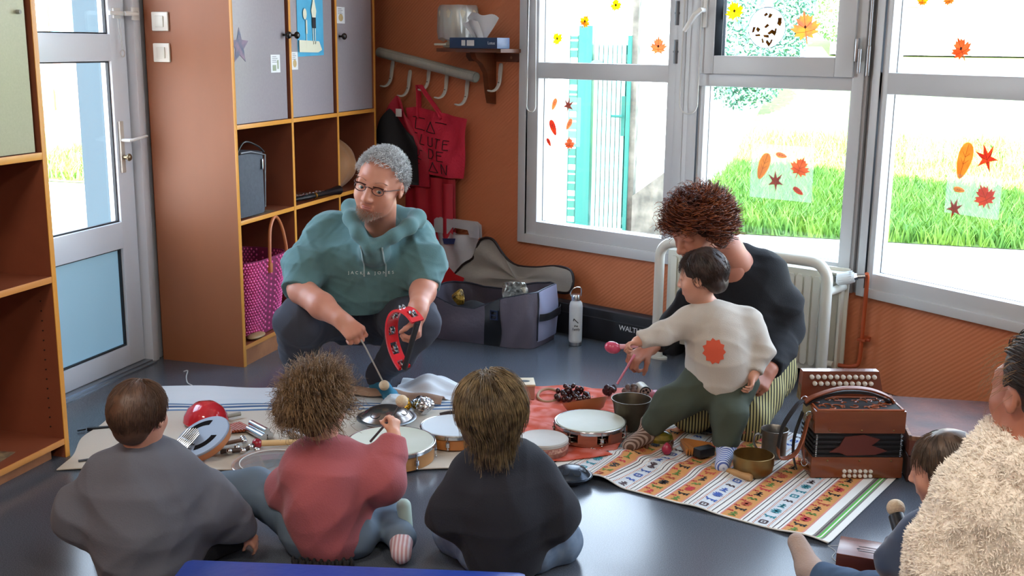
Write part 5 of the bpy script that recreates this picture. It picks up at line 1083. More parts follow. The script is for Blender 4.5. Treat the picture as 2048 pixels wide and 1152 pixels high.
b = MB(); b.grid(lambda u, v: (lambda p: (p[0], p[1] - .012 + .024 * v, p[2] - .008))(spline([(-.01, .085, .222), (.02, .080, .242), (.10, .075, .268), (.19, .078, .264), (.26, .085, .236), (.275, .09, .212)], 6)[int(round(u * 30))]), 30, 3, .006); b.build('strap_padding', M_leb, AC)
for (nm, m_, pts, w_) in (('shoulder_strap', M_leb, [(-.012, .085, .225), (-.04, .06, .215), (-.085, .03, .16), (-.105, .0, .10)], .014), ('shoulder_strap', M_lea, [(-.105, 0, .10), (-.10, -.012, .072), (-.06, -.015, .085), (-.03, .01, .13), (-.012, .03, .19)], .012), ('hand_strap', M_lea, [(-.003, .03, .195), (-.018, .022, .15), (-.022, .020, .09), (-.014, .02, .045)], .010), ('hand_strap', M_leb, [(-.012, .08, .19), (-.035, .07, .12), (-.04, .06, .06), (-.03, .05, .012)], .010)):
    P_ = spline(pts, 6); n_ = len(P_) - 1; b = MB(); b.grid(lambda u, v: (lambda p: (p[0], p[1], p[2]))((P_[int(round(u * n_))][0], P_[int(round(u * n_))][1] - w_ + 2 * w_ * v, P_[int(round(u * n_))][2])), n_, 3, .004); b.build(nm, m_, AC)
for p in ((-.010, .085, .228), (.272, .09, .215), (-.008, .03, .196), (-.016, .02, .045)):
    b = MB(); b.tube([(p[0] + .010 * math.cos(a), p[1], p[2] + .012 * math.sin(a)) for a in [2 * PI * i / 16 for i in range(16)]], .0018, 6, closed=True); b.build('buckle', M_steel, AC)
for p in ((.05, -.001, .157), (.15, -.001, .157), (.25, -.001, .157), (.05, -.001, .058), (.15, -.001, .058), (.25, -.001, .058), (.15, .006, .2195 - .001)):
    b = MB(); b.ell(p, (.003, .0018, .003), 10, 6); b.build('pin', M_brass, AC)
b = MB(); b.ell((-.001, .04, .18), (.002, .006, .006), 12, 8); b.build('strap_stud', M_steel, AC)
b = MB(); b.cyl((.245, .13, -.005), (.245, .13, .002), .008, n=12); b.cyl((.03, .13, -.005), (.03, .13, .002), .008, n=12); b.build('foot', M_black, AC) if False else None
# suitcase
SC_ = thing('suitcase', 'old brown suitcase lying flat against the right wall behind the accordion', 'suitcase', (.250, 3.50, 0), R(6.5))
b = MB(); b.box((0, 0, .002), (.56, .43, .085), .006); b.build('base', mat('dark_suitcase_side', '3A221C', rough=.5, noise=.5, nscale=12, col2='26150F'), SC_)
b = MB(); b.box((0, 0, .087), (.56, .43, .150), .006); b.build('lid', mat('worn_brown_fibre', '6E3826', rough=.55, noise=.9, nscale=9, col2='4A241A', bump=.2, bscale=60), SC_)
b = MB(); b.box((-.0015, -.0015, .138), (.56, .008, .152), .001); b.box((-.0015, -.0015, .138), (.008, .43, .152), .001); b.build('worn_edge', mat('worn_edge', '9A6E52', rough=.6, noise=.8, nscale=40, col2='5E3C2C'), SC_)
for y in (.10, .30): b = MB(); b.box((-.010, y - .018, .066), (-.0, y + .018, .108), .003); b.build('latch', mat('dark_latch', '2A2826', rough=.35, metal=.7), SC_)
b = MB(); b.tube(spline([(-.004, .15, .075), (-.03, .16, .070), (-.034, .20, .066), (-.03, .24, .070), (-.004, .25, .075)]), .006, 8); b.build('carry_handle', M_leb, SC_)
# slit drum at the right
SD = thing('wooden_slit_drum', 'small reddish wooden slit drum on the floor beside the denim leg', 'drum', (.048, 2.772, 0), R(-5))
b = MB(); b.box((0, 0, 0), (.20, .112, .060), .003); b.build('box_body', mat('dark_red_wood', '5E2A20', rough=.35, noise=.5, nscale=8, col2='45201A', stretch=(1, 6, 6)), SD)
b = MB(); b.box((0, 0, .060), (.20, .112, .064), .0015); b.build('top_board', mat('reddish_top_wood', '7A4A3E', rough=.25, noise=.5, nscale=8, col2='5E342A', stretch=(1, 6, 6)), SD)
b = MB(); b.box((.05, .035, .064), (.19, .0375, .0645)); b.box((.05, .062, .064), (.19, .0645, .0645)); b.cyl((.05, .048, .064), (.05, .048, .0645), .004, n=12); b.box((.05, .048, .064), (.17, .0495, .0645)); b.build('tongue_slots', mat('slot_dark', '140A08', rough=.7), SD)
# blue bench in the foreground
BN = thing('floor_mat', 'thick bright blue vinyl mat in the foreground behind the three children', 'mat', (-1.00, 2.03, 0), R(13))
b = MB(); b.box((-.34, -.42, 0), (.42, .05, .20), .018); b.build('mat_block', mat('royal_blue_vinyl', '1E3F9E', rough=.35, noise=.5, nscale=6, col2='16307E', bump=.3, bscale=14), BN)
b = MB(); b.tube([(-.32, .048, .185), (.40, .048, .185)], .003, 6); b.build('seam', mat('navy_seam', '122458', rough=.5), BN)

# ------------------------------------------------------------------ things held in hands (figure axes: local -Y faces the camera)
def held(name, label, cat, O): return thing(name, label, cat, O, TH)
TM_O = Vector((-1.815, 3.955, 0)); ca, sa = math.cos(TH), math.sin(TH)
def fig(O, p): return (O[0] + p[0] * ca - p[1] * sa, O[1] + p[0] * sa + p[1] * ca, p[2])
TN = Vector((-.80, -.60, -.10)).normalized(); TU = Vector((.20, -.10, .97)); TU = (TU - TN * TU.dot(TN)).normalized(); TV = TN.cross(TU)
TB_ = thing('jingle_tambourine', 'red plastic half-moon tambourine with silver jingles in the hand of the man', 'tambourine', fig(TM_O, (.262, -.578, .316)), TH)
def tp(a, r_, w_): p = TU * math.cos(a) * r_ * 1.14 - TV * math.sin(a) * r_ * 1.12 + TN * w_; return tuple(p)
A0_, A1_ = R(-168), R(28)
M_redp = mat('red_plastic', 'E0303A', rough=.2, coat=.4)
b = MB(); NA = 44
for r0, r1, w0, w1_ in ((.098, .106, -.024, -.013), (.098, .106, .013, .024)):
    b.grid(lambda u, v: tp(A0_ + (A1_ - A0_) * u, [r0, r1, r1, r0, r0][int(round(v * 4))], [w0, w0, w1_, w1_, w0][int(round(v * 4))]), NA, 4)
gaps = [R(d) for d in (-160, -126, -92, -58, -24, 10)]
for i in range(NA):
    a = A0_ + (A1_ - A0_) * (i + .5) / NA
    if min(abs(a - g_) for g_ in gaps) > R(9.5): d_ = (A1_ - A0_) / NA / 2 * 1.05; b.add([tp(a - d_, .098, -.02), tp(a + d_, .098, -.02), tp(a + d_, .098, .02), tp(a - d_, .098, .02), tp(a - d_, .106, -.02), tp(a + d_, .106, -.02), tp(a + d_, .106, .02), tp(a - d_, .106, .02)], [(0, 3, 2, 1), (4, 5, 6, 7), (0, 1, 5, 4), (1, 2, 6, 5), (2, 3, 7, 6), (3, 0, 4, 7)])
b.build('crescent_frame', M_redp, TB_, auto=40)
for g_ in gaps:
    for dx in (-.007, .007):
        c = Vector(tp(g_, .103, dx)); ax = (Vector(tp(g_, .103, 1)) - Vector(tp(g_, .103, 0))).normalized(); q = ax.to_track_quat('Z', 'Y').to_matrix().to_4x4(); b = MB(Matrix.Translation(c) @ q); b.lathe([(0, .0015), (.006, .004), (.0145, .001), (.015, 0), (.006, .0025), (0, 0)], 18); b.build('jingle', M_steel, TB_)
pa, pb = tp(A0_, .102, 0), tp(A1_, .102, 0); b = MB(); b.tube([pa, tuple(Vector(pa) * .72 + Vector(pb) * .28), tuple(Vector(pa) * .28 + Vector(pb) * .72), pb], [.011, .010, .010, .011], 10); b.build('grip', mat('black_rubber_grip', '16141A', rough=.5), TB_)
MLT = held('soft_mallet', 'thin stick with a cream ball head hanging from the other hand of the man', 'mallet', tuple(TM_O))
b = MB(); b.tube([(.095, -.562, .318), (.110, -.560, .290), (.166, -.536, .160)], .0028, 8); b.build('stick', mat('pale_rod', 'A8A49C', rough=.3), MLT); b = MB(); b.ell((.170, -.534, .145), .0185, 20, 14); b.build('ball_head', mat('cream_felt', 'C9B69A', rough=.85, bump=.3, bscale=200), MLT)
W_O = Vector((-.375, 3.804, 0))
PSk = held('pink_stick', 'thin pink stick pointing down from the far hand of the woman', 'stick', tuple(W_O)); b = MB(); b.tube([(-.285, .065, .255), (-.345, .05, .150)], .0045, 8); b.build('rod', mat('pink_plastic', 'D8788C', rough=.3), PSk)
MR = held('maraca', 'pink maraca held out by the toddler', 'maraca', (-.373, 3.645, 0)); b = MB(); b.ell((-.352, -.118, .371), (.027, .020, .020), rot=Euler((0, R(15), 0)).to_matrix()); b.build('maraca_head', mat('pink_maraca', 'C04A66', rough=.2), MR); b = MB(); b.tube([(-.33, -.118, .374), (-.27, -.117, .377)], [.009, .006], 10); b.build('handle', mat('pale_pink_handle', 'D8A0AC', rough=.3), MR)
RT = held('red_tipped_stick', 'short white stick with a red tip in the near hand of the woman', 'stick', tuple(W_O)); b = MB(); b.tube([(.065, -.19, .198), (.005, -.225, .170)], .003, 8); b.build('rod', mat('white_rod', 'C8BEB4', rough=.4), RT); b = MB(); b.tube([(.065, -.19, .198), (.045, -.202, .189)], .0042, 8); b.build('red_tip', mat('red_tip', 'B82A30', rough=.4), RT)
K2 = Vector((-1.236, 2.485, 0)); KMt = held('drum_mallet', 'dark stick with a cream ball head raised by the pink child', 'mallet', tuple(K2)); b = MB(); b.tube([(.182, .125, .375), (.165, .135, .345), (.098, .150, .262)], .0035, 8); b.build('stick', mat('dark_grey_rod', '5A5C5E', rough=.35), KMt); b = MB(); b.ell((.188, .120, .388), .017, 20, 14); b.build('ball_head', bpy.data.materials['cream_felt'], KMt)
CMt = held('felt_mallet', 'short mallet with a cream ball and black neck held by the lap child', 'mallet', (.267, 2.435, 0)); b = MB(); b.ell((-.048, .182, .275), .021, 20, 14); b.build('ball_head', bpy.data.materials['cream_felt'], CMt); b = MB(); b.cyl((-.050, .170, .262), (-.046, .140, .238), .018, .020, n=16); b.build('black_neck', M_black, CMt); b = MB(); b.cyl((-.048, .15, .25), (-.03, .125, .225), .005, n=10); b.build('stick', M_black, CMt)
# ------------------------------------------------------------------ autumn leaves on the panes
def translucent(name, c1, c2, sc=25):
    m = bpy.data.materials.new(name); m.use_nodes = True; n = m.node_tree.nodes; l = m.node_tree.links
    for x in list(n):
        if x.type != 'OUTPUT_MATERIAL': n.remove(x)
    out = [x for x in n if x.type == 'OUTPUT_MATERIAL'][0]; tl = n.new('ShaderNodeBsdfTranslucent'); df = n.new('ShaderNodeBsdfDiffuse'); mx = n.new('ShaderNodeMixShader'); mx.inputs[0].default_value = .88
    tc = n.new('ShaderNodeTexCoord'); nz = n.new('ShaderNodeTexNoise'); nz.inputs['Scale'].default_value = sc; nz.inputs['Detail'].default_value = 4; r = n.new('ShaderNodeValToRGB'); r.color_ramp.elements[0].position = .4; r.color_ramp.elements[1].position = .6
    r.color_ramp.elements[0].color = (*hexc(c1), 1); r.color_ramp.elements[1].color = (*hexc(c2), 1)
    l.new(tc.outputs['Object'], nz.inputs['Vector']); l.new(nz.outputs['Fac'], r.inputs['Fac'])
    for s_ in (tl, df): l.new(r.outputs['Color'], s_.inputs['Color'])
    l.new(df.outputs[0], mx.inputs[1]); l.new(tl.outputs[0], mx.inputs[2]); l.new(mx.outputs[0], out.inputs['Surface']); return m
LM = {'yellow': translucent('yellow_leaf', 'EACB20', 'EEDC50'), 'yo': translucent('yellow_orange_leaf', 'E6C434', 'D88E48'), 'orange': translucent('orange_leaf', 'D8875F', 'C8704A'), 'red': translucent('red_leaf', 'B8564A', 'C8684C'), 'dark': translucent('dark_red_leaf', '9A4A44', 'A85A44'), 'coral': translucent('coral_leaf', 'DC9070', 'DE9C70'), 'tan': translucent('tan_leaf', 'D49A5A', 'C88A50'), 'pink': translucent('pink_orange_leaf', 'E0907A', 'E0AE6A')}
def maple(s_, j=0):
    H_ = [(.03, -1), (.04, -.55), (.45, -.75), (.40, -.52), (.80, -.45), (.62, -.28), (1.0, .05), (.72, .06), (.78, .28), (.42, .16), (.55, .60), (.36, .52), (.22, .75), (.12, .62)]
    P_ = H_ + [(0, 1.0)] + [(-x, z) for x, z in H_[::-1]]
    return [(x * s_, z * s_) for x, z in P_]
def star5(s_): 
    P_ = [(0, -1.0), (.16, -.25), (.85, -.35), (.36, .06), (.75, .75), (.18, .36), (.0, 1.1), (-.18, .36), (-.75, .75), (-.36, .06), (-.85, -.35), (-.16, -.25)]; return [(x * s_, z * s_) for x, z in P_]
def oval(s_): return [(.42 * s_ * math.sin(t) * (1 - .25 * math.cos(t)), -s_ * math.cos(t)) for t in [2 * PI * i / 20 for i in range(20)]]
def leaf(wall, u, z, s_, kind, col, ang, label, spot=False, grp='autumn leaf stickers on the windows'):
    out = {'m': maple, 's': star5, 'o': oval}[kind](s_); a = R(ang); out = [(x * math.cos(a) - y * math.sin(a), x * math.sin(a) + y * math.cos(a)) for x, y in out]
    y0 = .018 if wall == 'm' else .028
    T = thing('leaf_sticker', label, 'leaf sticker', (w2 if wall == 'r' else w1)(u, -y0 + .0015, z), Q2 if wall == 'r' else Q1, grp)
    b = MB(); b.prism(out, -.0006, .0006, axis='y'); b.build('leaf_blade', LM[col], T, smooth=False)
    b = MB(); vein = [(0, -.9), (0, .8)]; 
    for (p, q) in ([((0, -.85), (0, .8)), ((0, -.1), (.6, .4)), ((0, -.1), (-.6, .4)), ((0, -.3), (.6, -.25)), ((0, -.3), (-.6, -.25))] if kind != 'o' else [((0, -.9), (0, .9)), ((0, -.2), (.25, .1)), ((0, -.2), (-.25, .1)), ((0, .2), (.22, .45)), ((0, .2), (-.22, .45))]):
        pp = [(x * s_ * math.cos(a) - y * s_ * math.sin(a), x * s_ * math.sin(a) + y * s_ * math.cos(a)) for x, y in (p, q)]; b.tube([(pp[0][0], -.0008, pp[0][1]), (pp[1][0], -.0008, pp[1][1])], .0006, 4)
    if spot: b.ell((0, -.001, 0), (.005, .001, .006), 10, 6)
    b.build('leaf_veins', mat('leaf_vein', '5A2A14', rough=.7), T)
leaf('l', .977, 1.352, .036, 'm', 'yellow', 40, 'yellow maple leaf sticker low in the upper left pane', True); leaf('l', 1.135, 1.430, .034, 'm', 'yo', -30, 'yellow and orange maple leaf sticker above the green gate post', True); leaf('l', 1.305, 1.50, .034, 'm', 'yellow', 10, 'pale yellow maple leaf sticker at the top of the left window', True); leaf('l', 1.537, 1.322, .046, 'm', 'coral', 0, 'coral maple leaf sticker right of the stone pillar in the upper left pane', True)
leaf('l', .966, 1.048, .030, 'o', 'coral', -22, 'small coral oval leaf sticker, top left of the lower left pane'); leaf('l', 1.050, 1.044, .036, 's', 'dark', -10, 'dark pointed star leaf sticker in the lower left pane'); leaf('l', .962, .937, .040, 'o', 'red', 25, 'largest red oval leaf sticker in the lower left pane'); leaf('l', 1.057, .958, .030, 'o', 'coral', -30, 'red-pink oval leaf sticker right of the largest oval one'); leaf('l', .938, .866, .022, 'o', 'red', 32, 'smallest red oval leaf sticker, lowest left in the lower left pane'); leaf('l', 1.062, .867, .034, 'm', 'orange', 5, 'orange-red maple leaf sticker, lowest in the lower left pane')
leaf('m', 1.908, 1.468, .046, 'm', 'yellow', 20, 'bright yellow maple leaf sticker in the upper middle pane', True); leaf('m', 2.228, 1.403, .066, 'm', 'pink', 10, 'large pink-orange maple leaf sticker right of the pumpkin sticker', True)
leaf('l', 2.076, .838, .058, 'o', 'tan', -18, 'tan oval leaf sticker, left in the lower middle pane'); leaf('l', 2.154, .888, .026, 'o', 'coral', 80, 'small coral oval leaf sticker at the top of the lower middle group'); leaf('l', 2.240, .845, .048, 'm', 'orange', -20, 'brown-orange maple leaf sticker, right in the lower middle pane'); leaf('l', 2.135, .778, .042, 's', 'dark', 5, 'dark red star leaf sticker above the head of the woman'); leaf('l', 2.238, .748, .026, 'o', 'red', 60, 'small red oval leaf sticker, lowest in the lower middle pane')
leaf('r', .330, 1.325, .046, 'm', 'orange', 25, 'orange maple leaf sticker in the upper right pane', True); leaf('r', .151, 1.497, .026, 'm', 'yo', 0, 'yellow leaf sticker tip at the top left of the right window'); leaf('r', .262, 1.497, .026, 'm', 'tan', 15, 'tan leaf sticker tip at the top of the right window')
leaf('r', .386, .930, .068, 'o', 'tan', -12, 'large orange-brown oval leaf sticker in the lower right pane'); leaf('r', .475, .945, .050, 's', 'red', 20, 'red star leaf sticker right of the large oval one'); leaf('r', .377, .824, .024, 'o', 'tan', 85, 'small orange oval leaf sticker lying sideways in the lower right pane'); leaf('r', .482, .812, .048, 'm', 'red', 30, 'red maple leaf sticker, right in the lower right pane'); leaf('r', .364, .752, .038, 's', 'dark', -15, 'small dark red star leaf sticker, lowest in the lower right pane')
# clear plastic sheets the leaves are laminated in
M_lam = glass_mat('laminate_film', (.90, .96, .92), rough=.15, frost=.10, amt=.03)
for wl_, u0, u1, z0, z1, lb in (('l', 1.03, 1.125, .855, 1.085, 'clear laminated sheet behind the star leaf in the left window'), ('l', 2.02, 2.30, .705, .93, 'clear laminated sheet holding the leaves in the middle window'), ('r', .325, .545, .735, .88, 'clear laminated sheet holding the leaves in the right window')):
    b = MB(); b.box((0, 0, 0), (u1 - u0, .0006, z1 - z0)); o = b.build('laminated_sheet', M_lam, None, loc=(w2 if wl_ == 'r' else w1)(u0, -.0240, z0), rotz=Q2 if wl_ == 'r' else Q1, smooth=False); props(o, lb, 'plastic sheet')
PK_ = thing('pumpkin_sticker', 'round white paper pumpkin with tan scraps stuck on the upper middle pane', 'sticker', w1(2.060, -.0165, 1.400), Q1)
b = MB(); b.prism([(.083 * math.cos(t), .082 * math.sin(t)) for t in [2 * PI * i / 36 for i in range(36)]], -.0005, .0005, axis='y'); b.prism([(-.02, .078), (-.012, .108), (.016, .108), (.02, .078)], -.0005, .0005, axis='y'); b.build('paper_disc', translucent('white_paper_backlit', 'C8CCD2', 'D8DCE0'), PK_, smooth=False)
b = MB(); rr = random.Random(17)
for i in range(15):
    a, r_ = rr.uniform(0, 6.28), .066 * math.sqrt(rr.random()); cx, cz, t = r_ * math.cos(a), r_ * math.sin(a), rr.uniform(0, 3); w_, h_ = rr.uniform(.004, .009), rr.uniform(.008, .014)
    b.prism([(cx + x * math.cos(t) - y * math.sin(t), cz + x * math.sin(t) + y * math.cos(t)) for x, y in ((-w_, -h_), (w_, -h_ * .8), (w_ * .7, h_), (-w_ * .8, h_ * .7))], -.0012, -.0006, axis='y')
b.build('paper_scraps', translucent('tan_scraps', '8A5A22', '9A6E30'), PK_, smooth=False)
b = MB(); b.tube([(.083 * math.cos(t), -.001, .082 * math.sin(t)) for t in [2 * PI * i / 36 for i in range(36)]], .0012, 5, closed=True); b.build('outline', mat('pencil_grey', '8A8E98', rough=.6), PK_)
# ------------------------------------------------------------------ organic shapes (distance fields turned into one continuous surface)
class Sdf:
    def __init__(s, lo, hi, h):
        s.lo = np.array(lo, np.float32); s.h = h; s.n = [int((hi[i] - lo[i]) / h) + 2 for i in range(3)]
        s.ax = [s.lo[i] + h * np.arange(s.n[i], dtype=np.float32) for i in range(3)]
        s.g = np.full(s.n, 0.2, np.float32)
    def _blk(s, lo, hi):
        sl = []
        for i in range(3):
            a = max(0, int((lo[i] - s.lo[i]) / s.h) - 1); b = min(s.n[i], int((hi[i] - s.lo[i]) / s.h) + 3)
            if b <= a: return None, None
            sl.append(slice(a, b))
        return tuple(sl), np.meshgrid(s.ax[0][sl[0]], s.ax[1][sl[1]], s.ax[2][sl[2]], indexing='ij', sparse=True)
    def _mix(s, sl, d, k, op='u'):
        g = s.g[sl]
        if op == 'u':
            if k > 0: hh = np.maximum(k - np.abs(g - d), 0) / k; r = np.minimum(g, d) - hh * hh * k * .25
            else: r = np.minimum(g, d)
        elif op == 's':
            d = -d
            if k > 0: hh = np.maximum(k - np.abs(g - d), 0) / k; r = np.maximum(g, d) + hh * hh * k * .25
            else: r = np.maximum(g, d)
        s.g[sl] = r
    def cap(s, a, b, ra, rb=None, k=.03, op='u', sq=None):
        rb = ra if rb is None else rb; a = np.array(a, float); b = np.array(b, float); m = max(ra, rb) + k + .02
        sl, c = s._blk(np.minimum(a, b) - m, np.maximum(a, b) + m)
        if sl is None: return s
        ab = b - a; L = float(ab @ ab) + 1e-12; X, Y, Z = c[0] - a[0], c[1] - a[1], c[2] - a[2]
        t = np.clip((X * ab[0] + Y * ab[1] + Z * ab[2]) / L, 0, 1)
        d = np.sqrt((X - t * ab[0]) ** 2 + (Y - t * ab[1]) ** 2 + (Z - t * ab[2]) ** 2) - (ra + (rb - ra) * t)
        s._mix(sl, d.astype(np.float32), k, op); return s
    def chain(s, pts, k=.03):
        for i in range(len(pts) - 1): s.cap(pts[i][0], pts[i + 1][0], pts[i][1], pts[i + 1][1], k)
        return s
    def cone(s, a, b, ra, rb, k=.02, e=.006, op='u'):
        """flat-ended cone"""
        a = np.array(a, float); b = np.array(b, float); m = max(ra, rb) + k + .02
        sl, c = s._blk(np.minimum(a, b) - m, np.maximum(a, b) + m)
        if sl is None: return s
        ab = b - a; L = math.sqrt(float(ab @ ab)); u = ab / L; X, Y, Z = c[0] - a[0], c[1] - a[1], c[2] - a[2]
        t = X * u[0] + Y * u[1] + Z * u[2]
        q = np.sqrt(np.maximum(X * X + Y * Y + Z * Z - t * t, 0)) - (ra + (rb - ra) * np.clip(t / L, 0, 1)) + e
        w = np.abs(t - L / 2) - L / 2 + e
        d = np.minimum(np.maximum(q, w), 0) + np.sqrt(np.maximum(q, 0) ** 2 + np.maximum(w, 0) ** 2) - e
        s._mix(sl, d.astype(np.float32), k, op); return s
    def ell(s, c, r, rot=None, k=.03, op='u'):
        c0 = np.array(c, float); r = np.array(r, float); m = float(r.max()) + k + .02
        sl, C = s._blk(c0 - m, c0 + m)
        if sl is None: return s
        X, Y, Z = C[0] - c0[0], C[1] - c0[1], C[2] - c0[2]
        if rot is not None:
            A = np.array(rot, float)   # columns are the ellipsoid's own axes
            x, y, z = [A[0, i] * X + A[1, i] * Y + A[2, i] * Z for i in range(3)]
        else: x, y, z = X, Y, Z
        k0 = np.sqrt((x / r[0]) ** 2 + (y / r[1]) ** 2 + (z / r[2]) ** 2); k1 = np.sqrt((x / r[0] ** 2) ** 2 + (y / r[1] ** 2) ** 2 + (z / r[2] ** 2) ** 2) + 1e-9
        d = k0 * (k0 - 1) / k1
        s._mix(sl, d.astype(np.float32), k, op); return s
    def plane(s, p, n):
        """cut away what lies on the side n points to"""
        sl, C = s._blk(s.lo, s.lo + np.array(s.n) * s.h); n = np.array(n, float); n /= np.linalg.norm(n)
        d = (C[0] - p[0]) * n[0] + (C[1] - p[1]) * n[1] + (C[2] - p[2]) * n[2]
        s.g = np.maximum(s.g, d.astype(np.float32)); return s
    def folds(s, amp, f=24.0, seed=0, dirs=None):
        rr = np.random.RandomState(seed); X, Y, Z = np.meshgrid(*s.ax, indexing='ij', sparse=True); d = 0
        for i in range(4):
            v = rr.normal(size=3); v /= np.linalg.norm(v); w = rr.normal(size=3); w /= np.linalg.norm(w); ff = f * (1 + .5 * i)
            ph = (w[0] * X + w[1] * Y + w[2] * Z) * ff * .55 + rr.rand() * 6
            d = d + (1 - np.abs(np.sin((v[0] * X + v[1] * Y + v[2] * Z) * ff * .5 + 1.3 * np.sin(ph) + rr.rand() * 6))) * amp / (1 + .5 * i)
        s.g = (s.g - (d - amp * .9)).astype(np.float32); return s
    def mesh(s):
        g = vdb.FloatGrid(); g.background = 0.2; g.copyFromArray(s.g, tolerance=0.0)
        p, t, q = g.convertToPolygons(isovalue=0.0, adaptivity=0.0)
        return p * s.h + s.lo, q
def mesh_from(parts, name, m, parent, loc=(0, 0, 0), rotz=0.0, smooth_it=1):
    V = []; Q = []; k = 0
    for p, q in parts: V.append(p); Q.append(q[:, ::-1].astype(np.int64) + k); k += len(p)
    V = np.concatenate(V); Q = np.concatenate(Q)
    me = bpy.data.meshes.new(name); me.vertices.add(len(V)); me.vertices.foreach_set('co', V.astype(np.float32).ravel())
    me.loops.add(len(Q) * 4); me.loops.foreach_set('vertex_index', Q.ravel().astype(np.int32))
    me.polygons.add(len(Q)); me.polygons.foreach_set('loop_start', np.arange(0, len(Q) * 4, 4, dtype=np.int32)); me.polygons.foreach_set('loop_total', np.full(len(Q), 4, np.int32))
    me.update(calc_edges=True); me.validate(); me.shade_smooth()
    # the surface has to face outwards: compare with the volume's sign
    v = np.array([x for x in V[Q[:, 0]]]); a = V[Q[:, 1]] - V[Q[:, 0]]; b = V[Q[:, 2]] - V[Q[:, 0]]
    if float(np.sum(np.einsum('ij,ij->i', v, np.cross(a, b)))) < 0: me.flip_normals()
    for x in (m if isinstance(m, (list, tuple)) else [m]): me.materials.append(x)
    o = bpy.data.objects.new(name, me); place(o, parent, loc, rotz); return o
def nrm(v): v = np.array(v, float); return v / np.linalg.norm(v)
def basis(up, fw):
    """columns: right of the face, forward, up"""
    up = nrm(up); fw = np.array(fw, float); fw = nrm(fw - up * (up @ fw)); rt = np.cross(fw, up); return np.array([rt, fw, up]).T
def head(F, c, B, h, ears=True, nose=1.0, brow=1.0, jaw=1.0, child=False):
    c = np.array(c, float); P = lambda x, y, z: tuple(c + B @ (np.array([x, y, z]) * h))
    r3 = lambda a, b, d: (a * h, b * h, d * h)
    E_ = lambda p, r, k=.05, op='u': F.ell(P(*p), r3(*r), B, k * h, op)
    E_((0, -.07, .13), (.315, .39, .36)); E_((0, .07, -.06), (.27, .30, .38), .08)
    E_((0, .09, -.26), (.215 * jaw, .23, .20), .10); E_((0, .22, -.40), (.10 * jaw, .08, .075), .08)
    E_((.15, .21, -.13), (.11, .11, .12), .08); E_((-.15, .21, -.13), (.11, .11, .12), .08)
    F.cap(P(-.15, .29, .085), P(.15, .29, .085), .055 * h * brow, .055 * h * brow, .06 * h)
    for sx in (-1, 1):
        E_((sx * .135, .375, .0), (.075, .06, .045), .05, 's'); E_((sx * .13, .275, .0), (.075, .075, .06), .03)
        F.cap(P(sx * .055, .354, .036), P(sx * .21, .303, .022), .020 * h, .020 * h, .02 * h)
        F.cap(P(sx * .06, .35, -.05), P(sx * .20, .29, -.045), .010 * h, .010 * h, .03 * h)
    F.cap(P(0, .335, .05), P(0, .42, -.14), .035 * h, .048 * h * nose, .05 * h)
    E_((.048, .385, -.155), (.035 * nose, .045, .03), .03); E_((-.048, .385, -.155), (.035 * nose, .045, .03), .03)
    F.cap(P(-.07, .335, -.245), P(.07, .335, -.245), .018 * h, .018 * h, .03 * h); F.cap(P(-.055, .335, -.295), P(.055, .335, -.295), .022 * h, .022 * h, .03 * h)
    F.cap(P(-.09, .375, -.270), P(.09, .375, -.270), .010 * h, .010 * h, .02 * h, 's')
    if ears:
        for sx in (-1, 1):
            E_((sx * .325, -.03, -.02), (.028, .075, .105), .03); E_((sx * .35, -.015, -.0), (.016, .04, .06), .02, 's')
    return P
def eyes(parent, P, B, h, look=(0, 1, -.15), iris='5A6E78', ey=.293):
    for sx in (-1, 1):
        e = MB(); e.ell(P(sx * .13, ey, .0), .061 * h, 20, 14); eb = e.build('eye', mat('eye_white', 'D8D4CC', rough=.15), parent)
        d = nrm(B @ np.array(look, float)); c = np.array(P(sx * .13, ey, .0)); q = Vector(d).to_track_quat('Z', 'Y').to_matrix()
        e = MB(); e.ell(tuple(c + d * .048 * h), (.030 * h, .030 * h, .016 * h), 16, 8, rot=q); e.build('iris', mat('iris_' + iris, iris, rough=.1), eb)
        e = MB(); e.ell(tuple(c + d * .057 * h), (.014 * h, .014 * h, .009 * h), 12, 8, rot=q); e.build('pupil', mat('pupil', '08080A', rough=.1), eb)
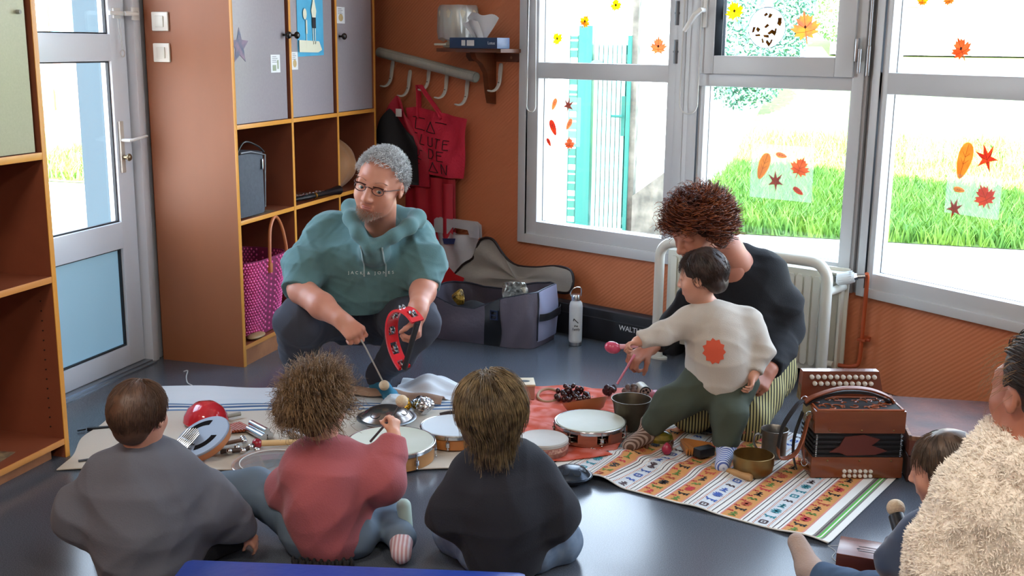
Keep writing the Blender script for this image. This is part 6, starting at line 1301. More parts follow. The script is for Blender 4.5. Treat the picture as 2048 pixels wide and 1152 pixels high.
def hand(F, w, f, n, side, L, curl=(.4, .5, .4), spread=.10, thumb=(.35, .3), tc=.35, k=None):
    """w wrist, f direction to the knuckles, n direction the palm faces, side +1/-1 which side the thumb is on"""
    w = np.array(w, float); f = nrm(f); n = nrm(np.array(n, float) - f * (np.dot(n, f))); s_ = np.cross(f, n) * side; k = k or .035 * L
    W = .085 * L
    F.cap(w, w + f * .12 * L, .16 * L, .15 * L, .1 * L)
    for i, o_ in enumerate((1.5, .5, -.5, -1.5)):
        kn = w + f * (.50 - .025 * abs(i - 1)) * L + s_ * o_ * .118 * L
        F.cap(w + f * .10 * L + s_ * o_ * .075 * L, kn, .085 * L, .068 * L, .07 * L)
    for i, o_ in enumerate((1.5, .5, -.5, -1.5)):
        p = w + f * (.50 - .025 * abs(i - 1)) * L + s_ * o_ * .118 * L
        ln = (.40, .44, .41, .33)[i] * L; d = nrm(f + s_ * o_ * spread * .5); a = 0
        c_ = curl[i] if isinstance(curl[0], (tuple, list)) else curl
        for j, fr in enumerate((.45, .31, .24)):
            a += c_[j]; dd = d * math.cos(a) + n * math.sin(a); q = p + dd * ln * fr; r0 = (.056, .050, .044, .036)[j] * L * (.88 if i == 3 else 1)
            F.cap(p, q, r0, r0 * .88, k); p = q
    p = w + f * .13 * L + s_ * .13 * L; d = nrm(f * .75 + s_ * thumb[0] * 1.6 + n * thumb[1]); q = p + d * .22 * L
    F.cap(p - s_ * .03 * L, q, .085 * L, .066 * L, .06 * L)
    d2 = nrm(d + n * tc * .8 - s_ * tc * .7); q2 = q + d2 * .19 * L; F.cap(q, q2, .060 * L, .052 * L, k); d3 = nrm(d2 + n * tc * .5 - s_ * tc * .5); F.cap(q2, q2 + d3 * .13 * L, .052 * L, .040 * L, k)
def hair(name, parent, P, B, h, m, n=1400, length=.10, r=.0012, curl=0.0, lift=.3, flow=(0, -.3, -1.0), seed=1, sel=None, base=True, grow=.035, segs=6, cfreq=9, clump=0.0, capm=None, fold=.0):
    """cap surface plus separate strands, grown on the skull; sel(d) keeps the roots (d = unit direction in head axes)"""
    rr = random.Random(seed); b = MB(); flow = Vector(flow)
    Bm = Matrix([[B[i][j] for j in range(3)] for i in range(3)])
    cnt = 0
    while cnt < n:
        d = Vector((rr.gauss(0, 1), rr.gauss(0, 1), rr.gauss(0, 1))).normalized()
        if sel and not sel(d): continue
        cnt += 1
        p = Vector((d.x * .325, d.y * .40 - .07, d.z * .37 + .13))
        nn = Vector((d.x / .325, d.y / .40, d.z / .37)).normalized()
        fl = flow - nn * flow.dot(nn); fl = fl.normalized() if fl.length > .05 else Vector((rr.gauss(0, 1), rr.gauss(0, 1), 0)).normalized()
        sidev = nn.cross(fl); L = length * rr.uniform(.6, 1.15) / h; ph = rr.uniform(0, 6.28); pts = []; q = p.copy(); dr = (nn * lift + fl * (1 - lift) + sidev * rr.uniform(-.35, .35)).normalized()
        for i in range(segs + 1):
            t = i / segs; w_ = curl * (.3 + t)
            off = (sidev * math.sin(cfreq * t + ph) + nn * math.cos(cfreq * t + ph)) * w_ / h
            pts.append(P(*(q + off)))
            if lift < .3:      # lies on the head, then hangs down
                n2 = Vector((q.x / .11, (q.y + .07) / .16, (q.z - .13) / .14)).normalized()
                f2 = flow - n2 * flow.dot(n2) if q.z > -.18 else Vector((q.x * .1, -.1, -1)); f2 = f2.normalized() if f2.length > .05 else dr
                dr = (dr * .35 + f2 * .65 + n2 * lift * .15).normalized()
            else: dr = (dr + Vector((0, 0, -.10 * (1 - lift)))).normalized()
            q = q + dr * L / segs
            e = Vector((q.x / .33, (q.y + .07) / .405, (q.z - .13) / .375)); g_ = 1.03 + lift * .1 + grow * (0.3 + .7 * ((ph * 7.3) % 1)) * 1.6
            if e.length < g_ and q.z > -.1: q = Vector((q.x / e.length * g_, (q.y + .07) / e.length * g_ - .07, (q.z - .13) / e.length * g_ + .13))
        b.tube(pts, [r * (1 - .6 * i / segs) for i in range(segs + 1)], 3, cap=False)
    me = bpy.data.meshes.new(name); me.from_pydata(b.v, [], b.f); me.materials.append(m); me.shade_smooth()
    o = bpy.data.objects.new(name, me); place(o, parent); return o
def haircap(name, parent, P, B, h, m, lo, hi, parts, cuts, fold=.004, res=.005, seed=2, ff=60):
    F = Sdf(lo, hi, res)
    for c_, r_ in parts: F.ell(P(*c_), tuple(x * h for x in r_), B, .05 * h)
    if fold: F.folds(fold, ff, seed)
    for c_, r_ in cuts: F.ell(P(*c_), tuple(x * h for x in r_), B, .03 * h, 's')
    return mesh_from([F.mesh()], name, m, parent)
def stick_text(txt, size, target, m, parent, centre, rot, name='lettering', depth=.35, space=1.0, dirv=(0, 1, 0), off=.0012):
    """lettering laid onto the surface of target (all in the parent's axes)"""
    from mathutils.bvhtree import BVHTree
    o = lettering(txt, size, m, parent, centre, rot, name=name, space=space)
    bv = BVHTree.FromPolygons([v.co for v in target.data.vertices], [p.vertices[:] for p in target.data.polygons])
    M = Matrix.Translation(centre) @ Euler(rot).to_matrix().to_4x4(); Mi = M.inverted(); dv = Vector(dirv)
    for v in o.data.vertices:
        p = M @ Vector((v.co.x, v.co.y, 0)); hit = bv.ray_cast(p - dv * .2, dv, .6)
        if hit[0]: v.co = Mi @ (hit[0] - dv * (off + (.0006 if v.co.z > 0 else 0)))
    return o
M_skin = mat('skin_fair', 'C98F78', rough=.45, noise=.35, nscale=14, col2='B87862', sss=.12)
M_skin2 = mat('skin_warm', 'BE8068', rough=.48, noise=.4, nscale=16, col2='A66A56', sss=.12)
M_skin3 = mat('skin_child', 'D09C84', rough=.45, noise=.3, nscale=14, col2='C48B74', sss=.12)

# ================================================================== the man
MO = (-1.815, 3.955, 0)
hc = (.142, -.352, .832); HB = basis((.20, -.12, .96), (-.30, -.93, -.20)); hh = .252
F = Sdf((-.05, -.56, .62), (.33, -.15, 1.0), .0028)
P = head(F, hc, HB, hh, nose=1.1, jaw=1.08)
F.cap((.145, -.29, .75), (.12, -.20, .63), .050, .060, .04)
mh = F.mesh(); PM, HBM = P, HB
F = Sdf((-.36, -.72, 0), (.50, .25, .70), .0042)
F.chain([((.02, .06, .27), .09), ((.05, -.06, .42), .09), ((.085, -.13, .54), .09), ((.12, -.19, .63), .055)], .05)
F.chain([((-.09, -.15, .62), .05), ((-.155, -.32, .455), .047), ((-.145, -.345, .44), .048), ((-.06, -.43, .405), .046), ((.02, -.505, .373), .030)], .02)
F.chain([((.25, -.12, .61), .05), ((.30, -.26, .47), .046), ((.292, -.34, .44), .046), ((.285, -.45, .405), .033), ((.285, -.475, .395), .030)], .02)
hand(F, (.018, -.503, .374), (.62, -.42, -.42), (.15, .45, -.85), 1, .165, curl=(1.0, 1.25, .8), thumb=(.30, .8), tc=.8)
hand(F, (.286, -.475, .395), (.02, -.45, -.88), (-.96, .05, .1), -1, .165, curl=(.85, 1.0, .6), thumb=(.35, .45), tc=.5)
F.chain([((-.06, .03, .25), .09), ((-.165, -.34, .33), .06), ((-.20, -.12, .07), .035)], .02); F.chain([((.12, .03, .25), .09), ((.27, -.32, .335), .06), ((.105, -.155, .06), .035)], .02)
body = mesh_from([mh, F.mesh()], 'person', M_skin, None, MO, TH)
props(body, 'squatting grey-haired man in a teal hoodie and glasses holding a red tambourine and a mallet', 'person')
eyes(body, PM, HBM, hh, look=(-.35, 1, -.20))
Lp = MB(); Lp.tube([PM(-.085, .335, -.268), PM(-.04, .362, -.258), PM(0, .368, -.262), PM(.04, .362, -.258), PM(.085, .335, -.268)], [.0012, .0032, .0036, .0032, .0012], 8); Lp.tube([PM(-.07, .338, -.280), PM(-.03, .360, -.288), PM(.03, .360, -.288), PM(.07, .338, -.280)], [.001, .0040, .0040, .001], 8); Lp.build('lips', mat('lip_skin', 'A8645A', rough=.4), body)
# glasses
G = MB()
for sx in (-1, 1):
    ln = [PM(sx * (.135 + .085 * math.cos(a)), .385 - .05 * abs(.135 + .085 * math.cos(a)) , .0 + .055 * math.sin(a)) for a in [2 * PI * i / 20 for i in range(20)]]
    G.tube(ln, .0014, 6, closed=True); G.tube([PM(sx * .055, .38, .05), PM(sx * .135, .378, .058), PM(sx * .215, .372, .05)], .0022, 6)
    G.tube([PM(sx * .22, .37, .03), PM(sx * .27, .28, .03), PM(sx * .325, .05, .02), PM(sx * .335, -.04, .01)], .0018, 6)
G.tube([PM(-.05, .385, .02), PM(0, .405, .035), PM(.05, .385, .02)], .0016, 6)
G.build('glasses', mat('dark_red_frame', '3A1A1C', rough=.3, metal=.3), body)
M_ghair = mat('grey_hair', 'F2F3F4', rough=.45, noise=.9, nscale=60, col2='B8BABC')
top_sel = lambda d: (d.z > .18 and d.y < .80 and not (d.y > .55 and d.z < .50)) or (d.z > -.42 and d.y < -.05) or (abs(d.x) > .86 and d.z > .0 and d.y < .35)
haircap('hair_base', body, PM, HBM, hh, mat('grey_hair_base', 'B8BABC', rough=.8, noise=.8, nscale=50, col2='94969A'), (-.05, -.56, .66), (.33, -.10, 1.0), [((0, -.10, .155), (.325, .395, .352))],
        [((0, .44, -.04), (.42, .34, .36)), ((0, .12, -.42), (.6, .5, .42)), ((.36, .10, -.02), (.12, .17, .17)), ((-.36, .10, -.02), (.12, .17, .17))], fold=.003, res=.0035)
hair('hair', body, PM, HBM, hh, M_ghair, n=3200, length=.019, r=.0010, curl=.001, lift=.38, flow=(.1, .8, .3), seed=3, sel=top_sel, segs=4, cfreq=5)
M_beard = mat('beard_stubble', 'A8958A', rough=.8)
b = MB(); rr = random.Random(8)
for i in range(1100):
    a = rr.uniform(-1.25, 1.25); z = rr.uniform(-.48, -.20) + .10 * abs(a); x = .19 * math.sin(a); y = .12 + .20 * math.cos(a)
    if abs(x) < .09 and -.31 < z: continue
    p = Vector(PM(x, y, z)); c_ = Vector(PM(0, .08, -.30)); d = (p - c_).normalized()
    b.tube([tuple(p - d * .006), tuple(p + d * .010 + Vector((0, 0, -.003)))], [.0008, .0003], 3, cap=False)
b.build('beard', M_beard, body)
M_brow = mat('eyebrow_grey', '6C5A50', rough=.8)
b = MB()
for sx in (-1, 1):
    for i in range(40):
        t = i / 39; x = sx * (.06 + .16 * t); p = PM(x, .352 - .06 * t, .098 + .02 * math.sin(PI * t)); q = PM(x + sx * .02, .365 - .06 * t, .105 + .02 * math.sin(PI * t)); b.tube([p, q], [.0009, .0004], 3)
b.build('eyebrow', M_brow, body)
# hoodie
M_hood = mat('teal_sweatshirt', '55797D', rough=.9, sheen=.1, bump=.12, bscale=260)
F = Sdf((-.34, -.52, .26), (.46, .24, .84), .0046)
F.chain([((.02, .06, .32), .155), ((.045, -.08, .42), .165), ((.075, -.13, .54), .155)], .06)
F.cap((-.055, -.13, .625), (.215, -.105, .605), .075, .075, .06); F.cap((-.03, -.16, .50), (.19, -.14, .49), .125, .125, .06)
F.cap((-.095, -.15, .61), (-.15, -.26, .52), .075, .076, .05); F.cone((-.14, -.25, .535), (-.163, -.345, .435), .080, .068, .04)
F.cap((.245, -.12, .60), (.29, -.21, .53), .072, .072, .05); F.cone((.285, -.20, .55), (.298, -.295, .445), .076, .064, .04)
F.folds(.0105, 24, 5); F.folds(.003, 60, 6)
F.plane((.03, -.1, .335), (0, .10, -1))
hp = [(.17, -.10, .685), (.075, -.12, .705), (.015, -.20, .725), (.030, -.29, .700), (.062, -.345, .655), (.098, -.365, .612)]
hq = [(.17, -.10, .685), (.235, -.13, .680), (.262, -.20, .690), (.240, -.285, .672), (.185, -.335, .645), (.110, -.362, .605)]
for ch, r0 in ((hp, .036), (hq, .036)):
    for i in range(len(ch) - 1): F.cap(ch[i], ch[i + 1], r0 - .003 * i, r0 - .003 * (i + 1), .022)
F.cap((.12, -.18, .60), (.115, -.30, .585), .10, .06, .03)
F.ell((.135, -.285, .70), (.066, .072, .085), None, .015, 's')
hood = mesh_from([F.mesh()], 'hoodie', M_hood, body)
b = MB()
for a_, z1 in (((.072, -.362, .615), .500), ((.150, -.362, .608), .498)):
    pts = [(a_[0], a_[1] - .006, a_[2]), (a_[0] + .002, -.372, .575), (a_[0] + .004, -.352, .535), (a_[0] + .003, -.340, z1)]
    b.tube(spline(pts, 4), .0032, 7); b.cyl(pts[-1], (pts[-1][0], pts[-1][1], z1 - .014), .0036, n=8)
ds = b.build('drawstring', mat('pale_cord', '8FA3A4', rough=.6), body)
from mathutils.bvhtree import BVHTree
_bv = BVHTree.FromPolygons([v.co for v in hood.data.vertices], [p.vertices[:] for p in hood.data.polygons])
for v in ds.data.vertices:
    hit = _bv.ray_cast(Vector((v.co.x, -.6, v.co.z)), Vector((0, 1, 0)), .6)
    if hit[0] and v.co.z < .60: v.co.y = hit[0].y - .004 + ((v.co.x * 997) % 1 - .5) * .001 - (.003 if v.index % 7 < 3 else 0)
stick_text('JACK & JONES', .0160, hood, mat('print_pale', 'D2E0E0', rough=.6), body, (.098, -.30, .4985), (R(90), 0, 0), space=1.75)
# trousers
F = Sdf((-.36, -.50, 0), (.46, .26, .46), .005)
F.cap((-.03, .07, .27), (.09, .07, .27), .135, .135, .04); 
F.chain([((-.06, .03, .27), .105), ((-.125, -.18, .305), .095), ((-.165, -.335, .325), .086)], .04); F.chain([((-.165, -.335, .318), .082), ((-.19, -.22, .18), .066), ((-.20, -.11, .07), .050)], .03)
F.chain([((.12, .03, .27), .105), ((.20, -.15, .305), .095), ((.268, -.305, .325), .084)], .04); F.chain([((.268, -.305, .315), .080), ((.19, -.23, .18), .062), ((.115, -.16, .085), .048), ((.105, -.15, .05), .046)], .03)
F.folds(.0075, 30, 9); F.plane((0, 0, .035), (0, 0, -1))
mesh_from([F.mesh()], 'trousers', mat('charcoal_trousers', '3A3E4A', rough=.9, sheen=.03, bump=.1, bscale=300), body)
for (a_, b_) in (((.108, -.165, .03), (.165, -.275, .022)), ((-.20, -.12, .03), (-.235, -.26, .022))):
    F = Sdf((-.30, -.34, -.005), (.24, -.04, .16), .0045)
    F.cap((a_[0], a_[1] - .005, .10), a_, .036, .034, .02); F.cap(a_, b_, .034, .026, .02); F.cap(b_, (b_[0] + .006, b_[1] - .03, .018), .026, .018, .015); F.cap((a_[0], a_[1] + .02, .028), a_, .026, .03, .02); F.plane((0, 0, 0.001), (0, 0, -1)); F.folds(.002, 60, 3)
    mesh_from([F.mesh()], 'sock', mat('blue_sock', '3E8FB0', rough=.85, noise=.6, nscale=24, col2='2C6E92', bump=.2, bscale=200), body)

# ================================================================== the woman
WO = (-.375, 3.804, .006)
hh = .225; hc = (-.100, -.055, .712); HB = basis((-.30, -.16, .93), (-.80, -.52, -.62))
F = Sdf((-.30, -.26, .56), (.20, .16, .90), .0032); P = head(F, hc, HB, hh, nose=1.05, jaw=.92, brow=.8)
F.chain([((-.06, -.01, .70), .050), ((.01, .02, .64), .048), ((.06, .06, .575), .06)], .04); mh = F.mesh(); PW, HBW = P, HB
F = Sdf((-.42, -.32, 0), (.36, .36, .66), .0045)
F.chain([((.14, .19, .17), .09), ((.12, .16, .34), .08), ((.09, .10, .47), .07), ((.04, .05, .57), .058)], .04)
F.chain([((.17, .09, .54), .045), ((.25, .10, .34), .04), ((.19, -.03, .28), .035), ((.155, -.105, .250), .027)], .02)
F.chain([((-.03, .15, .52), .045), ((-.13, .20, .32), .04), ((-.222, .115, .262), .026)], .02)
hand(F, (.150, -.112, .248), (-.55, -.72, -.42), (-.6, .45, -.65), -1, .155, curl=(.75, .9, .6), thumb=(.3, .6), tc=.5)
hand(F, (-.228, .112, .260), (-.80, -.45, -.38), (.1, .2, -.95), 1, .155, curl=(.9, 1.1, .7), thumb=(.3, .7), tc=.6)
F.chain([((.16, .12, .15), .08), ((.08, -.13, .07), .055), ((.14, .16, .045), .04), ((.15, .28, .04), .03)], .02); F.chain([((.06, .14, .15), .08), ((-.085, -.05, .07), .055), ((.0, .22, .045), .04), ((.02, .30, .04), .03)], .02)
body = mesh_from([mh, F.mesh()], 'person', M_skin2, None, WO, TH)
props(body, 'kneeling woman with curly red-brown hair in a black sweater and striped trousers', 'person')
eyes(body, PW, HBW, hh, look=(0, 1, -.5), iris='4A3A2C', ey=.276)
M_rhair = mat('auburn_hair', '7A3A1E', rough=.42, noise=.9, nscale=40, col2='35180F')
haircap('hair_base', body, PW, HBW, hh, mat('auburn_hair_base', '3E1C10', rough=.8, noise=.9, nscale=40, col2='20100A'), (-.32, -.28, .58), (.20, .20, .92), [((0, -.10, .16), (.345, .42, .38)), ((0, -.30, -.10), (.28, .26, .30))],
        [((0, .46, -.12), (.40, .36, .36)), ((0, .16, -.52), (.5, .45, .32))], fold=.012, res=.005, ff=40)
selw = lambda d: d.z > -.35 and not (d.y > .35 and d.z < .28)
hair('hair', body, PW, HBW, hh, M_rhair, n=1500, length=.054, r=.0022, curl=.013, lift=.60, flow=(0, .1, -.8), seed=5, sel=selw, segs=11, cfreq=13)
hair('hair_ends', body, PW, HBW, hh, mat('copper_hair_ends', 'B0622E', rough=.4, noise=.9, nscale=40, col2='7A3A1A'), n=420, length=.064, r=.0014, curl=.013, lift=.66, flow=(0, -.1, -.9), seed=15, sel=selw, segs=12, cfreq=14)
e = MB(); e.tube([PW(.33 + .012 * math.cos(a) , -.02 + .05 * math.cos(a), -.19 + .06 * math.sin(a)) for a in [2 * PI * i / 14 for i in range(14)]], .0018, 6, closed=True); e.build('earring', mat('gold', 'D8A84A', rough=.2, metal=1), body)
M_swt = mat('black_knit', '101218', rough=.95, sheen=.03, bump=.15, bscale=300)
F = Sdf((-.32, -.20, .10), (.40, .38, .66), .005)
F.chain([((.15, .19, .20), .125), ((.14, .15, .34), .125), ((.11, .10, .47), .115)], .06); F.cap((.0, .15, .525), (.155, .085, .535), .065, .075, .06); F.cap((.05, .075, .555), (.075, .11, .575), .068, .068, .04)
F.chain([((.165, .09, .535), .068), ((.235, .10, .42), .062), ((.255, .10, .335), .058)], .05); F.cap((.255, .095, .335), (.215, .01, .295), .056, .05, .04); F.cone((.225, .03, .30), (.158, -.098, .252), .052, .040, .03)
F.chain([((-.02, .16, .52), .06), ((-.13, .20, .32), .052)], .04); F.cone((-.125, .205, .33), (-.205, .13, .27), .05, .038, .02)
F.folds(.007, 26, 12)
F.ell((.0, -.01, .615), (.055, .058, .070), None, .02, 's'); F.plane((.1, .1, .14), (0, .1, -1))
mesh_from([F.mesh()], 'sweater', M_swt, body)
def stripe_mat():
    m = mat('striped_trousers', 'B9AE6C', rough=.85); n = m.node_tree.nodes; l = m.node_tree.links
    tc = n.new('ShaderNodeTexCoord'); mp = n.new('ShaderNodeMapping'); mp.inputs['Rotation'].default_value = (0, 0, R(8)); wv = n.new('ShaderNodeTexWave'); wv.bands_direction = 'X'; wv.inputs['Scale'].default_value = 30; wv.inputs['Distortion'].default_value = .12; wv.inputs['Detail Scale'].default_value = 2
    r = n.new('ShaderNodeValToRGB'); r.color_ramp.elements[0].position = .36; r.color_ramp.elements[0].color = (*hexc('22221E'), 1); r.color_ramp.elements[1].position = .44; r.color_ramp.elements[1].color = (*hexc('BDB279'), 1)
    l.new(tc.outputs['Object'], mp.inputs['Vector']); l.new(mp.outputs['Vector'], wv.inputs['Vector']); l.new(wv.outputs['Fac'], r.inputs['Fac']); l.new(r.outputs['Color'], n['Principled BSDF'].inputs['Base Color']); return m
F = Sdf((-.24, -.30, 0), (.36, .42, .34), .005)
F.cap((.06, .17, .17), (.18, .16, .18), .12, .13, .04); F.chain([((.175, .12, .17), .11), ((.13, .0, .135), .095), ((.085, -.115, .085), .078)], .05); F.chain([((.06, .14, .15), .10), ((-.02, .03, .115), .085), ((-.085, -.045, .078), .074)], .05)
F.chain([((.085, -.11, .072), .068), ((.14, .16, .055), .055)], .03); F.chain([((-.085, -.04, .07), .066), ((.0, .20, .055), .05)], .03); F.folds(.006, 30, 4); F.plane((0, 0, .002), (0, 0, -1))
mesh_from([F.mesh()], 'trousers', stripe_mat(), body)

# ================================================================== the toddler in front of the woman
KO = (-.373, 3.645, .006)
hh = .178; hc = (-.066, -.045, .585); HB = basis((-.12, .0, 1), (-.80, .35, -.25))
F = Sdf((-.36, -.30, 0), (.20, .10, .72), .004); PK = head(F, hc, HB, hh, nose=.8, jaw=1.0, brow=.7)
F.cap((-.055, -.03, .52), (-.03, -.035, .46), .030, .034, .02); F.chain([((-.02, -.04, .44), .06), ((.01, -.045, .34), .075), ((.012, -.045, .24), .075)], .04)
F.chain([((-.09, -.055, .44), .030), ((-.205, -.085, .40), .025), ((-.27, -.108, .383), .018)], .02); hand(F, (-.268, -.107, .384), (-.88, -.35, -.2), (.1, -.5, -.8), -1, .085, curl=(.9, 1.1, .7), thumb=(.3, .6), tc=.6)
F.chain([((.095, -.045, .43), .030), ((.135, -.08, .34), .026), ((.105, -.12, .275), .018)], .02); hand(F, (.105, -.12, .276), (-.2, -.6, -.75), (-.8, 0, 0), 1, .085, curl=(.6, .8, .5), thumb=(.3, .5))
F.chain([((-.03, -.05, .22), .05), ((-.15, -.085, .17), .04), ((-.215, -.045, .06), .028)], .02); F.chain([((.03, -.05, .22), .05), ((.025, -.15, .16), .04), ((.02, -.17, .05), .028)], .02)
body = mesh_from([F.mesh()], 'person', M_skin3, None, KO, TH); props(body, 'toddler in a white top and green trousers standing before the kneeling woman', 'person')
eyes(body, PK, HB, hh, iris='3A2A20')
M_bhair = mat('dark_brown_hair', '3E2A22', rough=.5, noise=.8, nscale=50, col2='241712')
haircap('hair_base', body, PK, HB, hh, M_bhair, (-.20, -.16, .48), (.08, .10, .72), [((0, -.10, .16), (.355, .43, .39)), ((0, -.28, -.05), (.28, .22, .26))], [((0, .46, -.06), (.40, .36, .34)), ((0, .18, -.50), (.5, .42, .35))], fold=.003, res=.004)
hair('hair', body, PK, HB, hh, M_bhair, n=1300, length=.035, r=.0010, curl=.002, lift=.25, flow=(0, -.2, -1), seed=9, sel=selw, segs=5, cfreq=5)
F = Sdf((-.30, -.20, .18), (.20, .08, .52), .0045)
F.chain([((-.03, -.04, .45), .062), ((.0, -.045, .38), .092), ((.012, -.045, .30), .103), ((.012, -.045, .25), .098)], .05); F.cap((-.10, -.05, .44), (.09, -.04, .44), .045, .045, .05)
F.cap((-.10, -.055, .44), (-.19, -.082, .405), .044, .038, .03); F.cone((-.18, -.08, .41), (-.265, -.105, .385), .037, .030, .02); F.chain([((.10, -.045, .43), .045), ((.14, -.08, .35), .042)], .03); F.cone((.138, -.075, .355), (.108, -.115, .285), .040, .032, .02)
F.folds(.005, 34, 21); F.plane((0, 0, .215), (0, 0, -1))
top_ = mesh_from([F.mesh()], 'top', mat('white_jersey', 'B9B2A8', rough=.85, bump=.1, bscale=300), body)
b = MB(); 
for i in range(26):
    for j in range(26):
        x, z = (i - 12.5) / 12.5, (j - 12.5) / 12.5
        if x * x + z * z < 1 - .12 * math.sin(7 * math.atan2(z, x)):
            pass
b.prism([((.036 - .007 * (i % 2)) * math.cos(2 * PI * i / 22), (.042 - .007 * (i % 2)) * math.sin(2 * PI * i / 22)) for i in range(22)], -.001, .001, axis='y')
pr = b.build('orange_print', mat('orange_print', 'D0563A', rough=.8), body, loc=(-.030, 0, .365))
bm_ = bmesh.new(); bm_.from_mesh(pr.data); bmesh.ops.poke(bm_, faces=[f for f in bm_.faces if len(f.verts) > 4]); bmesh.ops.subdivide_edges(bm_, edges=list(bm_.edges), cuts=2, use_grid_fill=True); bm_.to_mesh(pr.data); bm_.free()
_bt = BVHTree.FromPolygons([v.co for v in top_.data.vertices], [p.vertices[:] for p in top_.data.polygons])
for v in pr.data.vertices:
    hit = _bt.ray_cast(Vector((v.co.x - .030, -.5, v.co.z + .365)), Vector((0, 1, 0)), .6)
    if hit[0]: v.co.y = hit[0].y - (.003 if v.co.y < 0 else .001)
F = Sdf((-.28, -.26, .02), (.16, .08, .32), .0045)
F.cap((-.02, -.045, .24), (.05, -.045, .24), .088, .088, .04); F.chain([((-.03, -.05, .22), .075), ((-.15, -.08, .165), .058), ((-.20, -.055, .09), .046)], .03); F.chain([((.04, -.05, .22), .075), ((.028, -.14, .15), .056), ((.022, -.165, .075), .045)], .03)
F.folds(.005, 34, 23); F.plane((0, 0, .055), (0, 0, -1)); mesh_from([F.mesh()], 'trousers', mat('dark_green_cotton', '3E463A', rough=.9), body)
for nm, a_, b_, mt in (('sock', (-.215, -.045, .05), (-.285, -.10, .026), mat('brown_striped_sock', 'A08C80', rough=.9, wave=('Y', 32, .3, .12), col2='5C4438')), ('sock', (.02, -.175, .045), (-.008, -.265, .022), mat('blue_striped_sock', 'C4CCDC', rough=.9, wave=('Y', 34, .5, .10), col2='4A5C9A'))):
    F = Sdf((-.34, -.34, -.005), (.08, .02, .12), .004); F.cap((a_[0], a_[1] + .005, .085), a_, .030, .029, .02); F.cap(a_, b_, .029, .024, .02); F.plane((0, 0, .001), (0, 0, -1)); mesh_from([F.mesh()], nm, mt, body)

# ================================================================== three children seen from behind
def child_back(O, label, hc, hh, HBk, torso, arms, legs, skin, shirt, shirtname, pants, folds=.007, seed=1, hands=(), headkw={}, lo=(-.45, -.28, 0), hi=(.36, .42, .62)):
    F = Sdf(lo, hi, .0045); PP_ = head(F, hc, HBk, hh, nose=.8, brow=.7, **headkw); F.cap(np.array(PP_(0, -.08, -.25)), torso[-1][0], hh * .20, hh * .22, .03); F.chain([(p, r * .8) for p, r in torso], .03)
    for a in arms: F.chain([(p, r * .62) for p, r in a], .02)
    for w_, f_, n_, s_, L, cu in hands: hand(F, w_, f_, n_, s_, L, curl=cu, thumb=(.3, .6), tc=.5)
    for a in legs: F.chain([(p, r * .7) for p, r in a], .02)
    F.plane((0, 0, .002), (0, 0, -1))
    bd = mesh_from([F.mesh()], 'person', skin, None, O, TH); props(bd, label, 'person')
    F = Sdf(lo, hi, .005); F.chain(torso, .06)
    for a in arms:
        F.chain(a[:-1], .05); F.cone(a[-2][0], a[-1][0], a[-2][1], a[-1][1], .03)
    F.folds(folds, 26, seed); F.plane((0, 0, .018), (0, 0, -1)); mesh_from([F.mesh()], shirtname, shirt, bd)
    F = Sdf(lo, hi, .005)
    F.cap((torso[0][0][0] - .05, torso[0][0][1] + .01, .06), (torso[0][0][0] + .05, torso[0][0][1] + .01, .06), .075, .075, .04)
    for a in legs: F.chain(a, .03)
    F.folds(.005, 30, seed + 1); F.plane((0, 0, .003), (0, 0, -1)); mesh_from([F.mesh()], 'trousers', pants, bd)
    return bd, PP_
sel_all = lambda d: d.z > -.45 and not (d.y > .45 and d.z < .35) and not (abs(d.x) > .8 and d.z < -.1 and d.y > -.2)
# grey child
HB = basis((.02, -.05, 1), (.25, .95, -.1))
bd, Pk = child_back((-1.624, 2.24, 0), 'child in a grey sweater with short brown hair, leftmost of those sitting', (.018, -.012, .428), .178, HB,
    [((.02, .0, .07), .135), ((.022, .0, .17), .135), ((.02, .0, .255), .105), ((.018, .0, .29), .07)],
    [[((-.075, 0, .265), .065), ((-.150, .0, .165), .062), ((-.12, .09, .10), .048), ((-.06, .16, .08), .036)], [((.10, .0, .26), .065), ((.175, .03, .175), .058), ((.215, .06, .115), .045), ((.240, .075, .085), .034)]],
    [[((-.05, .04, .07), .08), ((-.14, .20, .06), .055), ((.02, .27, .05), .04)], [((.08, .04, .07), .08), ((.17, .16, .06), .06), ((.03, .26, .05), .04)]],
    M_skin3, mat('grey_sweatshirt', '5C606C', rough=.9, sheen=.05, bump=.12, bscale=250), 'sweater', mat('black_trousers', '22242A', rough=.9), seed=31,
    hands=[((.238, .075, .085), (.55, .3, -.78), (-.7, .2, -.3), -1, .085, (.4, .5, .4))])
M_h1 = mat('light_brown_hair', '5E4434', rough=.5, noise=.5, nscale=60, col2='4A3428')
haircap('hair_base', bd, Pk, HB, .178, M_h1, (-.10, -.14, .32), (.14, .12, .58), [((0, -.10, .15), (.345, .43, .385)), ((0, -.25, -.08), (.26, .2, .26))], [((0, .52, -.08), (.40, .34, .34)), ((0, .26, -.52), (.5, .44, .34)), ((.36, .04, -.05), (.08, .10, .13)), ((-.36, .04, -.05), (.08, .10, .13))], fold=.002, res=.004)
hair('hair', bd, Pk, HB, .178, M_h1, n=3600, length=.040, r=.0009, curl=.001, lift=.14, flow=(0, -.3, -1), seed=41, sel=sel_all, segs=5, cfreq=4)
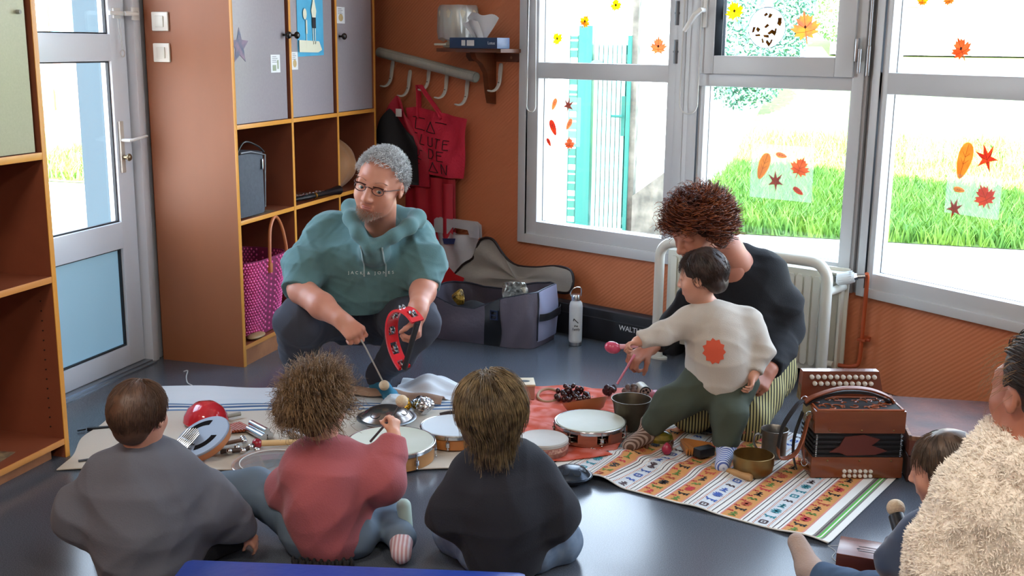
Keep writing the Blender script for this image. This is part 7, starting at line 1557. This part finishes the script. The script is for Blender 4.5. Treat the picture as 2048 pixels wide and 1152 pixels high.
# pink child
HB = basis((-.05, -.02, 1), (.45, .88, -.05))
bd, Pk = child_back((-1.236, 2.485, 0), 'child in a pink top with wild curly hair raising a mallet in one hand', (-.008, .026, .400), .160, HB,
    [((.005, .0, .07), .100), ((.0, .005, .16), .098), ((-.002, .01, .235), .082), ((.0, .018, .27), .05)],
    [[((-.062, .015, .245), .048), ((-.12, .06, .16), .044), ((-.10, .14, .13), .036), ((-.06, .19, .13), .028)], [((.06, .025, .245), .050), ((.155, .01, .205), .046), ((.165, .045, .26), .040), ((.170, .075, .305), .032)]],
    [[((-.05, .04, .07), .07), ((-.215, .13, .125), .060), ((-.33, .155, .12), .045)], [((.05, .03, .06), .07), ((.14, .15, .055), .052), ((.195, .01, .045), .040)]],
    M_skin3, mat('pink_knit', 'A0545A', rough=.9, sheen=.1, bump=.15, bscale=200), 'jumper', mat('blue_grey_leggings', '5C6C7C', rough=.9), seed=33,
    hands=[((.170, .075, .305), (.02, .35, .9), (-.6, .5, 0), 1, .088, (1.0, 1.2, .8))])
M_h2 = mat('curly_dark_blond_hair', '9A7C58', rough=.5, noise=.9, nscale=50, col2='5A4432')
haircap('hair_base', bd, Pk, HB, .160, mat('dark_hair_base', '3A2C24', rough=.8, noise=.8, nscale=40, col2='5C4634'), (-.20, -.16, .28), (.16, .18, .62), [((0, -.12, .15), (.40, .48, .42)), ((-.34, -.30, .06), (.30, .28, .32)), ((0, -.3, -.15), (.25, .22, .25))], [((0, .50, -.10), (.42, .36, .36)), ((0, .22, -.52), (.5, .44, .32))], fold=.010, res=.005, ff=44)
hair('hair', bd, Pk, HB, .160, M_h2, n=2200, length=.066, r=.0010, curl=.010, lift=.72, flow=(-.6, -.4, -.3), seed=43, sel=sel_all, segs=11, cfreq=15)
b = MB()
for i in range(5): a = i * 1.25; b.ell(Pk(.40 + .05 * math.cos(a), -.02, .20 + .06 * math.sin(a)), .006, 8, 6)
b.build('hair_tie', mat('red_scrunchie', 'B03040', rough=.6), bd)
b = MB()
for i in range(26): b.ell((-.075 + .155 * i / 25, -.105 + .012 * math.cos(i * 2.1) + .03 * abs(i / 25 - .5), .022), (.006, .01, .012), 8, 6)
b.build('lace_hem', mat('black_lace', '121216', rough=.9), bd)
F = Sdf((.10, -.12, -.005), (.30, .12, .16), .004); F.cap((.195, .0, .045), (.200, -.055, .035), .032, .028, .02); F.plane((0, 0, .001), (0, 0, -1)); F.folds(.002, 60, 2); mesh_from([F.mesh()], 'sock', mat('white_pink_sock', 'C9C0C8', rough=.9, wave=('X', 30, .4, .2), col2='B08A90'), bd)
F = Sdf((.12, -.02, -.005), (.28, .16, .18), .004); F.cap((.208, .04, .035), (.196, .06, .115), .016, .020, .02); mesh_from([F.mesh()], 'slipper_sole', mat('pale_green_sole', 'A9BCB2', rough=.6), bd)
# navy child
HB = basis((0, -.03, 1), (-.20, .95, -.1))
bd, Pk = child_back((-.757, 2.52, 0), 'child in a navy top with blond hair sitting right of the pink child', (-.042, .018, .430), .185, HB,
    [((0, .03, .07), .115), ((.0, .035, .17), .118), ((-.008, .045, .245), .098), ((-.012, .048, .285), .06)],
    [[((-.095, .045, .245), .056), ((-.140, .03, .15), .054), ((-.11, .12, .09), .042), ((-.05, .18, .08), .034)], [((.075, .045, .248), .056), ((.122, .03, .15), .056), ((.10, .12, .09), .042), ((.04, .18, .08), .034)]],
    [[((-.05, .06, .07), .08), ((-.125, .14, .05), .062), ((.0, .26, .05), .045)], [((.05, .06, .07), .08), ((.135, .10, .05), .062), ((.03, .25, .05), .045)]],
    M_skin3, mat('navy_sweatshirt', '1D202A', rough=.95, sheen=.03, bump=.12, bscale=250), 'sweater', mat('light_jeans', '7E90A6', rough=.9, noise=.6, nscale=40, col2='62768E'), seed=35)
M_h3 = mat('blond_hair', '94805E', rough=.42, noise=.9, nscale=40, col2='4A3C2C')
haircap('hair_base', bd, Pk, HB, .185, mat('dark_blond_base', '6A5840', rough=.7, noise=.8, nscale=60, col2='463A2C'), (-.16, -.14, .26), (.12, .16, .60), [((-.02, -.10, .15), (.43, .46, .41)), ((-.02, -.20, -.15), (.40, .28, .34))], [((0, .48, -.08), (.42, .36, .36)), ((0, .26, -.50), (.5, .40, .32))], fold=.003, res=.0045)
hair('hair', bd, Pk, HB, .185, M_h3, n=3400, length=.115, r=.0011, curl=.003, lift=.06, flow=(.15, -.2, -1), seed=45, sel=sel_all, segs=8, cfreq=4, grow=.20)

# ================================================================== person in the fleece jacket (right edge) and the child on the lap
FO = (.304, 2.027, 0)
hh = .235; HB = basis((.05, .0, 1), (-.30, .93, -.15)); hc = (.078, .045, .722)
F = Sdf((-.16, -.20, .0), (.34, .62, .90), .005); PF = head(F, hc, HB, hh, jaw=.92)
F.cap((.07, .03, .66), (.06, .03, .58), .045, .05, .03); F.chain([((.06, .02, .12), .12), ((.06, .02, .35), .12), ((.06, .03, .52), .12)], .05)
F.chain([((-.01, .03, .50), .05), ((-.045, .045, .36), .042), ((-.018, .16, .24), .033)], .02); hand(F, (-.018, .16, .24), (.5, .7, -.2), (.3, 0, -.9), 1, .15)
F.chain([((0, .05, .12), .09), ((-.02, .40, .12), .06), ((.10, .50, .05), .04)], .03); F.chain([((.14, .05, .12), .09), ((.20, .38, .12), .06), ((.10, .50, .05), .04)], .03)
F.plane((0, 0, .002), (0, 0, -1))
body = mesh_from([F.mesh()], 'person', M_skin2, None, FO, TH); props(body, 'person in a cream fleece jacket at the right edge, seen from behind', 'person')
M_h4 = mat('dark_hair_tied', '3A2A22', rough=.45, noise=.9, nscale=60, col2='1C1512')
haircap('hair_base', body, PF, HB, hh, M_h4, (-.08, -.16, .60), (.24, .22, .92), [((0, -.10, .15), (.345, .42, .38)), ((0, -.42, .0), (.12, .14, .12))], [((0, .46, -.06), (.40, .34, .34)), ((0, .18, -.50), (.5, .40, .32)), ((-.36, .0, -.04), (.10, .13, .15))], fold=.003, res=.0045)
hair('hair', body, PF, HB, hh, M_h4, n=2200, length=.11, r=.0010, curl=.002, lift=.02, flow=(0, -1, -.1), seed=51, sel=sel_all, segs=7, cfreq=4)
hair('hair_wisps', body, PF, HB, hh, mat('golden_wisps', '8A6A48', rough=.5), n=45, length=.075, r=.0005, curl=.003, lift=.32, flow=(-.6, .8, -.5), seed=52, sel=lambda d: d.x < -.4 and d.z > -.3 and d.y > -.1, segs=8, cfreq=7)
M_fl = mat('cream_fleece', 'F4ECE0', rough=.95, sheen=.2, bump=.35, bscale=220)
F = Sdf((-.24, -.24, .02), (.40, .30, .74), .005)
F.chain([((.10, .02, .12), .150), ((.10, .02, .35), .150), ((.095, .03, .48), .14)], .06); F.cap((.005, .035, .530), (.18, .03, .545), .082, .082, .06)
F.chain([((-.010, .03, .515), .085), ((-.040, .035, .42), .078), ((-.052, .05, .33), .070)], .05); F.cone((-.052, .05, .34), (-.02, .15, .245), .068, .052, .04)
for i in range(8):
    a0, a1 = 2 * PI * i / 8, 2 * PI * (i + 1) / 8; F.cap((.082 + .070 * math.cos(a0), .03 + .070 * math.sin(a0), .610), (.082 + .070 * math.cos(a1), .03 + .070 * math.sin(a1), .610), .036, .036, .04)
F.folds(.010, 22, 61); F.folds(.0040, 110, 62)
JK = mesh_from([F.mesh()], 'fleece_jacket', M_fl, body)
b = MB(); rr = random.Random(77); fm = JK.data
nv = len(fm.vertices)
for i in range(40000):
    v = fm.vertices[rr.randrange(nv)]; nn = v.normal; t = Vector((rr.gauss(0, 1), rr.gauss(0, 1), rr.gauss(0, 1))) * .6
    d1_ = (nn + t * .7).normalized(); p = v.co; q = p + d1_ * .007; e_ = q + (d1_ + t).normalized() * .006
    w_ = nn.orthogonal() * .0009; k = len(b.v); b.v += [tuple(p - w_), tuple(p + w_), tuple(q + w_), tuple(q - w_), tuple(e_)]; b.f += [(k, k + 1, k + 2, k + 3), (k + 3, k + 2, k + 4)]; b.mi += [0, 0]
me = bpy.data.meshes.new('fleece_pile'); me.from_pydata(b.v, [], b.f); me.materials.append(M_fl); o = bpy.data.objects.new('fleece_pile', me); place(o, body); o['kind'] = 'stuff'
F = Sdf((-.14, -.10, .0), (.34, .62, .24), .006); F.chain([((0, .05, .11), .11), ((-.02, .38, .11), .075), ((.10, .50, .06), .055)], .04); F.chain([((.14, .05, .11), .11), ((.20, .36, .11), .075), ((.10, .50, .06), .055)], .04); F.plane((0, 0, .003), (0, 0, -1)); mesh_from([F.mesh()], 'trousers', mat('dark_jeans', '2E3A4E', rough=.9), body)
# child on the lap
CO = (.267, 2.435, 0)
hh = .165; HB = basis((-.15, .05, 1), (-.85, .55, -.25)); hc = (-.030, -.025, .450)
F = Sdf((-.26, -.16, .0), (.16, .70, .56), .0045); PC = head(F, hc, HB, hh, nose=.8, brow=.7)
F.cap((-.02, -.01, .38), (-.01, .0, .33), .03, .034, .02); F.chain([((.01, .02, .12), .06), ((.0, .01, .22), .07), ((-.005, .0, .30), .06)], .04)
F.chain([((-.055, .02, .29), .030), ((-.078, .07, .20), .026), ((-.055, .115, .225), .02)], .02); hand(F, (-.055, .115, .225), (.1, .6, .6), (.6, 0, 0), 1, .08, curl=(.9, 1.1, .7), thumb=(.3, .6), tc=.6)
F.chain([((.0, .04, .09), .05), ((-.100, .12, .085), .04), ((-.178, .30, .045), .028)], .02)
body = mesh_from([F.mesh()], 'person', M_skin3, None, CO, TH); props(body, 'small child with brown hair and blue clothes on the lap of the person in fleece', 'person')
M_h5 = mat('warm_brown_hair', '5E4A3A', rough=.45, noise=.8, nscale=50, col2='3A2C22')
haircap('hair_base', body, PC, HB, hh, M_h5, (-.16, -.16, .34), (.10, .12, .58), [((0, -.10, .16), (.36, .43, .39)), ((0, -.28, -.08), (.26, .2, .25))], [((0, .46, -.08), (.40, .36, .36)), ((0, .20, -.52), (.5, .42, .35))], fold=.002, res=.004)
hair('hair', body, PC, HB, hh, M_h5, n=1500, length=.045, r=.0010, curl=.001, lift=.10, flow=(0, -.1, -1), seed=55, sel=sel_all, segs=5, cfreq=4)
F = Sdf((-.22, -.14, .05), (.16, .24, .38), .0045); F.chain([((.01, .02, .12), .085), ((.0, .01, .22), .088), ((-.005, .0, .29), .07)], .04); F.chain([((-.055, .02, .285), .045), ((-.085, .065, .195), .044)], .03); F.cone((-.086, .065, .195), (-.06, .11, .222), .042, .034, .02); F.folds(.006, 34, 63)
mesh_from([F.mesh()], 'sweatshirt', mat('navy_blue_fleece', '2A3C58', rough=.9, sheen=.3), body)
F = Sdf((-.24, -.08, .0), (.16, .56, .24), .0045); F.chain([((.01, .03, .09), .085), ((-.09, .11, .075), .062), ((-.172, .27, .048), .042)], .03); F.cap((.05, .06, .08), (.09, .25, .07), .075, .05, .03); F.folds(.005, 34, 65); F.plane((0, 0, .003), (0, 0, -1))
mesh_from([F.mesh()], 'trousers', mat('blue_denim', '3E5674', rough=.9, noise=.5, nscale=50, col2='32465F'), body)
F = Sdf((-.29, .22, -.005), (-.10, .54, .14), .004); F.cap((-.168, .27, .045), (-.190, .345, .036), .034, .032, .02); F.cap((-.190, .345, .036), (-.208, .415, .078), .032, .025, .02); F.folds(.002, 50, 3); F.plane((0, 0, .001), (0, 0, -1)); mesh_from([F.mesh()], 'sock', mat('beige_sock', 'A8948A', rough=.9, bump=.2, bscale=200), body)
